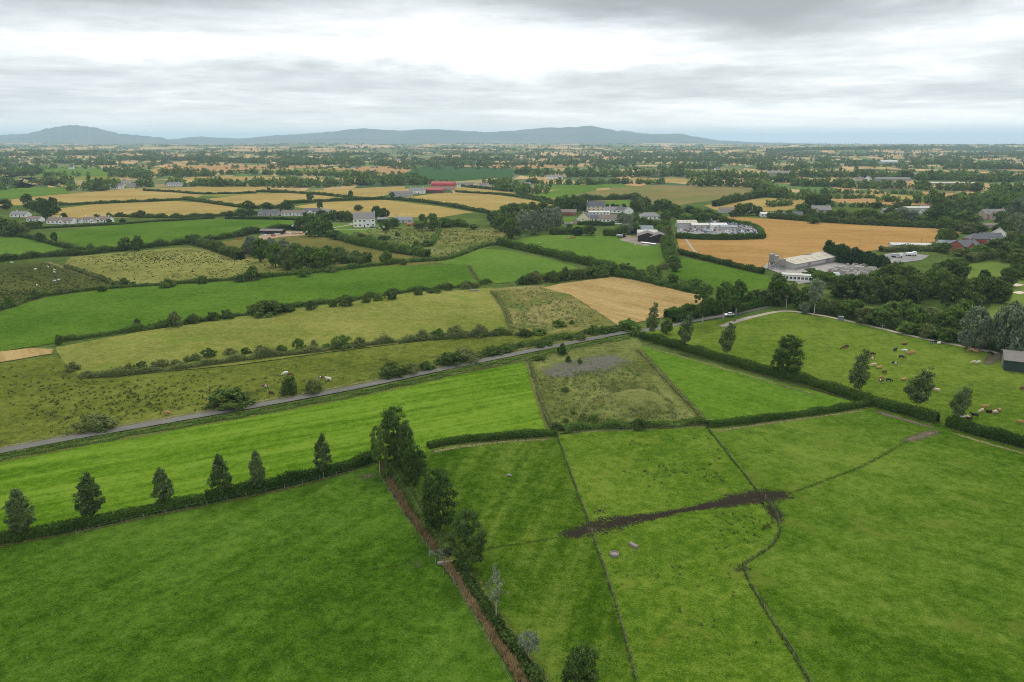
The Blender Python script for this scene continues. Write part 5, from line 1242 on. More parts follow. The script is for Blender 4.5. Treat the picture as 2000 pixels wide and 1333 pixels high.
# ================================================================== buildings
WALL = {'white': plain_mat('white_render', (0.72, 0.71, 0.68), 0.85, 0.2, 0.08, 0.5), 'cream': plain_mat('cream_render', (0.62, 0.55, 0.40), 0.85, 0.2, 0.1, 0.5),
        'stone': plain_mat('grey_stone', (0.30, 0.275, 0.235), 0.9, 0.15, 0.3, 1.2), 'brick': plain_mat('red_brick', (0.27, 0.085, 0.055), 0.9, 0.15, 0.25, 1.5), 'grey': plain_mat('grey_render', (0.40, 0.39, 0.37), 0.9, 0.15, 0.12, 0.5),
        'dark': plain_mat('dark_boards', (0.035, 0.026, 0.026), 0.9, 0.1, 0.3, 1.0), 'tin': plain_mat('pale_cladding', (0.38, 0.38, 0.365), 0.6, 0.3, 0.12, 0.3), 'red': plain_mat('red_paint', (0.24, 0.025, 0.024), 0.6, 0.3, 0.2, 0.6), 'green': plain_mat('dark_green_cladding', (0.022, 0.038, 0.034), 0.6, 0.3, 0.2, 0.4),
        'pinkstone': plain_mat('warm_stone', (0.36, 0.27, 0.21), 0.9, 0.15, 0.25, 1.2)}
ROOF = {'slate': plain_mat('slate', (0.085, 0.088, 0.098), 0.75, 0.3, 0.22, 2.0), 'greytile': plain_mat('grey_tiles', (0.19, 0.182, 0.175), 0.85, 0.2, 0.22, 2.0), 'brown': plain_mat('brown_tiles', (0.165, 0.130, 0.108), 0.85, 0.2, 0.22, 2.0),
        'red': plain_mat('red_roof', (0.27, 0.022, 0.022), 0.6, 0.3, 0.18, 0.5), 'tin': plain_mat('light_sheet_roof', (0.38, 0.37, 0.33), 0.6, 0.3, 0.15, 0.4), 'cream': plain_mat('cream_sheet_roof', (0.36, 0.33, 0.25), 0.7, 0.3, 0.15, 0.4), 'asb': plain_mat('old_grey_sheeting', (0.155, 0.140, 0.125), 0.9, 0.15, 0.25, 0.5), 'bluegrey': plain_mat('blue_grey_sheeting', (0.17, 0.185, 0.20), 0.7, 0.3, 0.12, 0.3), 'white': plain_mat('white_sheet_roof', (0.42, 0.42, 0.40), 0.6, 0.3, 0.1, 0.3)}
M['pane'] = plain_mat('window_glass', (0.035, 0.042, 0.050), 0.15, 0.5, 0.1, 1)
M['frame'] = plain_mat('white_frame', (0.75, 0.75, 0.73), 0.6, 0.3, 0.05, 1)
M['door'] = plain_mat('dark_door_and_shade', (0.07, 0.05, 0.045), 0.6, 0.3, 0.15, 2)  # also serves as painted shade in barn bays and hutch mouths
M['skylight'] = plain_mat('grimy_skylight', (0.20, 0.18, 0.11), 0.6, 0.3, 0.2, 1)
M['steel'] = plain_mat('galvanised_steel', (0.26, 0.26, 0.25), 0.45, 0.4, 0.15, 2, 0.4)
M['concrete'] = plain_mat('concrete', (0.24, 0.225, 0.20), 0.9, 0.15, 0.2, 1.0)
M['wood'] = plain_mat('weathered_wood', (0.20, 0.175, 0.145), 0.9, 0.1, 0.3, 3)
M['polewood'] = plain_mat('pole_wood', (0.26, 0.235, 0.20), 0.9, 0.1, 0.25, 3)

WINDOW_CACHE = {}
def window_mesh(w, h, axis):
    key = (round(w, 2), round(h, 2), axis)
    if key not in WINDOW_CACHE:
        mb = MB()
        if axis == 'y':
            mb.box(-w / 2, w / 2, -0.03, 0.03, 0, h, 0); f = 0.09
            for a, b, c, d in ((-w / 2 - f, -w / 2, -f, h + f), (w / 2, w / 2 + f, -f, h + f), (-w / 2, w / 2, -f, 0), (-w / 2, w / 2, h, h + f), (-0.03, 0.03, 0.001, h - 0.001)): mb.box(a, b, -0.07, 0.05, c, d, 1)
        else:
            mb.box(-0.03, 0.03, -w / 2, w / 2, 0, h, 0); f = 0.09
            for a, b, c, d in ((-w / 2 - f, -w / 2, -f, h + f), (w / 2, w / 2 + f, -f, h + f), (-w / 2, w / 2, -f, 0), (-w / 2, w / 2, h, h + f), (-0.03, 0.03, 0.001, h - 0.001)): mb.box(-0.07, 0.07, a, b, c, d, 1)
        WINDOW_CACHE[key] = mb.mesh('window', [M['pane'], M['frame']])
    return WINDOW_CACHE[key]

def house(u, v, L, D, Hw, Hr, ang, wall, roof, label, name='house', cat='house', chim=(0.85,), hip=False, wins=4, floors=1, door=True, group=None, annex=None, gable_win=False, skylights=0, open_front=False, dormers=0):
    """ridge along local x; front face looks along local -y. L, D in metres"""
    base = P(u, v, ZT - 0.05) if v > 322 else Ph(u, v)
    r = empty(name, base, R(ang))
    tag(r, label, cat, group)
    def body(x0, x1, y0, y1, hw, hr, axis, parent, wmat, rmat, hip_):
        mb = MB()
        if axis == 'x':
            ym = (y0 + y1) / 2
            if hip_:
                mb.box(x0, x1, y0, y1, 0, hw)
            else:
                mb.add([(x0, y0, 0), (x1, y0, 0), (x1, y1, 0), (x0, y1, 0), (x0, y0, hw), (x1, y0, hw), (x1, y1, hw), (x0, y1, hw), (x0, ym, hw + hr), (x1, ym, hw + hr)],
                       [(3, 2, 1, 0), (0, 1, 5, 4), (2, 3, 7, 6), (1, 2, 6, 9, 5), (3, 0, 4, 8, 7), (4, 5, 9, 8), (6, 7, 8, 9)])
        else:
            xm = (x0 + x1) / 2
            mb.add([(x0, y0, 0), (x1, y0, 0), (x1, y1, 0), (x0, y1, 0), (x0, y0, hw), (x1, y0, hw), (x1, y1, hw), (x0, y1, hw), (xm, y0, hw + hr), (xm, y1, hw + hr)],
                   [(3, 2, 1, 0), (0, 1, 5, 8, 4), (2, 3, 7, 9, 6), (1, 2, 6, 5), (3, 0, 4, 7), (4, 8, 9, 7), (5, 6, 9, 8)])
        mb.build('wall', wmat, parent)
        rb = MB(); ov = 0.35; th = 0.18
        if axis == 'x':
            ym = (y0 + y1) / 2; k = hr / ((y1 - y0) / 2); zl = hw - ov * k
            xo = 0.25; hx = (y1 - y0) / 2 * 0.85 if hip_ else 0
            lo = [(x0 - xo, y0 - ov, zl), (x1 + xo, y0 - ov, zl), (x1 + xo, y1 + ov, zl), (x0 - xo, y1 + ov, zl)]
            top = [(x0 - xo + hx, ym, hw + hr), (x1 + xo - hx, ym, hw + hr)]
        else:
            xm = (x0 + x1) / 2; k = hr / ((x1 - x0) / 2); zl = hw - ov * k
            lo = [(x1 + ov, y0 - 0.25, zl), (x1 + ov, y1 + 0.25, zl), (x0 - ov, y1 + 0.25, zl), (x0 - ov, y0 - 0.25, zl)]
            top = [(xm, y0 - 0.25, hw + hr), (xm, y1 + 0.25, hw + hr)]
        vs = [(a, b, c + th) for a, b, c in lo] + [(a, b, c + th) for a, b, c in top] + [(a, b, c + 0.03) for a, b, c in lo] + [(a, b, c + 0.03) for a, b, c in top]
        rb.add(vs, [(0, 1, 5, 4), (2, 3, 4, 5), (1, 2, 5) , (3, 0, 4), (6, 10, 11, 7), (8, 11, 10, 9), (7, 11, 8), (9, 10, 6), (0, 6, 7, 1), (1, 7, 8, 2), (2, 8, 9, 3), (3, 9, 6, 0)] if hip_ else
               [(0, 1, 5, 4), (2, 3, 4, 5), (6, 10, 11, 7), (8, 11, 10, 9), (0, 6, 7, 1), (2, 8, 9, 3), (1, 7, 11, 5), (5, 11, 8, 2), (3, 9, 10, 4), (4, 10, 6, 0)])
        return rb.build('roof', rmat, parent)
    rf = body(-L / 2, L / 2, -D / 2, D / 2, Hw, Hr, 'x', r, WALL[wall], ROOF[roof], hip)
    for c in chim:
        mb = MB(); x = -L / 2 + L * c; mb.box(x - 0.45, x + 0.45, -0.4, 0.4, Hw + Hr * 0.55, Hw + Hr + 1.1); mb.box(x - 0.52, x + 0.52, -0.47, 0.47, Hw + Hr + 1.103, Hw + Hr + 1.25)
        mb.build('chimney', WALL[wall if wall != 'dark' else 'stone'], r)
    fh = Hw / floors
    for fl in range(floors):
        for i in range(wins):
            x = -L / 2 + L * (i + 0.5) / wins
            if door and fl == 0 and i == wins // 2: continue
            for yy in ((-D / 2 - 0.02), ):
                o = link(bpy.data.objects.new('window', window_mesh(min(1.7, L / wins * 0.5), 1.25, 'y')), r); o.location = (x, yy, fl * fh + fh * 0.34)
    if gable_win:
        for fl in range(floors):
            for s in (-1, 1):
                o = link(bpy.data.objects.new('window', window_mesh(1.1, 1.25, 'x')), r); o.location = (s * (L / 2 + 0.02), 0, fl * fh + fh * 0.34)
    if door and wins:
        mb = MB(); x = -L / 2 + L * (wins // 2 + 0.5) / wins
        mb.box(x - 0.5, x + 0.5, -D / 2 - 0.06, -D / 2 + 0.02, 0.02, 2.1); mb.build('door', M['door'], r)
    for i in range(skylights):
        for s in (-1, 1):
            mb = MB(); x = -L / 2 + L * (i + 0.5) / skylights
            z = lambda f: Hw + Hr * f + 0.22
            yy = lambda f: s * D / 2 * (1 - f)
            mb.add([(x - .55, yy(.28), z(.28)), (x + .55, yy(.28), z(.28)), (x + .55, yy(.7), z(.7)), (x - .55, yy(.7), z(.7)), (x - .55, yy(.28), z(.28) - .06), (x + .55, yy(.28), z(.28) - .06), (x + .55, yy(.7), z(.7) - .06), (x - .55, yy(.7), z(.7) - .06)],
                   [(0, 1, 2, 3), (7, 6, 5, 4), (0, 4, 5, 1), (1, 5, 6, 2), (2, 6, 7, 3), (3, 7, 4, 0)])
            mb.build('skylight', M['skylight'], r)
    if annex:       # (x centre, width, projection, wall height, rise): a gabled bay towards the front
        ax, aw, ap, ah, ar = annex
        body(ax - aw / 2, ax + aw / 2, -D / 2 - ap, -D / 2 + D * 0.3, ah, ar, 'y', r, WALL[wall], ROOF[roof], False)
        o = link(bpy.data.objects.new('window', window_mesh(aw * 0.4, 1.3, 'y')), r); o.location = (ax, -D / 2 - ap - 0.02, ah * 0.38)
    if open_front:  # dark panels on the closed wall: shade of open bays, put in as colour
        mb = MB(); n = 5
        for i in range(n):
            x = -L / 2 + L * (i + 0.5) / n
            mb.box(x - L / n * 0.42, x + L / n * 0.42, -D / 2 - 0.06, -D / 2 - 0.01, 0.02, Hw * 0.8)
        mb.build('bay_shade', M['door'], r)
    return r

H = house
# the big white house and its neighbours
H(712, 443, 19, 11, 7.6, 5.0, 10, 'white', 'greytile', 'big two-storey white house with a grey roof on the round drive', wins=5, floors=2, chim=(0.98,), gable_win=True, annex=(3.0, 4.5, 2.0, 4.6, 2.6))
H(788, 435, 17, 7, 3.0, 2.2, 4, 'grey', 'bluegrey', 'low grey shed right of the big white house', 'shed', 'shed', chim=(), wins=3)
H(748, 434, 10, 6, 2.8, 1.6, 12, 'dark', 'greytile', 'dark garage behind the big white house', 'shed', 'garage', chim=(), wins=0, door=False)
# bungalows on the left
H(41, 424, 17, 9, 3.0, 2.6, -6, 'white', 'greytile', 'bungalow with a grey roof among trees at the far left', chim=(0.3,))
H(70, 433, 13, 8, 2.8, 2.2, -8, 'white', 'brown', 'small brown-roofed bungalow left of the long one', chim=())
H(122, 437, 25, 9, 3.1, 2.6, -6, 'white', 'brown', 'longest white bungalow with a brown roof and gabled bay', chim=(0.35, 0.5), wins=6, annex=(3, 5, 2.2, 2.8, 2.0))
H(156, 436, 6, 6, 2.7, 1.8, -6, 'white', 'brown', 'tiny white garage between two left bungalows', 'shed', 'garage', chim=(), wins=1, door=False)
H(178, 435, 12, 8, 3.0, 2.3, -8, 'white', 'brown', 'white bungalow with a bay, third from the garden trees', chim=(0.1,), annex=(5, 4.5, 2, 2.8, 2.0))
H(207, 434, 12, 8, 3.0, 2.2, -8, 'white', 'brown', 'rightmost white bungalow of the left row', chim=(0.8,), annex=(-4, 4.5, 1.6, 2.8, 1.8))
# slate bungalows
H(527, 421, 20, 9, 3.0, 2.8, -2, 'grey', 'slate', 'grey slate bungalow at the left of its row', chim=(0.1,), annex=(-8, 5, 2, 2.8, 2.0))
H(573, 421, 23, 8.5, 2.9, 2.5, -2, 'white', 'brown', 'long pale bungalow in the middle of the slate row', chim=(), wins=6)
H(611, 419, 19, 9, 3.2, 3.0, -2, 'white', 'slate', 'bungalow with a dark slate roof and white chimney', chim=(0.97,), annex=(-1, 5, 1.6, 3.0, 2.0))
H(639, 418, 11, 7, 2.8, 2.0, -5, 'white', 'greytile', 'small white house half hidden by bushes', chim=())
# dirt yard
H(533, 457, 19, 8, 2.8, 1.2, -6, 'dark', 'asb', 'low brown shed in the reddish dirt yard', 'shed', 'shed', chim=(), wins=0, door=False)
H(582, 448, 9, 6, 2.8, 0.9, 0, 'dark', 'tin', 'small open lean-to shed in the dirt yard', 'shed', 'shed', chim=(), wins=0, door=False)
# farther farms left of centre
H(226, 369, 21, 11, 4.0, 4.0, 50, 'white', 'greytile', 'far white gabled house in front of the tree belt', chim=(0.3,), wins=3)
H(247, 365, 13, 10, 7.5, 3.5, 10, 'cream', 'greytile', 'far tall cream house with two chimneys', chim=(0.1, 0.9), wins=3, floors=2)
H(258, 366, 14, 8, 4.0, 2.5, -10, 'grey', 'asb', 'far grey shed beside the tall cream house', 'shed', 'shed', chim=(), wins=0, door=False)
H(341, 364, 24, 10, 3.4, 3.0, -3, 'white', 'greytile', 'far long white bungalow below the tree belt', chim=(0.2, 0.8), wins=6)
H(405, 363, 13, 8, 3.2, 2.6, 0, 'white', 'greytile', 'far small white house left of two under the trees', chim=(), wins=3)
H(457, 363, 19, 9, 3.2, 3.0, -3, 'white', 'greytile', 'far white house right of two under the trees', chim=(0.2,), wins=4)
H(670, 362, 22, 11, 4.0, 4.2, 20, 'white', 'greytile', 'far white gabled house behind the golden fields', chim=(0.5,), wins=3)
# red barn farm
H(783, 384, 33, 13, 4.2, 3.0, 8, 'grey', 'asb', 'long grey farm shed left of the red barn', 'barn', 'barn', chim=(), wins=5, door=False)
H(815, 378, 23, 11, 4.6, 3.4, 0, 'white', 'greytile', 'white farmhouse left of the red barn', chim=(0.1, 0.9), wins=4)
H(850, 377, 26, 13, 4.8, 2.6, -4, 'red', 'red', 'low red shed in front of the red barn', 'barn', 'barn', chim=(), wins=0, door=False, open_front=True)
def round_barn(u, v, L, D, Hw, ang, label):
    r = empty('barn', P(u, v, ZT - 0.05), R(ang)); tag(r, label, 'barn')
    mb = MB(); mb.box(-L / 2, L / 2, -D / 2, D / 2, 0, Hw); mb.build('wall', WALL['pinkstone'], r)
    rb = MB(); n = 12; vs = []; rise = D * 0.28
    for s in (-1, 1):
        for i in range(n + 1):
            a = math.pi * i / n; vs.append((s * (L / 2 + 0.3), -math.cos(a) * (D / 2 + 0.3), Hw + 0.02 + math.sin(a) * rise))
    fs = [(i, i + 1, n + 2 + i, n + 1 + i) for i in range(n)] + [tuple(range(n + 1)), tuple(range(2 * n + 1, n, -1)), (0, n + 1, 2 * n + 1, n)]
    rb.add(vs, fs); rb.build('roof', ROOF['red'], r, False)
round_barn(866, 371, 36, 22, 6.5, -2, 'round-roofed bright red hay barn')
H(909, 365, 29, 10, 3.6, 3.0, 0, 'white', 'asb', 'far white bungalow right of the red barn', chim=(0.2,), wins=5)
H(944, 367, 19, 10, 4.0, 3.4, 30, 'white', 'asb', 'far white gabled house beside the dark crop', chim=(0.5,), wins=3)
H(1027, 368, 17, 10, 5.5, 3.6, 30, 'stone', 'greytile', 'far stone farmhouse beside the dark round trees', chim=(0.1,), wins=3, floors=2)
H(1039, 374, 26, 10, 4.6, 2.6, 6, 'brick', 'brown', 'far red brick barn beside the stone farmhouse', 'barn', 'barn', chim=(), wins=0, door=False)
H(1083, 350, 32, 13, 4.4, 3.6, 2, 'white', 'greytile', 'far long white bungalow in front of the central wood', chim=(0.3,), wins=6, annex=(10, 8, 4, 4, 3))
H(1217, 345, 20, 11, 4, 3, 0, 'white', 'greytile', 'far tiny white house by the narrow golden field', chim=(), wins=2)
# village
H(1105, 420, 22, 9, 3.0, 2.6, -6, 'brick', 'brown', 'brown-roofed brick bungalow at the left of the village', chim=(0.2,), annex=(-7, 5, 2, 2.8, 2))
H(1163, 412, 20, 10, 5.6, 4.6, -2, 'cream', 'slate', 'tall two-storey village house with a steep slate roof', chim=(0.05,), wins=4, floors=2)
H(1170, 420, 22, 6, 3.0, 1.0, -2, 'white', 'tin', 'white sunroom in front of the tall slate house', 'sunroom', 'sunroom', chim=(), wins=6)
H(1194, 416, 17, 9, 3.4, 3.0, 6, 'white', 'greytile', 'white house in the middle of the village', chim=(0.4,), wins=4)
H(1211, 416, 17, 9, 3.2, 2.8, 0, 'white', 'slate', 'black-slated white house right of the middle one', chim=(0.6,), wins=4)
H(1228, 417, 10, 9, 3.6, 3.0, 85, 'white', 'greytile', 'white gable-fronted house at the right of the village', chim=(), wins=3, gable_win=True)
H(1141, 433, 9, 10, 4.6, 4.2, 70, 'cream', 'slate', 'cream gable-fronted house beside the lawn', chim=(0.1,), wins=2, gable_win=True)
H(1154, 432, 14, 8, 3.0, 3.0, -10, 'white', 'slate', 'slate-roofed wing right of the cream gable', chim=(), wins=4)
H(1126, 438, 7, 6, 2.8, 2.2, 75, 'pinkstone', 'greytile', 'small pinkish garage at the corner of the lawn', 'shed', 'garage', chim=(), wins=0, door=False)
H(1194, 433, 25, 10, 3.0, 3.4, -2, 'white', 'brown', 'wide white cottage with a brown roof and dormers', chim=(0.4,), wins=7, annex=(9.5, 5, 2, 3.4, 2.2))
H(1268, 428, 20, 12, 3.0, 3.2, 4, 'white', 'greytile', 'white bungalow with a hipped grey roof', chim=(), hip=True, wins=5)
H(1340, 422, 19, 9, 3.0, 2.8, 0, 'grey', 'greytile', 'grey-roofed house hidden among the trees', chim=(0.3,), wins=3)
H(1108, 443, 6, 5, 2.4, 1.2, 0, 'grey', 'asb', 'tiny garden shed in the hedge', 'shed', 'shed', chim=(), wins=0)
# barns
H(1251, 455, 20, 9, 3.2, 2.8, -2, 'dark', 'bluegrey', 'barn with a blue-grey roof behind the dark barns', 'barn', 'barn', chim=(), wins=0, door=False)
H(1264, 463, 16, 8, 3.6, 2.0, -2, 'tin', 'tin', 'pale sheeted barn between the blue-grey and the dark one', 'barn', 'barn', chim=(), wins=0, door=False)
H(1264, 470, 17, 14, 4.4, 2.4, 82, 'dark', 'asb', 'dark gabled barn at the left of the pair', 'barn', 'barn', chim=(), wins=0, door=False)
H(1287, 472, 17, 14, 4.2, 2.4, 82, 'dark', 'asb', 'dark gabled barn at the right of the pair', 'barn', 'barn', chim=(), wins=0, door=False)
# scrap yard sheds
H(1340, 445, 17, 12, 4.6, 2.0, -1, 'grey', 'cream', 'cream ribbed shed at the left of the scrap yard', 'shed', 'shed', chim=(), wins=0, door=False, skylights=5)
H(1374, 447, 22, 8, 3.4, 1.4, -1, 'tin', 'tin', 'long pale low shed in the scrap yard', 'shed', 'shed', chim=(), wins=4, door=False)
H(1402, 448, 14, 11, 3.8, 1.6, -1, 'white', 'white', 'bright white shed at the right of the scrap yard', 'shed', 'shed', chim=(), wins=2, door=False)
H(1421, 450, 14, 10, 3.2, 1.2, -1, 'grey', 'bluegrey', 'blue-grey flat shed among the scrap cars', 'shed', 'shed', chim=(), wins=0, door=False)
H(1432, 416, 30, 9, 3.4, 2.4, -8, 'grey', 'brown', 'long brown-roofed shed behind the scrap yard', 'shed', 'shed', chim=(), wins=0, door=False)
# right
H(1502, 423, 18, 7, 2.8, 1.4, -6, 'white', 'white', 'low white mobile home at the back of the wheat field', 'mobile_home', 'mobile home', chim=(), wins=5)
H(1547, 426, 19, 9, 3.2, 3.0, -6, 'cream', 'slate', 'cream house with a dark roof behind the wheat field', chim=(0.3,), wins=4)
H(1599, 419, 22, 12, 5.0, 4.0, -8, 'stone', 'greytile', 'grey stone house with several roof ridges', chim=(0.2, 0.8), wins=4, floors=2, annex=(-5, 6, 3, 4.6, 3))
H(1703, 437, 14, 8, 3, 2.4, 0, 'grey', 'asb', 'small grey house half hidden behind the hedge', chim=(), wins=2)
H(1737, 418, 16, 9, 3.2, 2.6, 0, 'stone', 'greytile', 'dim stone house under the trees', chim=(0.3,), wins=3)
H(1788, 411, 29, 8, 2.6, 1.6, -2, 'tin', 'tin', 'long pale greenhouse behind the garden trees', 'greenhouse', 'greenhouse', chim=(), wins=0, door=False)
H(1820, 422, 24, 10, 3.0, 2.6, -4, 'white', 'brown', 'white-walled house with a brown roof at the right', chim=(0.1,), wins=5)
H(1858, 405, 13, 9, 4.6, 3, 0, 'brick', 'brown', 'red-brown house deep in the right trees', chim=(), wins=2)
H(1937, 428, 23, 11, 5.2, 4.4, 6, 'pinkstone', 'greytile', 'old stone house with a big grey roof on a lawn', chim=(0.2, 0.95), wins=4, floors=2, annex=(-5, 6, 2, 5, 3.4))
H(1934, 446, 14, 7, 2.8, 1.6, 0, 'stone', 'brown', 'low brown shed below the old stone house', 'shed', 'shed', chim=(), wins=0, door=False)
H(1883, 489, 16, 12, 3.6, 3.6, 20, 'brick', 'slate', 'red brick house with white barge boards', chim=(0.9,), wins=3, annex=(-3, 7, 2, 3.4, 3.0))
H(1906, 475, 15, 11, 3.6, 3.4, 0, 'brick', 'slate', 'brick house with a pyramid roof in the right cluster', chim=(), hip=True, wins=3)
H(1931, 472, 16, 9, 3.6, 3.0, -4, 'cream', 'slate', 'cream house with a long slate roof in the right cluster', chim=(0.9,), wins=3)
H(1950, 468, 9, 11, 4.6, 4.4, 60, 'white', 'greytile', 'tall white gable-end house in the right cluster', chim=(), wins=2)
H(1847, 481, 12, 8, 2.6, 1.8, -6, 'grey', 'bluegrey', 'small blue-grey roofed house left of the brick one', chim=(), wins=2)
H(1780, 486, 30, 7, 3.0, 1.0, -7, 'grey', 'white', 'long low shed with a white roof behind the gravel yard', 'shed', 'shed', chim=(), wins=0, door=False)
# far right
H(1800, 350, 36, 16, 9, 4, -2, 'pinkstone', 'greytile', 'far stone manor house with many chimneys', 'manor_house', 'manor house', chim=(0.05, 0.3, 0.5, 0.7, 0.95), wins=6, floors=2)
H(1818, 348, 22, 18, 12, 3, -2, 'pinkstone', 'greytile', 'taller front block of the far stone manor', 'manor_house', 'manor house', chim=(0.05, 0.35, 0.65, 0.95), wins=5, floors=3)
H(1742, 353, 66, 10, 3.6, 2.4, -2, 'stone', 'greytile', 'far long stone stable range', 'stable', 'stable', chim=(0.1, 0.5), wins=0, door=False)
H(1695, 354, 20, 12, 5, 5, 60, 'white', 'slate', 'far white gabled house left of the stable range', chim=(), wins=2)
H(1677, 353, 18, 10, 3.4, 3, 0, 'cream', 'brown', 'far small cream house left of the stable range', chim=(), wins=2)
H(1726, 349, 12, 10, 7, 3, 0, 'white', 'slate', 'far tall white tower house', chim=(0.2, 0.8), wins=2, floors=2)
H(1858, 361, 78, 14, 3.0, 1.6, -2, 'stone', 'cream', 'far long pale greenhouse in front of the manor', 'greenhouse', 'greenhouse', chim=(), wins=0, door=False)
H(1735, 320, 55, 20, 7, 4, -3, 'grey', 'white', 'far big white-roofed shed above the right woods', 'barn', 'barn', chim=(), wins=0, door=False)
H(1520, 341, 60, 12, 4, 3, 0, 'stone', 'greytile', 'far long grey terrace at the edge of the right woods', chim=(0.2, 0.6), wins=8)
H(1805, 410, 10, 7, 3, 2, 0, 'stone', 'brown', 'tiny brown house by the far greenhouse', chim=(), wins=2)
# tiny far farms, each a white or grey dot
k_ = random.Random(3)
FARM = [(85, 318), (205, 317), (140, 330), (660, 318), (690, 331), (728, 331), (720, 311), (1100, 307), (1170, 300), (1400, 333), (1460, 326), (1385, 319), (1690, 301), (1760, 301), (1795, 300), (1815, 302), (1850, 316), (1930, 316), (1955, 312), (1990, 318), (1540, 312), (1610, 306), (960, 308), (540, 312), (430, 305), (330, 303), (1250, 304), (1310, 309), (880, 313), (780, 313)]
PLACE = ['left of the dark wood', 'in front of the far belt', 'by the small green field', 'among the central belts', 'behind the orange field', 'beside the orange field', 'under the round wood', 'on the far central plain', 'below the mountains', 'by the thin golden field', 'in the far centre-right belt', 'above the central wood', 'above the right woods', 'on the right skyline', 'near the far orange field', 'beside the far orange field', 'under the right belt', 'near the far right field', 'above the far right field', 'at the right edge', 'above the right fields', 'on the far right plain', 'left of the central belts', 'behind the far left belt', 'on the far left plain', 'below the left mountain', 'in the distant middle', 'right of the distant middle', 'behind the dark crop', 'over the far golden field']
for i, (u, v) in enumerate(FARM):
    dd = depth(u, v); L = min(24, max(11, 6 / F * dd))
    H(u, v, L, 9, 3.6, 3.0, k_.uniform(-25, 25), k_.choice(['white', 'white', 'white', 'cream']), k_.choice(['greytile', 'slate', 'asb']), 'distant tiny house ' + PLACE[i], chim=(), wins=0, door=False, group='distant houses')

# dark shed at the right edge
def box_shed():
    p = P(1960, 724, ZT - 0.05)
    r = empty('shed', p, R(-28)); tag(r, 'dark green farm shed with a grey roof at the right edge', 'shed')
    L, D, Hw, Hr = 26, 15, 3.6, 1.5
    mb = MB(); y0, y1 = 0, D; x0, x1 = 0, L; ym = D / 2
    mb.add([(x0, y0, 0), (x1, y0, 0), (x1, y1, 0), (x0, y1, 0), (x0, y0, Hw), (x1, y0, Hw), (x1, y1, Hw), (x0, y1, Hw), (x0, ym, Hw + Hr), (x1, ym, Hw + Hr)],
           [(3, 2, 1, 0), (0, 1, 5, 4), (2, 3, 7, 6), (1, 2, 6, 9, 5), (3, 0, 4, 8, 7), (4, 5, 9, 8), (6, 7, 8, 9)]); mb.build('wall', WALL['green'], r)
    rb = MB(); o = 0.4; k = Hr / ym
    for s in (0, 1):
        ya, za = (y0 - o, Hw - o * k) if s == 0 else (y1 + o, Hw - o * k)
        vs = [(x0 - o, ya, za + .05), (x1 + o, ya, za + .05), (x1 + o, ym, Hw + Hr + .05), (x0 - o, ym, Hw + Hr + .05)]
        vs += [(a, b, c + 0.14) for a, b, c in vs]
        rb.add(vs, [(0, 1, 2, 3), (4, 5, 6, 7), (0, 1, 5, 4), (1, 2, 6, 5), (2, 3, 7, 6), (3, 0, 4, 7)])
    rb.build('roof', ROOF['asb'], r)
    db = MB(); db.box(-0.06, -0.01, D * .3, D * .7, 0.02, 3.2); db.build('door', M['steel'], r)
box_shed()

# block works
def along(a, b, D):
    """centre pixel, length and heading of a building whose front runs from pixel a to pixel b"""
    A, B = P(*a), P(*b); d_ = (B - A); ang = math.atan2(d_.y, d_.x); c = (A + B) / 2 + Vector((-math.sin(ang), math.cos(ang), 0)) * D / 2
    return c, d_.length, math.degrees(ang)
def hall(a, b, D, Hw, Hr, label, sky_):
    c, L_, ang = along(a, b, D)
    r = H(1000, 600, L_, D, Hw, Hr, ang, 'tin', 'cream', label, 'factory_hall', 'factory hall', chim=(), wins=0, door=False, skylights=sky_)
    r.location = (c.x, c.y, ZT - 0.05)
    for k in (0.3, 0.7):
        mb = MB(); mb.box(-L_ / 2 + L_ * k - 1.8, -L_ / 2 + L_ * k + 1.8, -D / 2 - .06, -D / 2 - .01, .02, 3.4); mb.build('roller_door', M['steel'], r)
    mb = MB(); mb.box(-L_ / 2 - .02, L_ / 2 + .02, -D / 2 - .03, -D / 2 - .004, .02, 1.0); mb.build('plinth', M['concrete'], r)
hall((1553, 528), (1640, 511), 17, 3.2, 1.6, 'wide factory hall with a cream ribbed roof', 7)
hall((1600, 514), (1645, 505), 12, 3.4, 1.6, 'lower cream-roofed hall behind the wide one', 3)
def offices():
    r = empty('office', P(1556, 548, ZT - 0.05), R(-22)); tag(r, 'long flat-roofed white office with a row of windows', 'office')
    L, D, Hh = 16, 6, 3.2
    mb = MB(); mb.box(-L / 2, L / 2, -D / 2, D / 2, 0, Hh); mb.build('wall', WALL['white'], r)
    mb = MB(); mb.box(-L / 2 - .3, L / 2 + .3, -D / 2 - .3, D / 2 + .3, Hh + .002, Hh + .25); mb.build('roof', ROOF['tin'], r)
    for i in range(8):
        o = link(bpy.data.objects.new('window', window_mesh(1.3, 1.3, 'y')), r); o.location = (-L / 2 + L * (i + .5) / 8, -D / 2 - .02, 1.1)
offices()
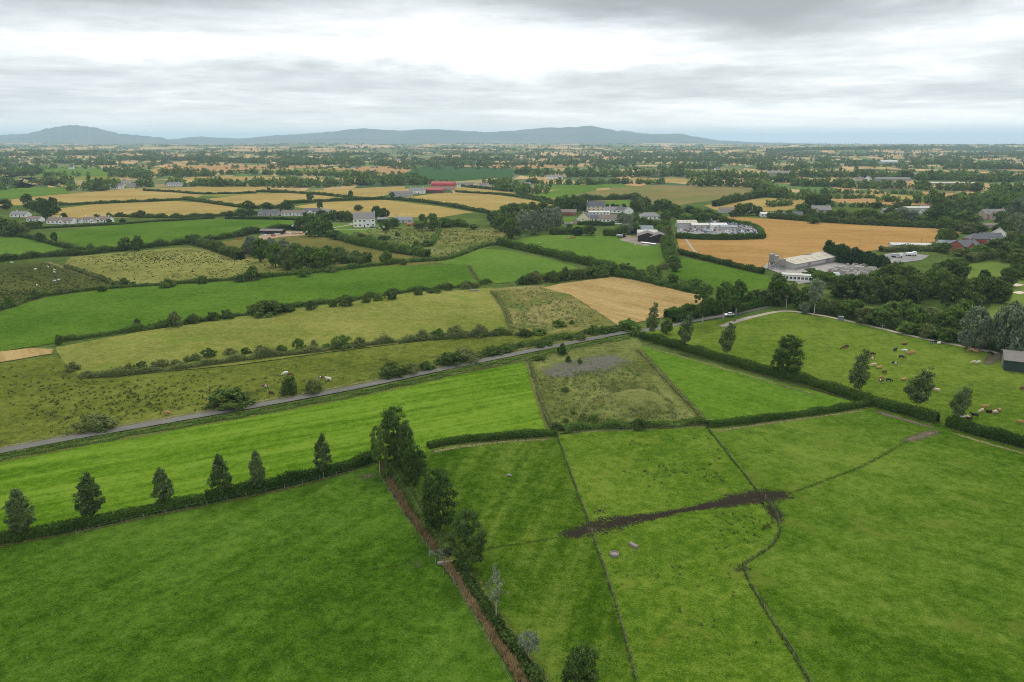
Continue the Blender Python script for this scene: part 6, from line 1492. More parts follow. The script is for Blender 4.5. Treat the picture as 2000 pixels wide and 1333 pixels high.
def silo(u, v, rad, h, label, square=False):
    r = empty('silo', P(u, v, ZT - 0.05)); tag(r, label, 'silo', 'silos of the block works')
    mb = MB()
    if square:
        mb.box(-rad, rad, -rad, rad, h * 0.42, h)
        mb.add([(-rad, -rad, h * .42), (rad, -rad, h * .42), (rad, rad, h * .42), (-rad, rad, h * .42), (-.4, -.4, h * .22), (.4, -.4, h * .22), (.4, .4, h * .22), (-.4, .4, h * .22)], [(0, 1, 5, 4), (1, 2, 6, 5), (2, 3, 7, 6), (3, 0, 4, 7), (4, 5, 6, 7)])
    else:
        mb.tube([(0, 0, h * .22), (0, 0, h * .40), (0, 0, h * .94), (0, 0, h)], [0.4, rad, rad, rad * .45], 18)
    mb.build('tank', M['concrete'] if square else M['steel'], r, False)
    for sx in (-1, 1):
        for sy in (-1, 1):
            lb = MB(); lb.box(sx * rad * .8 - .15, sx * rad * .8 + .15, sy * rad * .8 - .15, sy * rad * .8 + .15, 0, h * .45); lb.build('leg', M['steel'], r)
    rb = MB()
    for a in range(8): rb.tube([(math.cos(a * .785) * rad * .5, math.sin(a * .785) * rad * .5, h), (math.cos(a * .785) * rad * .5, math.sin(a * .785) * rad * .5, h + .9)], .05, 4)
    for a in range(8): rb.tube([(math.cos(a * .785) * rad * .5, math.sin(a * .785) * rad * .5, h + .85), (math.cos((a + 1) * .785) * rad * .5, math.sin((a + 1) * .785) * rad * .5, h + .85)], .05, 4)
    rb.build('railing', M['steel'], r)
silo(1506, 523, 1.6, 8.8, 'tall round cement silo at the left of the works')
silo(1527, 527, 1.5, 6.4, 'square concrete batching hopper beside the hall', True)
silo(1516, 519, 1.4, 6.5, 'short round silo between the two taller ones')
def conveyor():
    r = empty('conveyor', P(1512, 526, ZT - .05), R(20)); tag(r, 'rusty sloping conveyor in front of the silos', 'conveyor')
    mb = MB(); mb.tube([(-5, 0, .6), (6, 0, 5.5)], .45, 4); mb.build('belt', M['wood'], r)
    for x, h in ((-2, 1.8), (2, 3.5), (5, 4.9)):
        b = MB(); b.tube([(x, -.5, 0), (x, -.3, h)], .1, 4); b.tube([(x, .5, 0), (x, .3, h)], .1, 4); b.build('leg', M['steel'], r)
conveyor()
kk = random.Random(12)
blockmat = [plain_mat('grey_blocks', (0.32, 0.305, 0.28), 0.9, 0.1, 0.2, 2), plain_mat('pale_blocks', (0.42, 0.40, 0.36), 0.9, 0.1, 0.2, 2), plain_mat('red_blocks', (0.34, 0.14, 0.09), 0.9, 0.1, 0.2, 2)]
n_st = 0
for c, (u, v) in enumerate([(1632, 531), (1645, 528), (1655, 533), (1668, 529), (1668, 524), (1680, 527), (1680, 521), (1690, 530), (1692, 524), (1702, 527), (1704, 532), (1712, 530), (1640, 536), (1662, 538), (1690, 538), (1706, 540), (1718, 524), (1726, 522)]):
    mb = MB(); red = c >= 16
    nx = kk.randint(3, 6)
    for i in range(nx):
        hh = kk.uniform(1.4, 3.0)
        for lay in range(2): mb.box(i * 1.5 - nx * .75, i * 1.5 - nx * .75 + 1.35, -.7 + .02 * lay, .7 - .02 * lay, .02 + lay * hh / 2, .02 + lay * hh / 2 + hh / 2 - .05)
    o = mb.build('block_stack', blockmat[2] if red else blockmat[c % 2]); o.location = P(u, v, ZT); o.rotation_euler = (0, 0, R(-6 + kk.uniform(-4, 4)))
    tag(o, 'stack of red blocks at the end of the works yard' if red else 'stack of pale concrete blocks in the works yard', 'block stack', 'red block stacks' if red else 'pale block stacks')

# ------------------------------------------------------------------ vehicles
M['tyre'] = plain_mat('tyre', (0.018, 0.018, 0.02), 0.9, 0.2, 0.1, 4)
M['glassdark'] = plain_mat('car_glass', (0.02, 0.025, 0.03), 0.1, 0.5, 0.05, 1)
PAINT = {'white': plain_mat('white_paint', (0.70, 0.70, 0.70), 0.35, 0.5, 0.05, 2), 'silver': plain_mat('silver_paint', (0.36, 0.37, 0.39), 0.35, 0.5, 0.1, 2), 'blue': plain_mat('blue_paint', (0.045, 0.085, 0.20), 0.35, 0.5, 0.1, 2), 'black': plain_mat('black_paint', (0.02, 0.02, 0.024), 0.35, 0.5, 0.1, 2), 'red': plain_mat('red_car_paint', (0.30, 0.03, 0.025), 0.35, 0.5, 0.1, 2), 'orange': plain_mat('orange_paint', (0.45, 0.13, 0.03), 0.5, 0.4, 0.1, 2)}
def car_body():
    prof = [(-2.1, .35), (-2.15, .75), (-1.95, .95), (-1.35, 1.0), (-1.0, 1.0), (1.0, 1.0), (1.25, .95), (1.95, .82), (2.15, .6), (2.1, .35)]
    mb = MB(); n = len(prof)
    vs = [(x, -.86, z) for x, z in prof] + [(x, .86, z) for x, z in prof]
    fs = [(i, (i + 1) % n, n + (i + 1) % n, n + i) for i in range(n)] + [tuple(range(n))[::-1], tuple(range(n, 2 * n))]
    mb.add(vs, fs, 0)
    b, t = [(-1.75, .985), (1.05, .985)], [(-1.25, 1.42), (.35, 1.42)]
    vs = [(b[0][0], -.8, .985), (b[1][0], -.8, .985), (b[1][0], .8, .985), (b[0][0], .8, .985), (t[0][0], -.64, 1.42), (t[1][0], -.64, 1.42), (t[1][0], .64, 1.42), (t[0][0], .64, 1.42)]
    mb.add(vs, [(0, 1, 5, 4), (1, 2, 6, 5), (2, 3, 7, 6), (3, 0, 4, 7)], 1)
    mb.box(t[0][0] - .02, t[1][0] + .02, -.66, .66, 1.422, 1.47, 0)
    return mb
def wheel_mb():
    mb = MB(); return mb
car_mesh = {}
for c in PAINT:
    mb = car_body()
    for x in (-1.3, 1.3):
        for y in (-.8, .8): mb.tube([(x, y - .1, .32), (x, y + .1, .32)], .32, 10, 2)
    car_mesh[c] = mb.mesh('scrap_car', [PAINT[c], M['glassdark'], M['tyre']])
poly_main = [(P(u, v).x, P(u, v).y) for u, v in [(1420, 439), (1452, 437), (1474, 443), (1484, 453), (1480, 461), (1440, 460), (1412, 456), (1425, 450)]]
poly_front = [(P(u, v).x, P(u, v).y) for u, v in [(1326, 449), (1396, 451), (1400, 457), (1330, 453)]]
poly_lane = [(P(u, v).x, P(u, v).y) for u, v in [(1384, 430), (1390, 430), (1400, 441), (1392, 442)]]
placed = []
kc = random.Random(44)
tot = 0
for pi, (poly, want, desc) in enumerate([(poly_main, 125, 'in the packed rows of the scrap yard'), (poly_front, 26, 'in the line before the scrap yard sheds'), (poly_lane, 8, 'along the scrap yard access road')]):
    xs = [p[0] for p in poly]; ys = [p[1] for p in poly]; got = 0; guard = 0
    while got < want and guard < 20000:
        guard += 1
        x = kc.uniform(min(xs), max(xs)); y = kc.uniform(min(ys), max(ys))
        if not inside(poly, x, y): continue
        if any(abs(x - a) < 2.6 and abs(y - b) < 4.4 for a, b in placed): continue
        placed.append((x, y)); got += 1
        c = kc.choices(['white', 'silver', 'blue', 'black', 'red'], [.36, .28, .14, .14, .08])[0]
        o = link(bpy.data.objects.new('scrap_car', car_mesh[c])); o.location = (x, y, ZT + .012); o.rotation_euler = (0, 0, R(90 + kc.uniform(-9, 9)))
        tag(o, c + ' scrap car ' + desc, 'car', c + ' scrap cars ' + desc)
# the car on the lane, with its parts
def parked_car(u, v, ang, paint, label):
    r = empty('parked_car', P(u, v, ZT + .03), R(ang)); tag(r, label, 'car')
    mb = MB(); src = car_body()
    mb.v, mb.f, mb.m = src.v[:20], src.f[:12], src.m[:12]; mb.build('body', PAINT[paint], r)
    gb = MB(); gb.v = src.v[20:28]; gb.f = [[i - 20 for i in f] for f in src.f[12:16]]; gb.m = [0] * 4; gb.build('glasshouse', M['glassdark'], r)
    rb = MB(); rb.box(-1.27, .37, -.66, .66, 1.422, 1.47); rb.build('car_roof', PAINT[paint], r)
    w = MB(); w.tube([(0, -.1, 0), (0, .1, 0)], .32, 14); wm = w.mesh('wheel', [M['tyre']])
    for x in (-1.3, 1.3):
        for y in (-.8, .8):
            o = link(bpy.data.objects.new('wheel', wm), r); o.location = (x, y, .32)
    for y in (-.6, .6):
        hb = MB(); hb.box(2.0, 2.14, y - .2, y + .2, .62, .78); hb.build('headlight', M['frame'], r)
parked_car(1424, 617, 200, 'white', 'white car parked at the end of the lane')
parked_car(735, 444, 20, 'silver', 'silver car on the drive of the white house')
parked_car(726, 446, 60, 'black', 'dark car in front of the white house')
def lorry(u, v, ang, cabc, bodyc, label):
    r = empty('lorry', P(u, v, ZT + .02), R(ang)); tag(r, label, 'lorry')
    mb = MB(); mb.box(1.2, 3.2, -1.15, 1.15, .6, 2.7); mb.box(1.25, 3.0, -1.1, 1.1, 2.703, 2.85); mb.build('cab', PAINT[cabc], r)
    gb = MB(); gb.box(3.203, 3.24, -1.0, 1.0, 1.6, 2.4); gb.build('windscreen', M['glassdark'], r)
    bb = MB(); bb.box(-3.6, 1.1, -1.2, 1.2, .95, 2.2); bb.box(-3.5, 1.0, -1.1, 1.1, 2.203, 2.3); bb.build('load_bed', PAINT[bodyc], r)
    w = MB(); w.tube([(0, -.15, 0), (0, .15, 0)], .5, 12); wm = w.mesh('wheel', [M['tyre']])
    for x in (-2.8, -1.6, 2.3):
        for y in (-1.0, 1.0):
            o = link(bpy.data.objects.new('wheel', wm), r); o.location = (x, y, .5)
lorry(1626, 541, 170, 'red', 'white', 'red lorry parked in the works yard')
lorry(1780, 500, 10, 'white', 'white', 'white lorry on the gravel yard behind the works')
lorry(1752, 503, -8, 'white', 'silver', 'white lorry with a grey bed on the gravel yard')
lorry(803, 442, 15, 'orange', 'orange', 'orange-red digger wagon beside the low grey shed')
lorry(1213, 464, 10, 'black', 'silver', 'dark tractor unit with a grey trailer in the farmyard')
# yard clutter of the small holding
hm = [plain_mat('blue_tarp', (0.06, 0.16, 0.20), .7, .2, .2, 2), plain_mat('white_bags', (.62, .60, .56), .8, .2, .2, 2), plain_mat('rusty_scrap', (.28, .10, .04), .9, .1, .3, 2), plain_mat('timber', (.40, .28, .15), .9, .1, .3, 2)]
for i, (u, v, mi, lab) in enumerate([(515, 458, 0, 'blue tarpaulin heap left of the brown shed'), (522, 461, 1, 'white bags heaped before the brown shed'), (532, 462, 2, 'rusty scrap heap before the brown shed'), (541, 459, 1, 'pale sacks right of the brown shed'), (561, 457, 1, 'white trailer load in the dirt yard'), (576, 457, 3, 'timber pile left in the dirt yard'), (588, 457, 3, 'timber pile beside the lean-to'), (597, 455, 1, 'small white heap at the right of the dirt yard'), (466, 468, 2, 'orange rusty machinery at the hedge, left'), (473, 467, 2, 'orange rusty machinery at the hedge, right'), (1108, 466, 3, 'heap of brown brushwood in the barn pasture'), (1118, 466, 2, 'heap of rusty scrap in the barn pasture'), (1226, 462, 3, 'brown dung heap in the farmyard'), (1238, 464, 3, 'straw heap beside the dark barns')]):
    mb = MB(); q = random.Random(i)
    for j in range(9):
        x, y, s = q.uniform(-2.2, 2.2), q.uniform(-1.2, 1.2), q.uniform(.5, 1.1)
        mb.tube([(x - s, y, .2 + q.uniform(0, .5)), (x, y + q.uniform(-.2, .2), .35 + q.uniform(0, .7)), (x + s, y + q.uniform(-.4, .4), .2 + q.uniform(0, .5))], [.25 * s, .42 * s, .22 * s], 6)
    o = mb.build('heap', hm[mi]); o.location = P(u, v, ZT - .02); tag(o, lab, 'heap')
# calf hutches before the dark barn
hb = MB(); hb.add([(-.6, -.9, 0), (.6, -.9, 0), (.6, .9, 0), (-.6, .9, 0), (-.55, -.9, 1.0), (.55, -.9, 1.0), (.5, .8, 1.25), (-.5, .8, 1.25)], [(0, 1, 5, 4), (1, 2, 6, 5), (2, 3, 7, 6), (3, 0, 4, 7), (4, 5, 6, 7)]); hb.box(-.4, .4, -.93, -.905, .02, .8, 1)  # last box: dark panel painted as the shade inside the hutch mouth
hmz = hb.mesh('calf_hutch', [WALL['white'], M['door']])
for i in range(13):
    o = link(bpy.data.objects.new('calf_hutch', hmz)); o.location = P(1253 + i * 2.2, 476 + i * .28, ZT + .005); o.rotation_euler = (0, 0, R(-8))
    tag(o, 'small white calf hutch in the row before the dark barns', 'calf hutch', 'calf hutches')

# ------------------------------------------------------------------ animals
def animal_mesh(name, verts, edges, rad, mats, paint):
    me = bpy.data.meshes.new(name + '_skin'); me.from_pydata(verts, edges, [])
    ob = link(bpy.data.objects.new(name + '_skin', me))
    sk = ob.modifiers.new('skin', 'SKIN')
    for i, r_ in enumerate(rad): me.skin_vertices[0].data[i].radius = r_ if isinstance(r_, tuple) else (r_, r_)
    me.skin_vertices[0].data[0].use_root = True
    sb = ob.modifiers.new('sub', 'SUBSURF'); sb.levels = 1; sb.render_levels = 1
    dg = bpy.context.evaluated_depsgraph_get(); dg.update()
    m2 = bpy.data.meshes.new_from_object(ob.evaluated_get(dg)); m2.name = name
    bpy.data.objects.remove(ob); bpy.data.meshes.remove(me)
    m2.materials.clear()
    for m in mats: m2.materials.append(m)
    if len(mats) > 1:
        for p in m2.polygons: p.material_index = paint(p.center)
    m2.polygons.foreach_set('use_smooth', [True] * len(m2.polygons))
    return m2
def cow_skel(pose):
    if pose == 'lie':
        v = [(0, 0, .58), (-.75, 0, .55), (-1.0, 0, .50), (.55, 0, .60), (.85, 0, .85), (1.08, 0, 1.08), (1.38, 0, .98), (-1.12, .0, .62), (-1.18, 0, .2),
             (.5, .34, .25), (.95, .40, .10), (.5, -.34, .25), (.9, -.38, .10), (-.6, .42, .25), (-.1, .55, .10), (-.6, -.42, .25), (-.1, -.5, .1), (1.05, .17, 1.14), (1.05, -.17, 1.14)]
        e = [(0, 1), (1, 2), (0, 3), (3, 4), (4, 5), (5, 6), (2, 7), (7, 8), (3, 9), (9, 10), (3, 11), (11, 12), (1, 13), (13, 14), (1, 15), (15, 16), (5, 17), (5, 18)]
        r = [.42, .40, .24, .38, .22, .16, .10, .05, .03, .16, .07, .16, .07, .2, .08, .2, .08, .05, .05]
        return v, e, r
    hd = [(.98, 0, 1.28), (1.22, 0, 1.42), (1.52, 0, 1.26)] if pose == 'stand' else [(1.02, 0, .82), (1.18, 0, .45), (1.32, 0, .14)]
    er = hd[1]
    v = [(0, 0, .98), (-.7, 0, 1.0), (-.98, 0, 1.05), (.6, 0, 1.0)] + hd + [(-1.08, 0, .95), (-1.12, 0, .45),
         (.55, .20, .62), (.56, .20, .32), (.58, .20, .05), (.50, -.20, .62), (.42, -.20, .34), (.40, -.20, .05),
         (-.72, .22, .68), (-.86, .22, .40), (-.80, .22, .05), (-.66, -.22, .68), (-.72, -.22, .40), (-.62, -.22, .05), (er[0] - .08, .2, er[2] + .05), (er[0] - .08, -.2, er[2] + .05)]
    e = [(0, 1), (1, 2), (0, 3), (3, 4), (4, 5), (5, 6), (2, 7), (7, 8), (3, 9), (9, 10), (10, 11), (3, 12), (12, 13), (13, 14), (1, 15), (15, 16), (16, 17), (1, 18), (18, 19), (19, 20), (5, 21), (5, 22)]
    r = [(.36, .42), (.34, .38), .24, (.32, .40), .21, .15, .10, .05, .035, .13, .075, .065, .13, .075, .065, .17, .08, .065, .17, .08, .065, .05, .05]
    return v, e, r
HIDE = {'brown': plain_mat('brown_hide', (0.125, 0.058, 0.028), .8, .2, .2, 3), 'dark brown': plain_mat('dark_brown_hide', (0.055, 0.024, 0.014), .8, .2, .2, 3), 'cream': plain_mat('cream_hide', (0.50, 0.41, 0.29), .8, .2, .12, 3), 'tan': plain_mat('tan_hide', (0.32, 0.19, 0.085), .8, .2, .15, 3), 'black': plain_mat('black_hide', (0.012, 0.011, 0.011), .7, .3, .2, 3), 'white': plain_mat('white_hide', (0.60, 0.57, 0.52), .8, .2, .1, 3)}
COW = {}
def cow(coat, pose):
    if (coat, pose) not in COW:
        v, e, r = cow_skel(pose)
        if ' and white' in coat:
            base = coat.split(' and ')[0]
            mats = [HIDE[base], HIDE['white']]
            f = lambda c: 1 if (math.sin(c.x * 3.7 + 1) + math.sin(c.y * 5 + c.z * 4.3) > .55 or c.z < .45 or c.x > 1.15) else 0
        else: mats = [HIDE[coat]]; f = lambda c: 0
        COW[(coat, pose)] = animal_mesh('cow', v, e, r, mats, f)
    return COW[(coat, pose)]
kc = random.Random(5)
CATTLE = [(1646, 683, 'brown', 'graze', 'left of the brown pair in the middle of the pasture'), (1653, 680, 'dark brown', 'graze', 'right of the brown pair in the middle of the pasture'), (1704, 695, 'dark brown', 'graze', 'above the small cream one near the wind-bent tree'), (1702, 703, 'brown and white', 'graze', 'just below a dark brown one'), (1706, 716, 'cream', 'graze', 'beside the top of the wind-bent tree'), (1717, 720, 'tan', 'lie', 'right of the cream one by the wind-bent tree'), (1727, 730, 'brown', 'graze', 'above the black one near the big hedge'),
          (1721, 741, 'tan', 'graze', 'behind the brown and white one near the hedge'), (1720, 748, 'brown and white', 'graze', 'nearest to the wind-bent tree'), (1736, 746, 'black', 'graze', 'right of the brown and white one'), (1765, 743, 'tan', 'lie', 'alone left of the heavy-branched tree'), (1747, 713, 'black and white', 'graze', 'alone below the black one'), (1761, 701, 'black', 'graze', 'in the middle of the loose group'), (1748, 687, 'black', 'stand', 'left of the white one in the loose group'), (1766, 688, 'white', 'graze', 'centre of the loose group'), (1767, 674, 'brown', 'lie', 'at the back of the loose group'), (1774, 694, 'tan', 'graze', 'left of the tan pair'), (1782, 692, 'tan', 'graze', 'right of the tan pair'),
          (1820, 671, 'black and white', 'lie', 'left of three beside the sandy track'), (1826, 671, 'black', 'graze', 'middle of three beside the sandy track'), (1834, 672, 'white', 'lie', 'right of three beside the sandy track'), (1828, 766, 'cream', 'graze', 'alone right of the heavy-branched tree'), (1896, 687, 'tan', 'graze', 'left of the pair near the track bend'), (1905, 690, 'tan', 'stand', 'right of the pair near the track bend'), (1934, 693, 'black', 'graze', 'beside the track near the dark shed'), (1901, 711, 'cream', 'graze', 'left of the cream pair below the track'), (1910, 711, 'white', 'graze', 'right of the cream pair below the track'),
          (1916, 806, 'cream', 'graze', 'at the left of the resting group'), (1923, 799, 'tan', 'stand', 'at the back of the resting group'), (1930, 806, 'black', 'lie', 'in the middle of the resting group'), (1936, 806, 'dark brown', 'lie', 'right of the black one in the resting group'), (1943, 809, 'cream', 'graze', 'at the front of the resting group'), (1951, 803, 'tan', 'lie', 'at the right of the resting group'), (1880, 816, 'brown and white', 'lie', 'at the left of the three by the gateway'), (1887, 817, 'cream', 'lie', 'small between two dark ones by the gateway'), (1893, 820, 'dark brown', 'lie', 'flat out at the front by the gateway'), (1903, 816, 'black', 'stand', 'standing at the right by the gateway'), (1996, 762, 'brown', 'graze', 'at the right edge above the others'), (1993, 829, 'tan', 'graze', 'at the right edge above the thick hedge'),
          (327, 811, 'tan', 'graze', 'alone beside the lane on the left'), (530, 772, 'dark brown', 'graze', 'left of the dark round bush by the lane'), (518, 758, 'brown and white', 'graze', 'in the rushes left of the round bush'), (557, 733, 'white', 'graze', 'behind the dark round bush'), (567, 735, 'brown', 'graze', 'right behind the dark round bush'), (627, 742, 'brown and white', 'graze', 'left of the pair right of the pale bush'), (642, 744, 'white', 'stand', 'right of the pair right of the pale bush')]
for u, v, coat, pose, where in CATTLE:
    o = link(bpy.data.objects.new('cow', cow(coat, pose))); o.location = P(u, v, ZT - .03)
    o.rotation_euler = (0, 0, kc.choice([0, math.pi]) + kc.uniform(-.6, .6)); s = kc.uniform(.84, .98); o.scale = (s, s, s)
    tag(o, '%s cow %s' % (coat, where), 'cow', 'grazing cattle')
sv = [(0, 0, .62), (-.4, 0, .62), (.38, 0, .64), (.58, 0, .62), (.75, 0, .35), (.84, 0, .15), (.3, .13, .3), (.3, .13, .03), (.3, -.13, .3), (.3, -.13, .03), (-.42, .14, .32), (-.45, .14, .03), (-.42, -.14, .32), (-.45, -.14, .03), (-.58, 0, .5)]
se = [(0, 1), (0, 2), (2, 3), (3, 4), (4, 5), (2, 6), (6, 7), (2, 8), (8, 9), (1, 10), (10, 11), (1, 12), (12, 13), (1, 14)]
sheepm = animal_mesh('sheep', sv, se, [(.3, .3), (.28, .28), (.27, .27), .16, .1, .07, .06, .04, .06, .04, .08, .04, .08, .04, .06], [HIDE['white']], lambda c: 0)
for u, v, w in [(69, 528, 'highest of the flock in the dark rough pasture'), (94, 523, 'upper left beside the top of the pasture'), (106, 529, 'just above another by the grass margin'), (106, 534, 'just below another by the grass margin'), (107, 551, 'left of the pair lower down the slope'), (115, 549, 'right of the pair lower down the slope'), (72, 559, 'lowest of the flock, alone'), (23, 515, 'alone under the dark hedge at the left'), (1053, 476, 'alone at the left of the barn pasture'), (1166, 464, 'alone below the village hedge'), (1240, 480, 'alone beside the calf hutches')]:
    o = link(bpy.data.objects.new('sheep', sheepm)); o.location = P(u, v, ZT - .02); o.scale = (1.25, 1.25, 1.25); o.rotation_euler = (0, 0, kc.uniform(0, 6.28))
    tag(o, 'white sheep ' + w, 'sheep', 'sheep')

# ------------------------------------------------------------------ fences, gates, poles, troughs
pb = MB(); pb.tube([(0, 0, -.1), (0, 0, 1.15)], .05, 6); post_mesh = pb.mesh('post', [M['wood']])
def fence(px, label, gap=4.0, wires=(0.5, 1.05), hposts=None):
    c = catmull([P(u, v) for u, v in px], 0.6)
    s = np.concatenate([[0], np.cumsum(np.linalg.norm(np.diff(c, axis=0), axis=1))])
    n = max(2, int(s[-1] / gap)); n = min(n, 99)
    tt = np.linspace(0, s[-1], n + 1)
    xs = np.interp(tt, s, c[:, 0]); ys = np.interp(tt, s, c[:, 1])
    r = empty('fence', (xs[0], ys[0], ZT - .02)); tag(r, label, 'fence')
    for x, y in zip(xs, ys):
        o = link(bpy.data.objects.new('post', post_mesh), r); o.location = (x - xs[0], y - ys[0], 0)
    for h in wires:
        wb = MB(); wb.tube([(x - xs[0], y - ys[0], h) for x, y in zip(xs, ys)], .006, 3); wb.build('wire', M['steel'], r)
FA = [(1088, 853), (1100, 886), (1112, 920), (1130, 970), (1150, 1024)]
FB = [(1156, 1044), (1170, 1085), (1184, 1125), (1204, 1190), (1226, 1270), (1244, 1340), (1256, 1400)]
FC = [(1380, 838), (1405, 868), (1432, 903), (1458, 935), (1480, 964)]
FD = [(1494, 978), (1510, 998), (1521, 1020), (1522, 1042), (1508, 1068), (1478, 1090), (1453, 1106), (1455, 1124), (1474, 1160), (1500, 1205), (1535, 1260), (1580, 1335), (1620, 1400)]
fence(FA, 'post and wire fence from the curved hedge down to the mud')
fence(FB, 'post and wire fence from the mud to the bottom edge')
fence(FC, 'post and wire fence from the low hedge down to the mud')
fence(FD, 'curving post and wire fence round the lower paddock')
fence([(1092, 856), (1160, 848), (1250, 843), (1380, 838)], 'wire fence along the foot of the waste plot')
fence([(742, 935), (772, 985), (805, 1035), (840, 1082)], 'wire fence on the left bank of the upper ditch')
fence([(858, 1098), (890, 1150), (930, 1220), (970, 1290), (1005, 1350)], 'wire fence on the left bank of the lower ditch')
fence([(150, 1048), (300, 1012), (400, 992), (560, 958), (690, 925)], 'wire fence in front of the clipped left hedge')
def tallgrass(px, label, n, w=0.5):
    rng = np.random.default_rng(n); c = catmull([P(u, v) for u, v in px], 0.3)
    C = c[rng.integers(0, len(c), n)] + rng.normal(0, w * .5, (n, 2))
    blades(C, rng.uniform(.15, .4, n), rng, 'tall_grass', 'grassm', label, 'grass', per=6, spread=.4, lean=.3, wid_=.04)
for px, lab, n in [(FA, 'uncut grass under the fence above the mud', 420), (FB, 'uncut grass under the fence below the mud', 420), (FC, 'uncut grass under the fence below the low hedge', 420), (FD, 'uncut grass under the curving fence', 750)]: tallgrass(px, lab, n, .35)

def gate(u, v, ang, L, label):
    r = empty('gate', P(u, v, ZT), R(ang)); tag(r, label, 'gate')
    for i, h in enumerate((.3, .55, .8, 1.05, 1.25)):
        mb = MB(); mb.tube([(0, 0, h), (L, 0, h)], .02, 5); mb.build('rail', M['steel'], r)
    for x in (0, L / 2, L):
        mb = MB(); mb.tube([(x, 0, .03), (x, 0, 1.28)], .035, 5); mb.build('upright', M['steel'], r)
gate(838, 1088, 14, 5.2, 'light metal field gate at the ditch crossing')
for u, v, lab in [(839, 1089, 'white gate post beside the ditch crossing, upper'), (851, 1101, 'white gate post beside the ditch crossing, lower'), (833, 1068, 'thin white marker post above the ditch crossing'), (866, 1122, 'thin white marker post below the ditch crossing')]:
    mb = MB(); mb.tube([(0, 0, -.05), (0, 0, 1.0)], .05, 8); mb.tube([(0, 0, 1.0), (0, 0, 1.05)], [.05, .02], 8)
    o = mb.build('gate_post', M['concrete']); o.location = P(u, v, ZT); tag(o, lab, 'gate post')
def culvert():
    a, b = P(849, 1096, ZT), P(885, 1089, ZT)
    strip('crossing', [(846, 1098), (866, 1094), (886, 1090)], 3.4, M['soil'], 'earth crossing over the ditch at the gate', ZT + .3)
    mb = MB(); mb.box(-1.8, 1.8, -.2, .2, 0, .5); o = mb.build('culvert_wall', M['concrete']); o.location = P(874, 1101, ZT - .02); o.rotation_euler = (0, 0, R(14)); tag(o, 'low stone culvert wall below the gate crossing', 'culvert')
culvert()
# troughs
tb = MB(); n = 24
def ring(r, z): return [(math.cos(6.2832 * i / n) * r, math.sin(6.2832 * i / n) * r, z) for i in range(n)]
tb.add(ring(.85, 0) + ring(.85, .5) + ring(.73, .5) + ring(.73, .33), [(i, (i + 1) % n, n + (i + 1) % n, n + i) for i in range(n)] + [(n + i, n + (i + 1) % n, 2 * n + (i + 1) % n, 2 * n + i) for i in range(n)] + [(2 * n + i, 2 * n + (i + 1) % n, 3 * n + (i + 1) % n, 3 * n + i) for i in range(n)] + [tuple(range(3 * n, 4 * n))])
o = tb.build('water_trough', plain_mat('trough_concrete', (0.21, 0.185, 0.16), .9, .1, .25, 2)); o.location = P(1200, 1085, ZT - .02); tag(o, 'round pale concrete water trough in the lower paddock', 'trough')
strip('mud', [(1192, 1083), (1200, 1083), (1211, 1083)], [2.6, 3.4, 2.6], M['mud'], 'dark trodden ring round the trough', ZT - .006)
tb = MB(); tb.box(-1.0, 1.0, -.4, .4, 0, .5); tb.box(-.95, .95, -.35, .35, .503, .56)
o = tb.build('feed_trough', M['wood']); o.location = P(1237, 1068, ZT - .02); o.rotation_euler = (0, 0, R(125)); tag(o, 'weathered rectangular feed trough in the lower paddock', 'trough')
tb = MB(); tb.tube([(-.6, 0, .2), (0, .1, .35), (.6, 0, .2)], [.1, .35, .15], 8)
o = tb.build('mineral_block', plain_mat('field_stone', (0.25, 0.23, 0.20), .9, .1, .25, 2)); o.location = P(994, 931, ZT - .02); tag(o, 'pale stone lying in the striped pasture', 'stone')
tb = MB(); tb.box(-1.0, 1.0, -.7, .7, 0, 1.7); tb.box(-1.1, 1.1, -.8, .8, 1.703, 1.8); tb.box(-.4, .4, -.74, -.705, .02, 1.4)
o = tb.build('meter_cabinet', ROOF['bluegrey']); o.location = P(1642, 626, ZT + .02); tag(o, 'small grey cabinet beside the sandy track', 'cabinet')
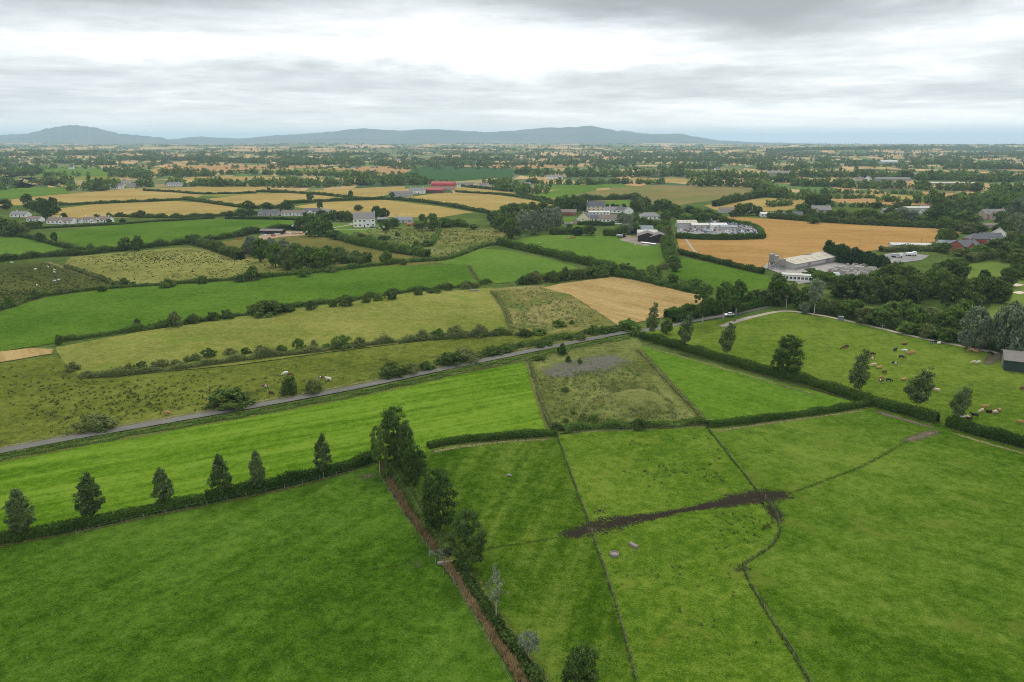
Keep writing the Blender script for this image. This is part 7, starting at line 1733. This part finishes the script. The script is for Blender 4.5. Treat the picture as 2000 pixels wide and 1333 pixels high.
def pole(u, v, vt, label, arm=True):
    h = hgt(u, v, vt); r = empty('utility_pole', P(u, v, ZT - .02)); tag(r, label, 'utility pole')
    mb = MB(); mb.tube([(0, 0, -.1), (0, 0, h)], [.16, .1], 8); mb.build('pole', M['polewood'], r)
    if arm:
        mb = MB(); mb.box(-.9, .9, -.06, .06, h - .55, h - .4)
        for x in (-.8, 0, .8): mb.tube([(x, 0, h - .4), (x, 0, h - .22)], .05, 6)
        mb.build('crossarm', M['polewood'], r)
for u, v, vt, lab in [(1535, 606, 577, 'wooden utility pole at the bend of the sandy track'), (1723, 646, 634, 'short wooden pole beside the sandy track'), (1708, 505, 489, 'wooden utility pole before the conifer belt'), (1679, 481, 470, 'wooden utility pole at the foot of the wheat field'), (1799, 477, 463, 'wooden utility pole at the corner of the wheat field'), (1016, 402, 386, 'far wooden pole at the edge of the golden field'), (715, 366, 354, 'far wooden pole behind the golden fields'), (773, 435, 418, 'leaning wooden pole right of the white house'), (777, 436, 419, 'second leaning pole right of the white house'), (812, 364, 353, 'far wooden pole left of the red barn')]:
    pole(u, v, vt, lab)
# low walls and rails
tb = MB(); tb.box(-4, 4, -.15, .15, 0, 1.1); o = tb.build('garden_wall', WALL['white']); o.location = P(1119, 437, ZT - .02); o.rotation_euler = (0, 0, R(-60)); tag(o, 'white garden wall at the corner of the village lawn', 'wall')
tb = MB(); tb.box(-10, 10, -.15, .15, 0, 1.0); o = tb.build('garden_wall', WALL['white']); o.location = P(1194, 438, ZT - .02); tag(o, 'white garden wall in front of the wide white cottage', 'wall')
tb = MB(); tb.box(-2.4, 2.4, -.1, .1, .3, 1.1); tb.box(-2.3, -2.1, -.15, .15, 0, .3); tb.box(2.1, 2.3, -.15, .15, 0, .3)
o = tb.build('feed_barrier', M['steel']); o.location = P(926, 570, ZT - .02); tag(o, 'grey feed barrier at the hedge of the olive field', 'feed barrier')

# ------------------------------------------------------------------ air
m, n = new_mat('haze')
pv_ = n.new('ShaderNodeVolumePrincipled')
pv_.inputs['Color'].default_value = (0.62, 0.82, 1.0, 1)
pv_.inputs['Density'].default_value = HAZE
pv_.inputs['Anisotropy'].default_value = 0.0
oo = n.new('ShaderNodeOutputMaterial'); n.l.new(pv_.outputs[0], oo.inputs['Volume'])
hb = MB(); hb.box(-41000, 41000, -2500, 49000, -1.2, 450)
o = hb.build('haze', m); tag(o, 'thin blue air between the camera and the mountains', 'haze', None, 'stuff')
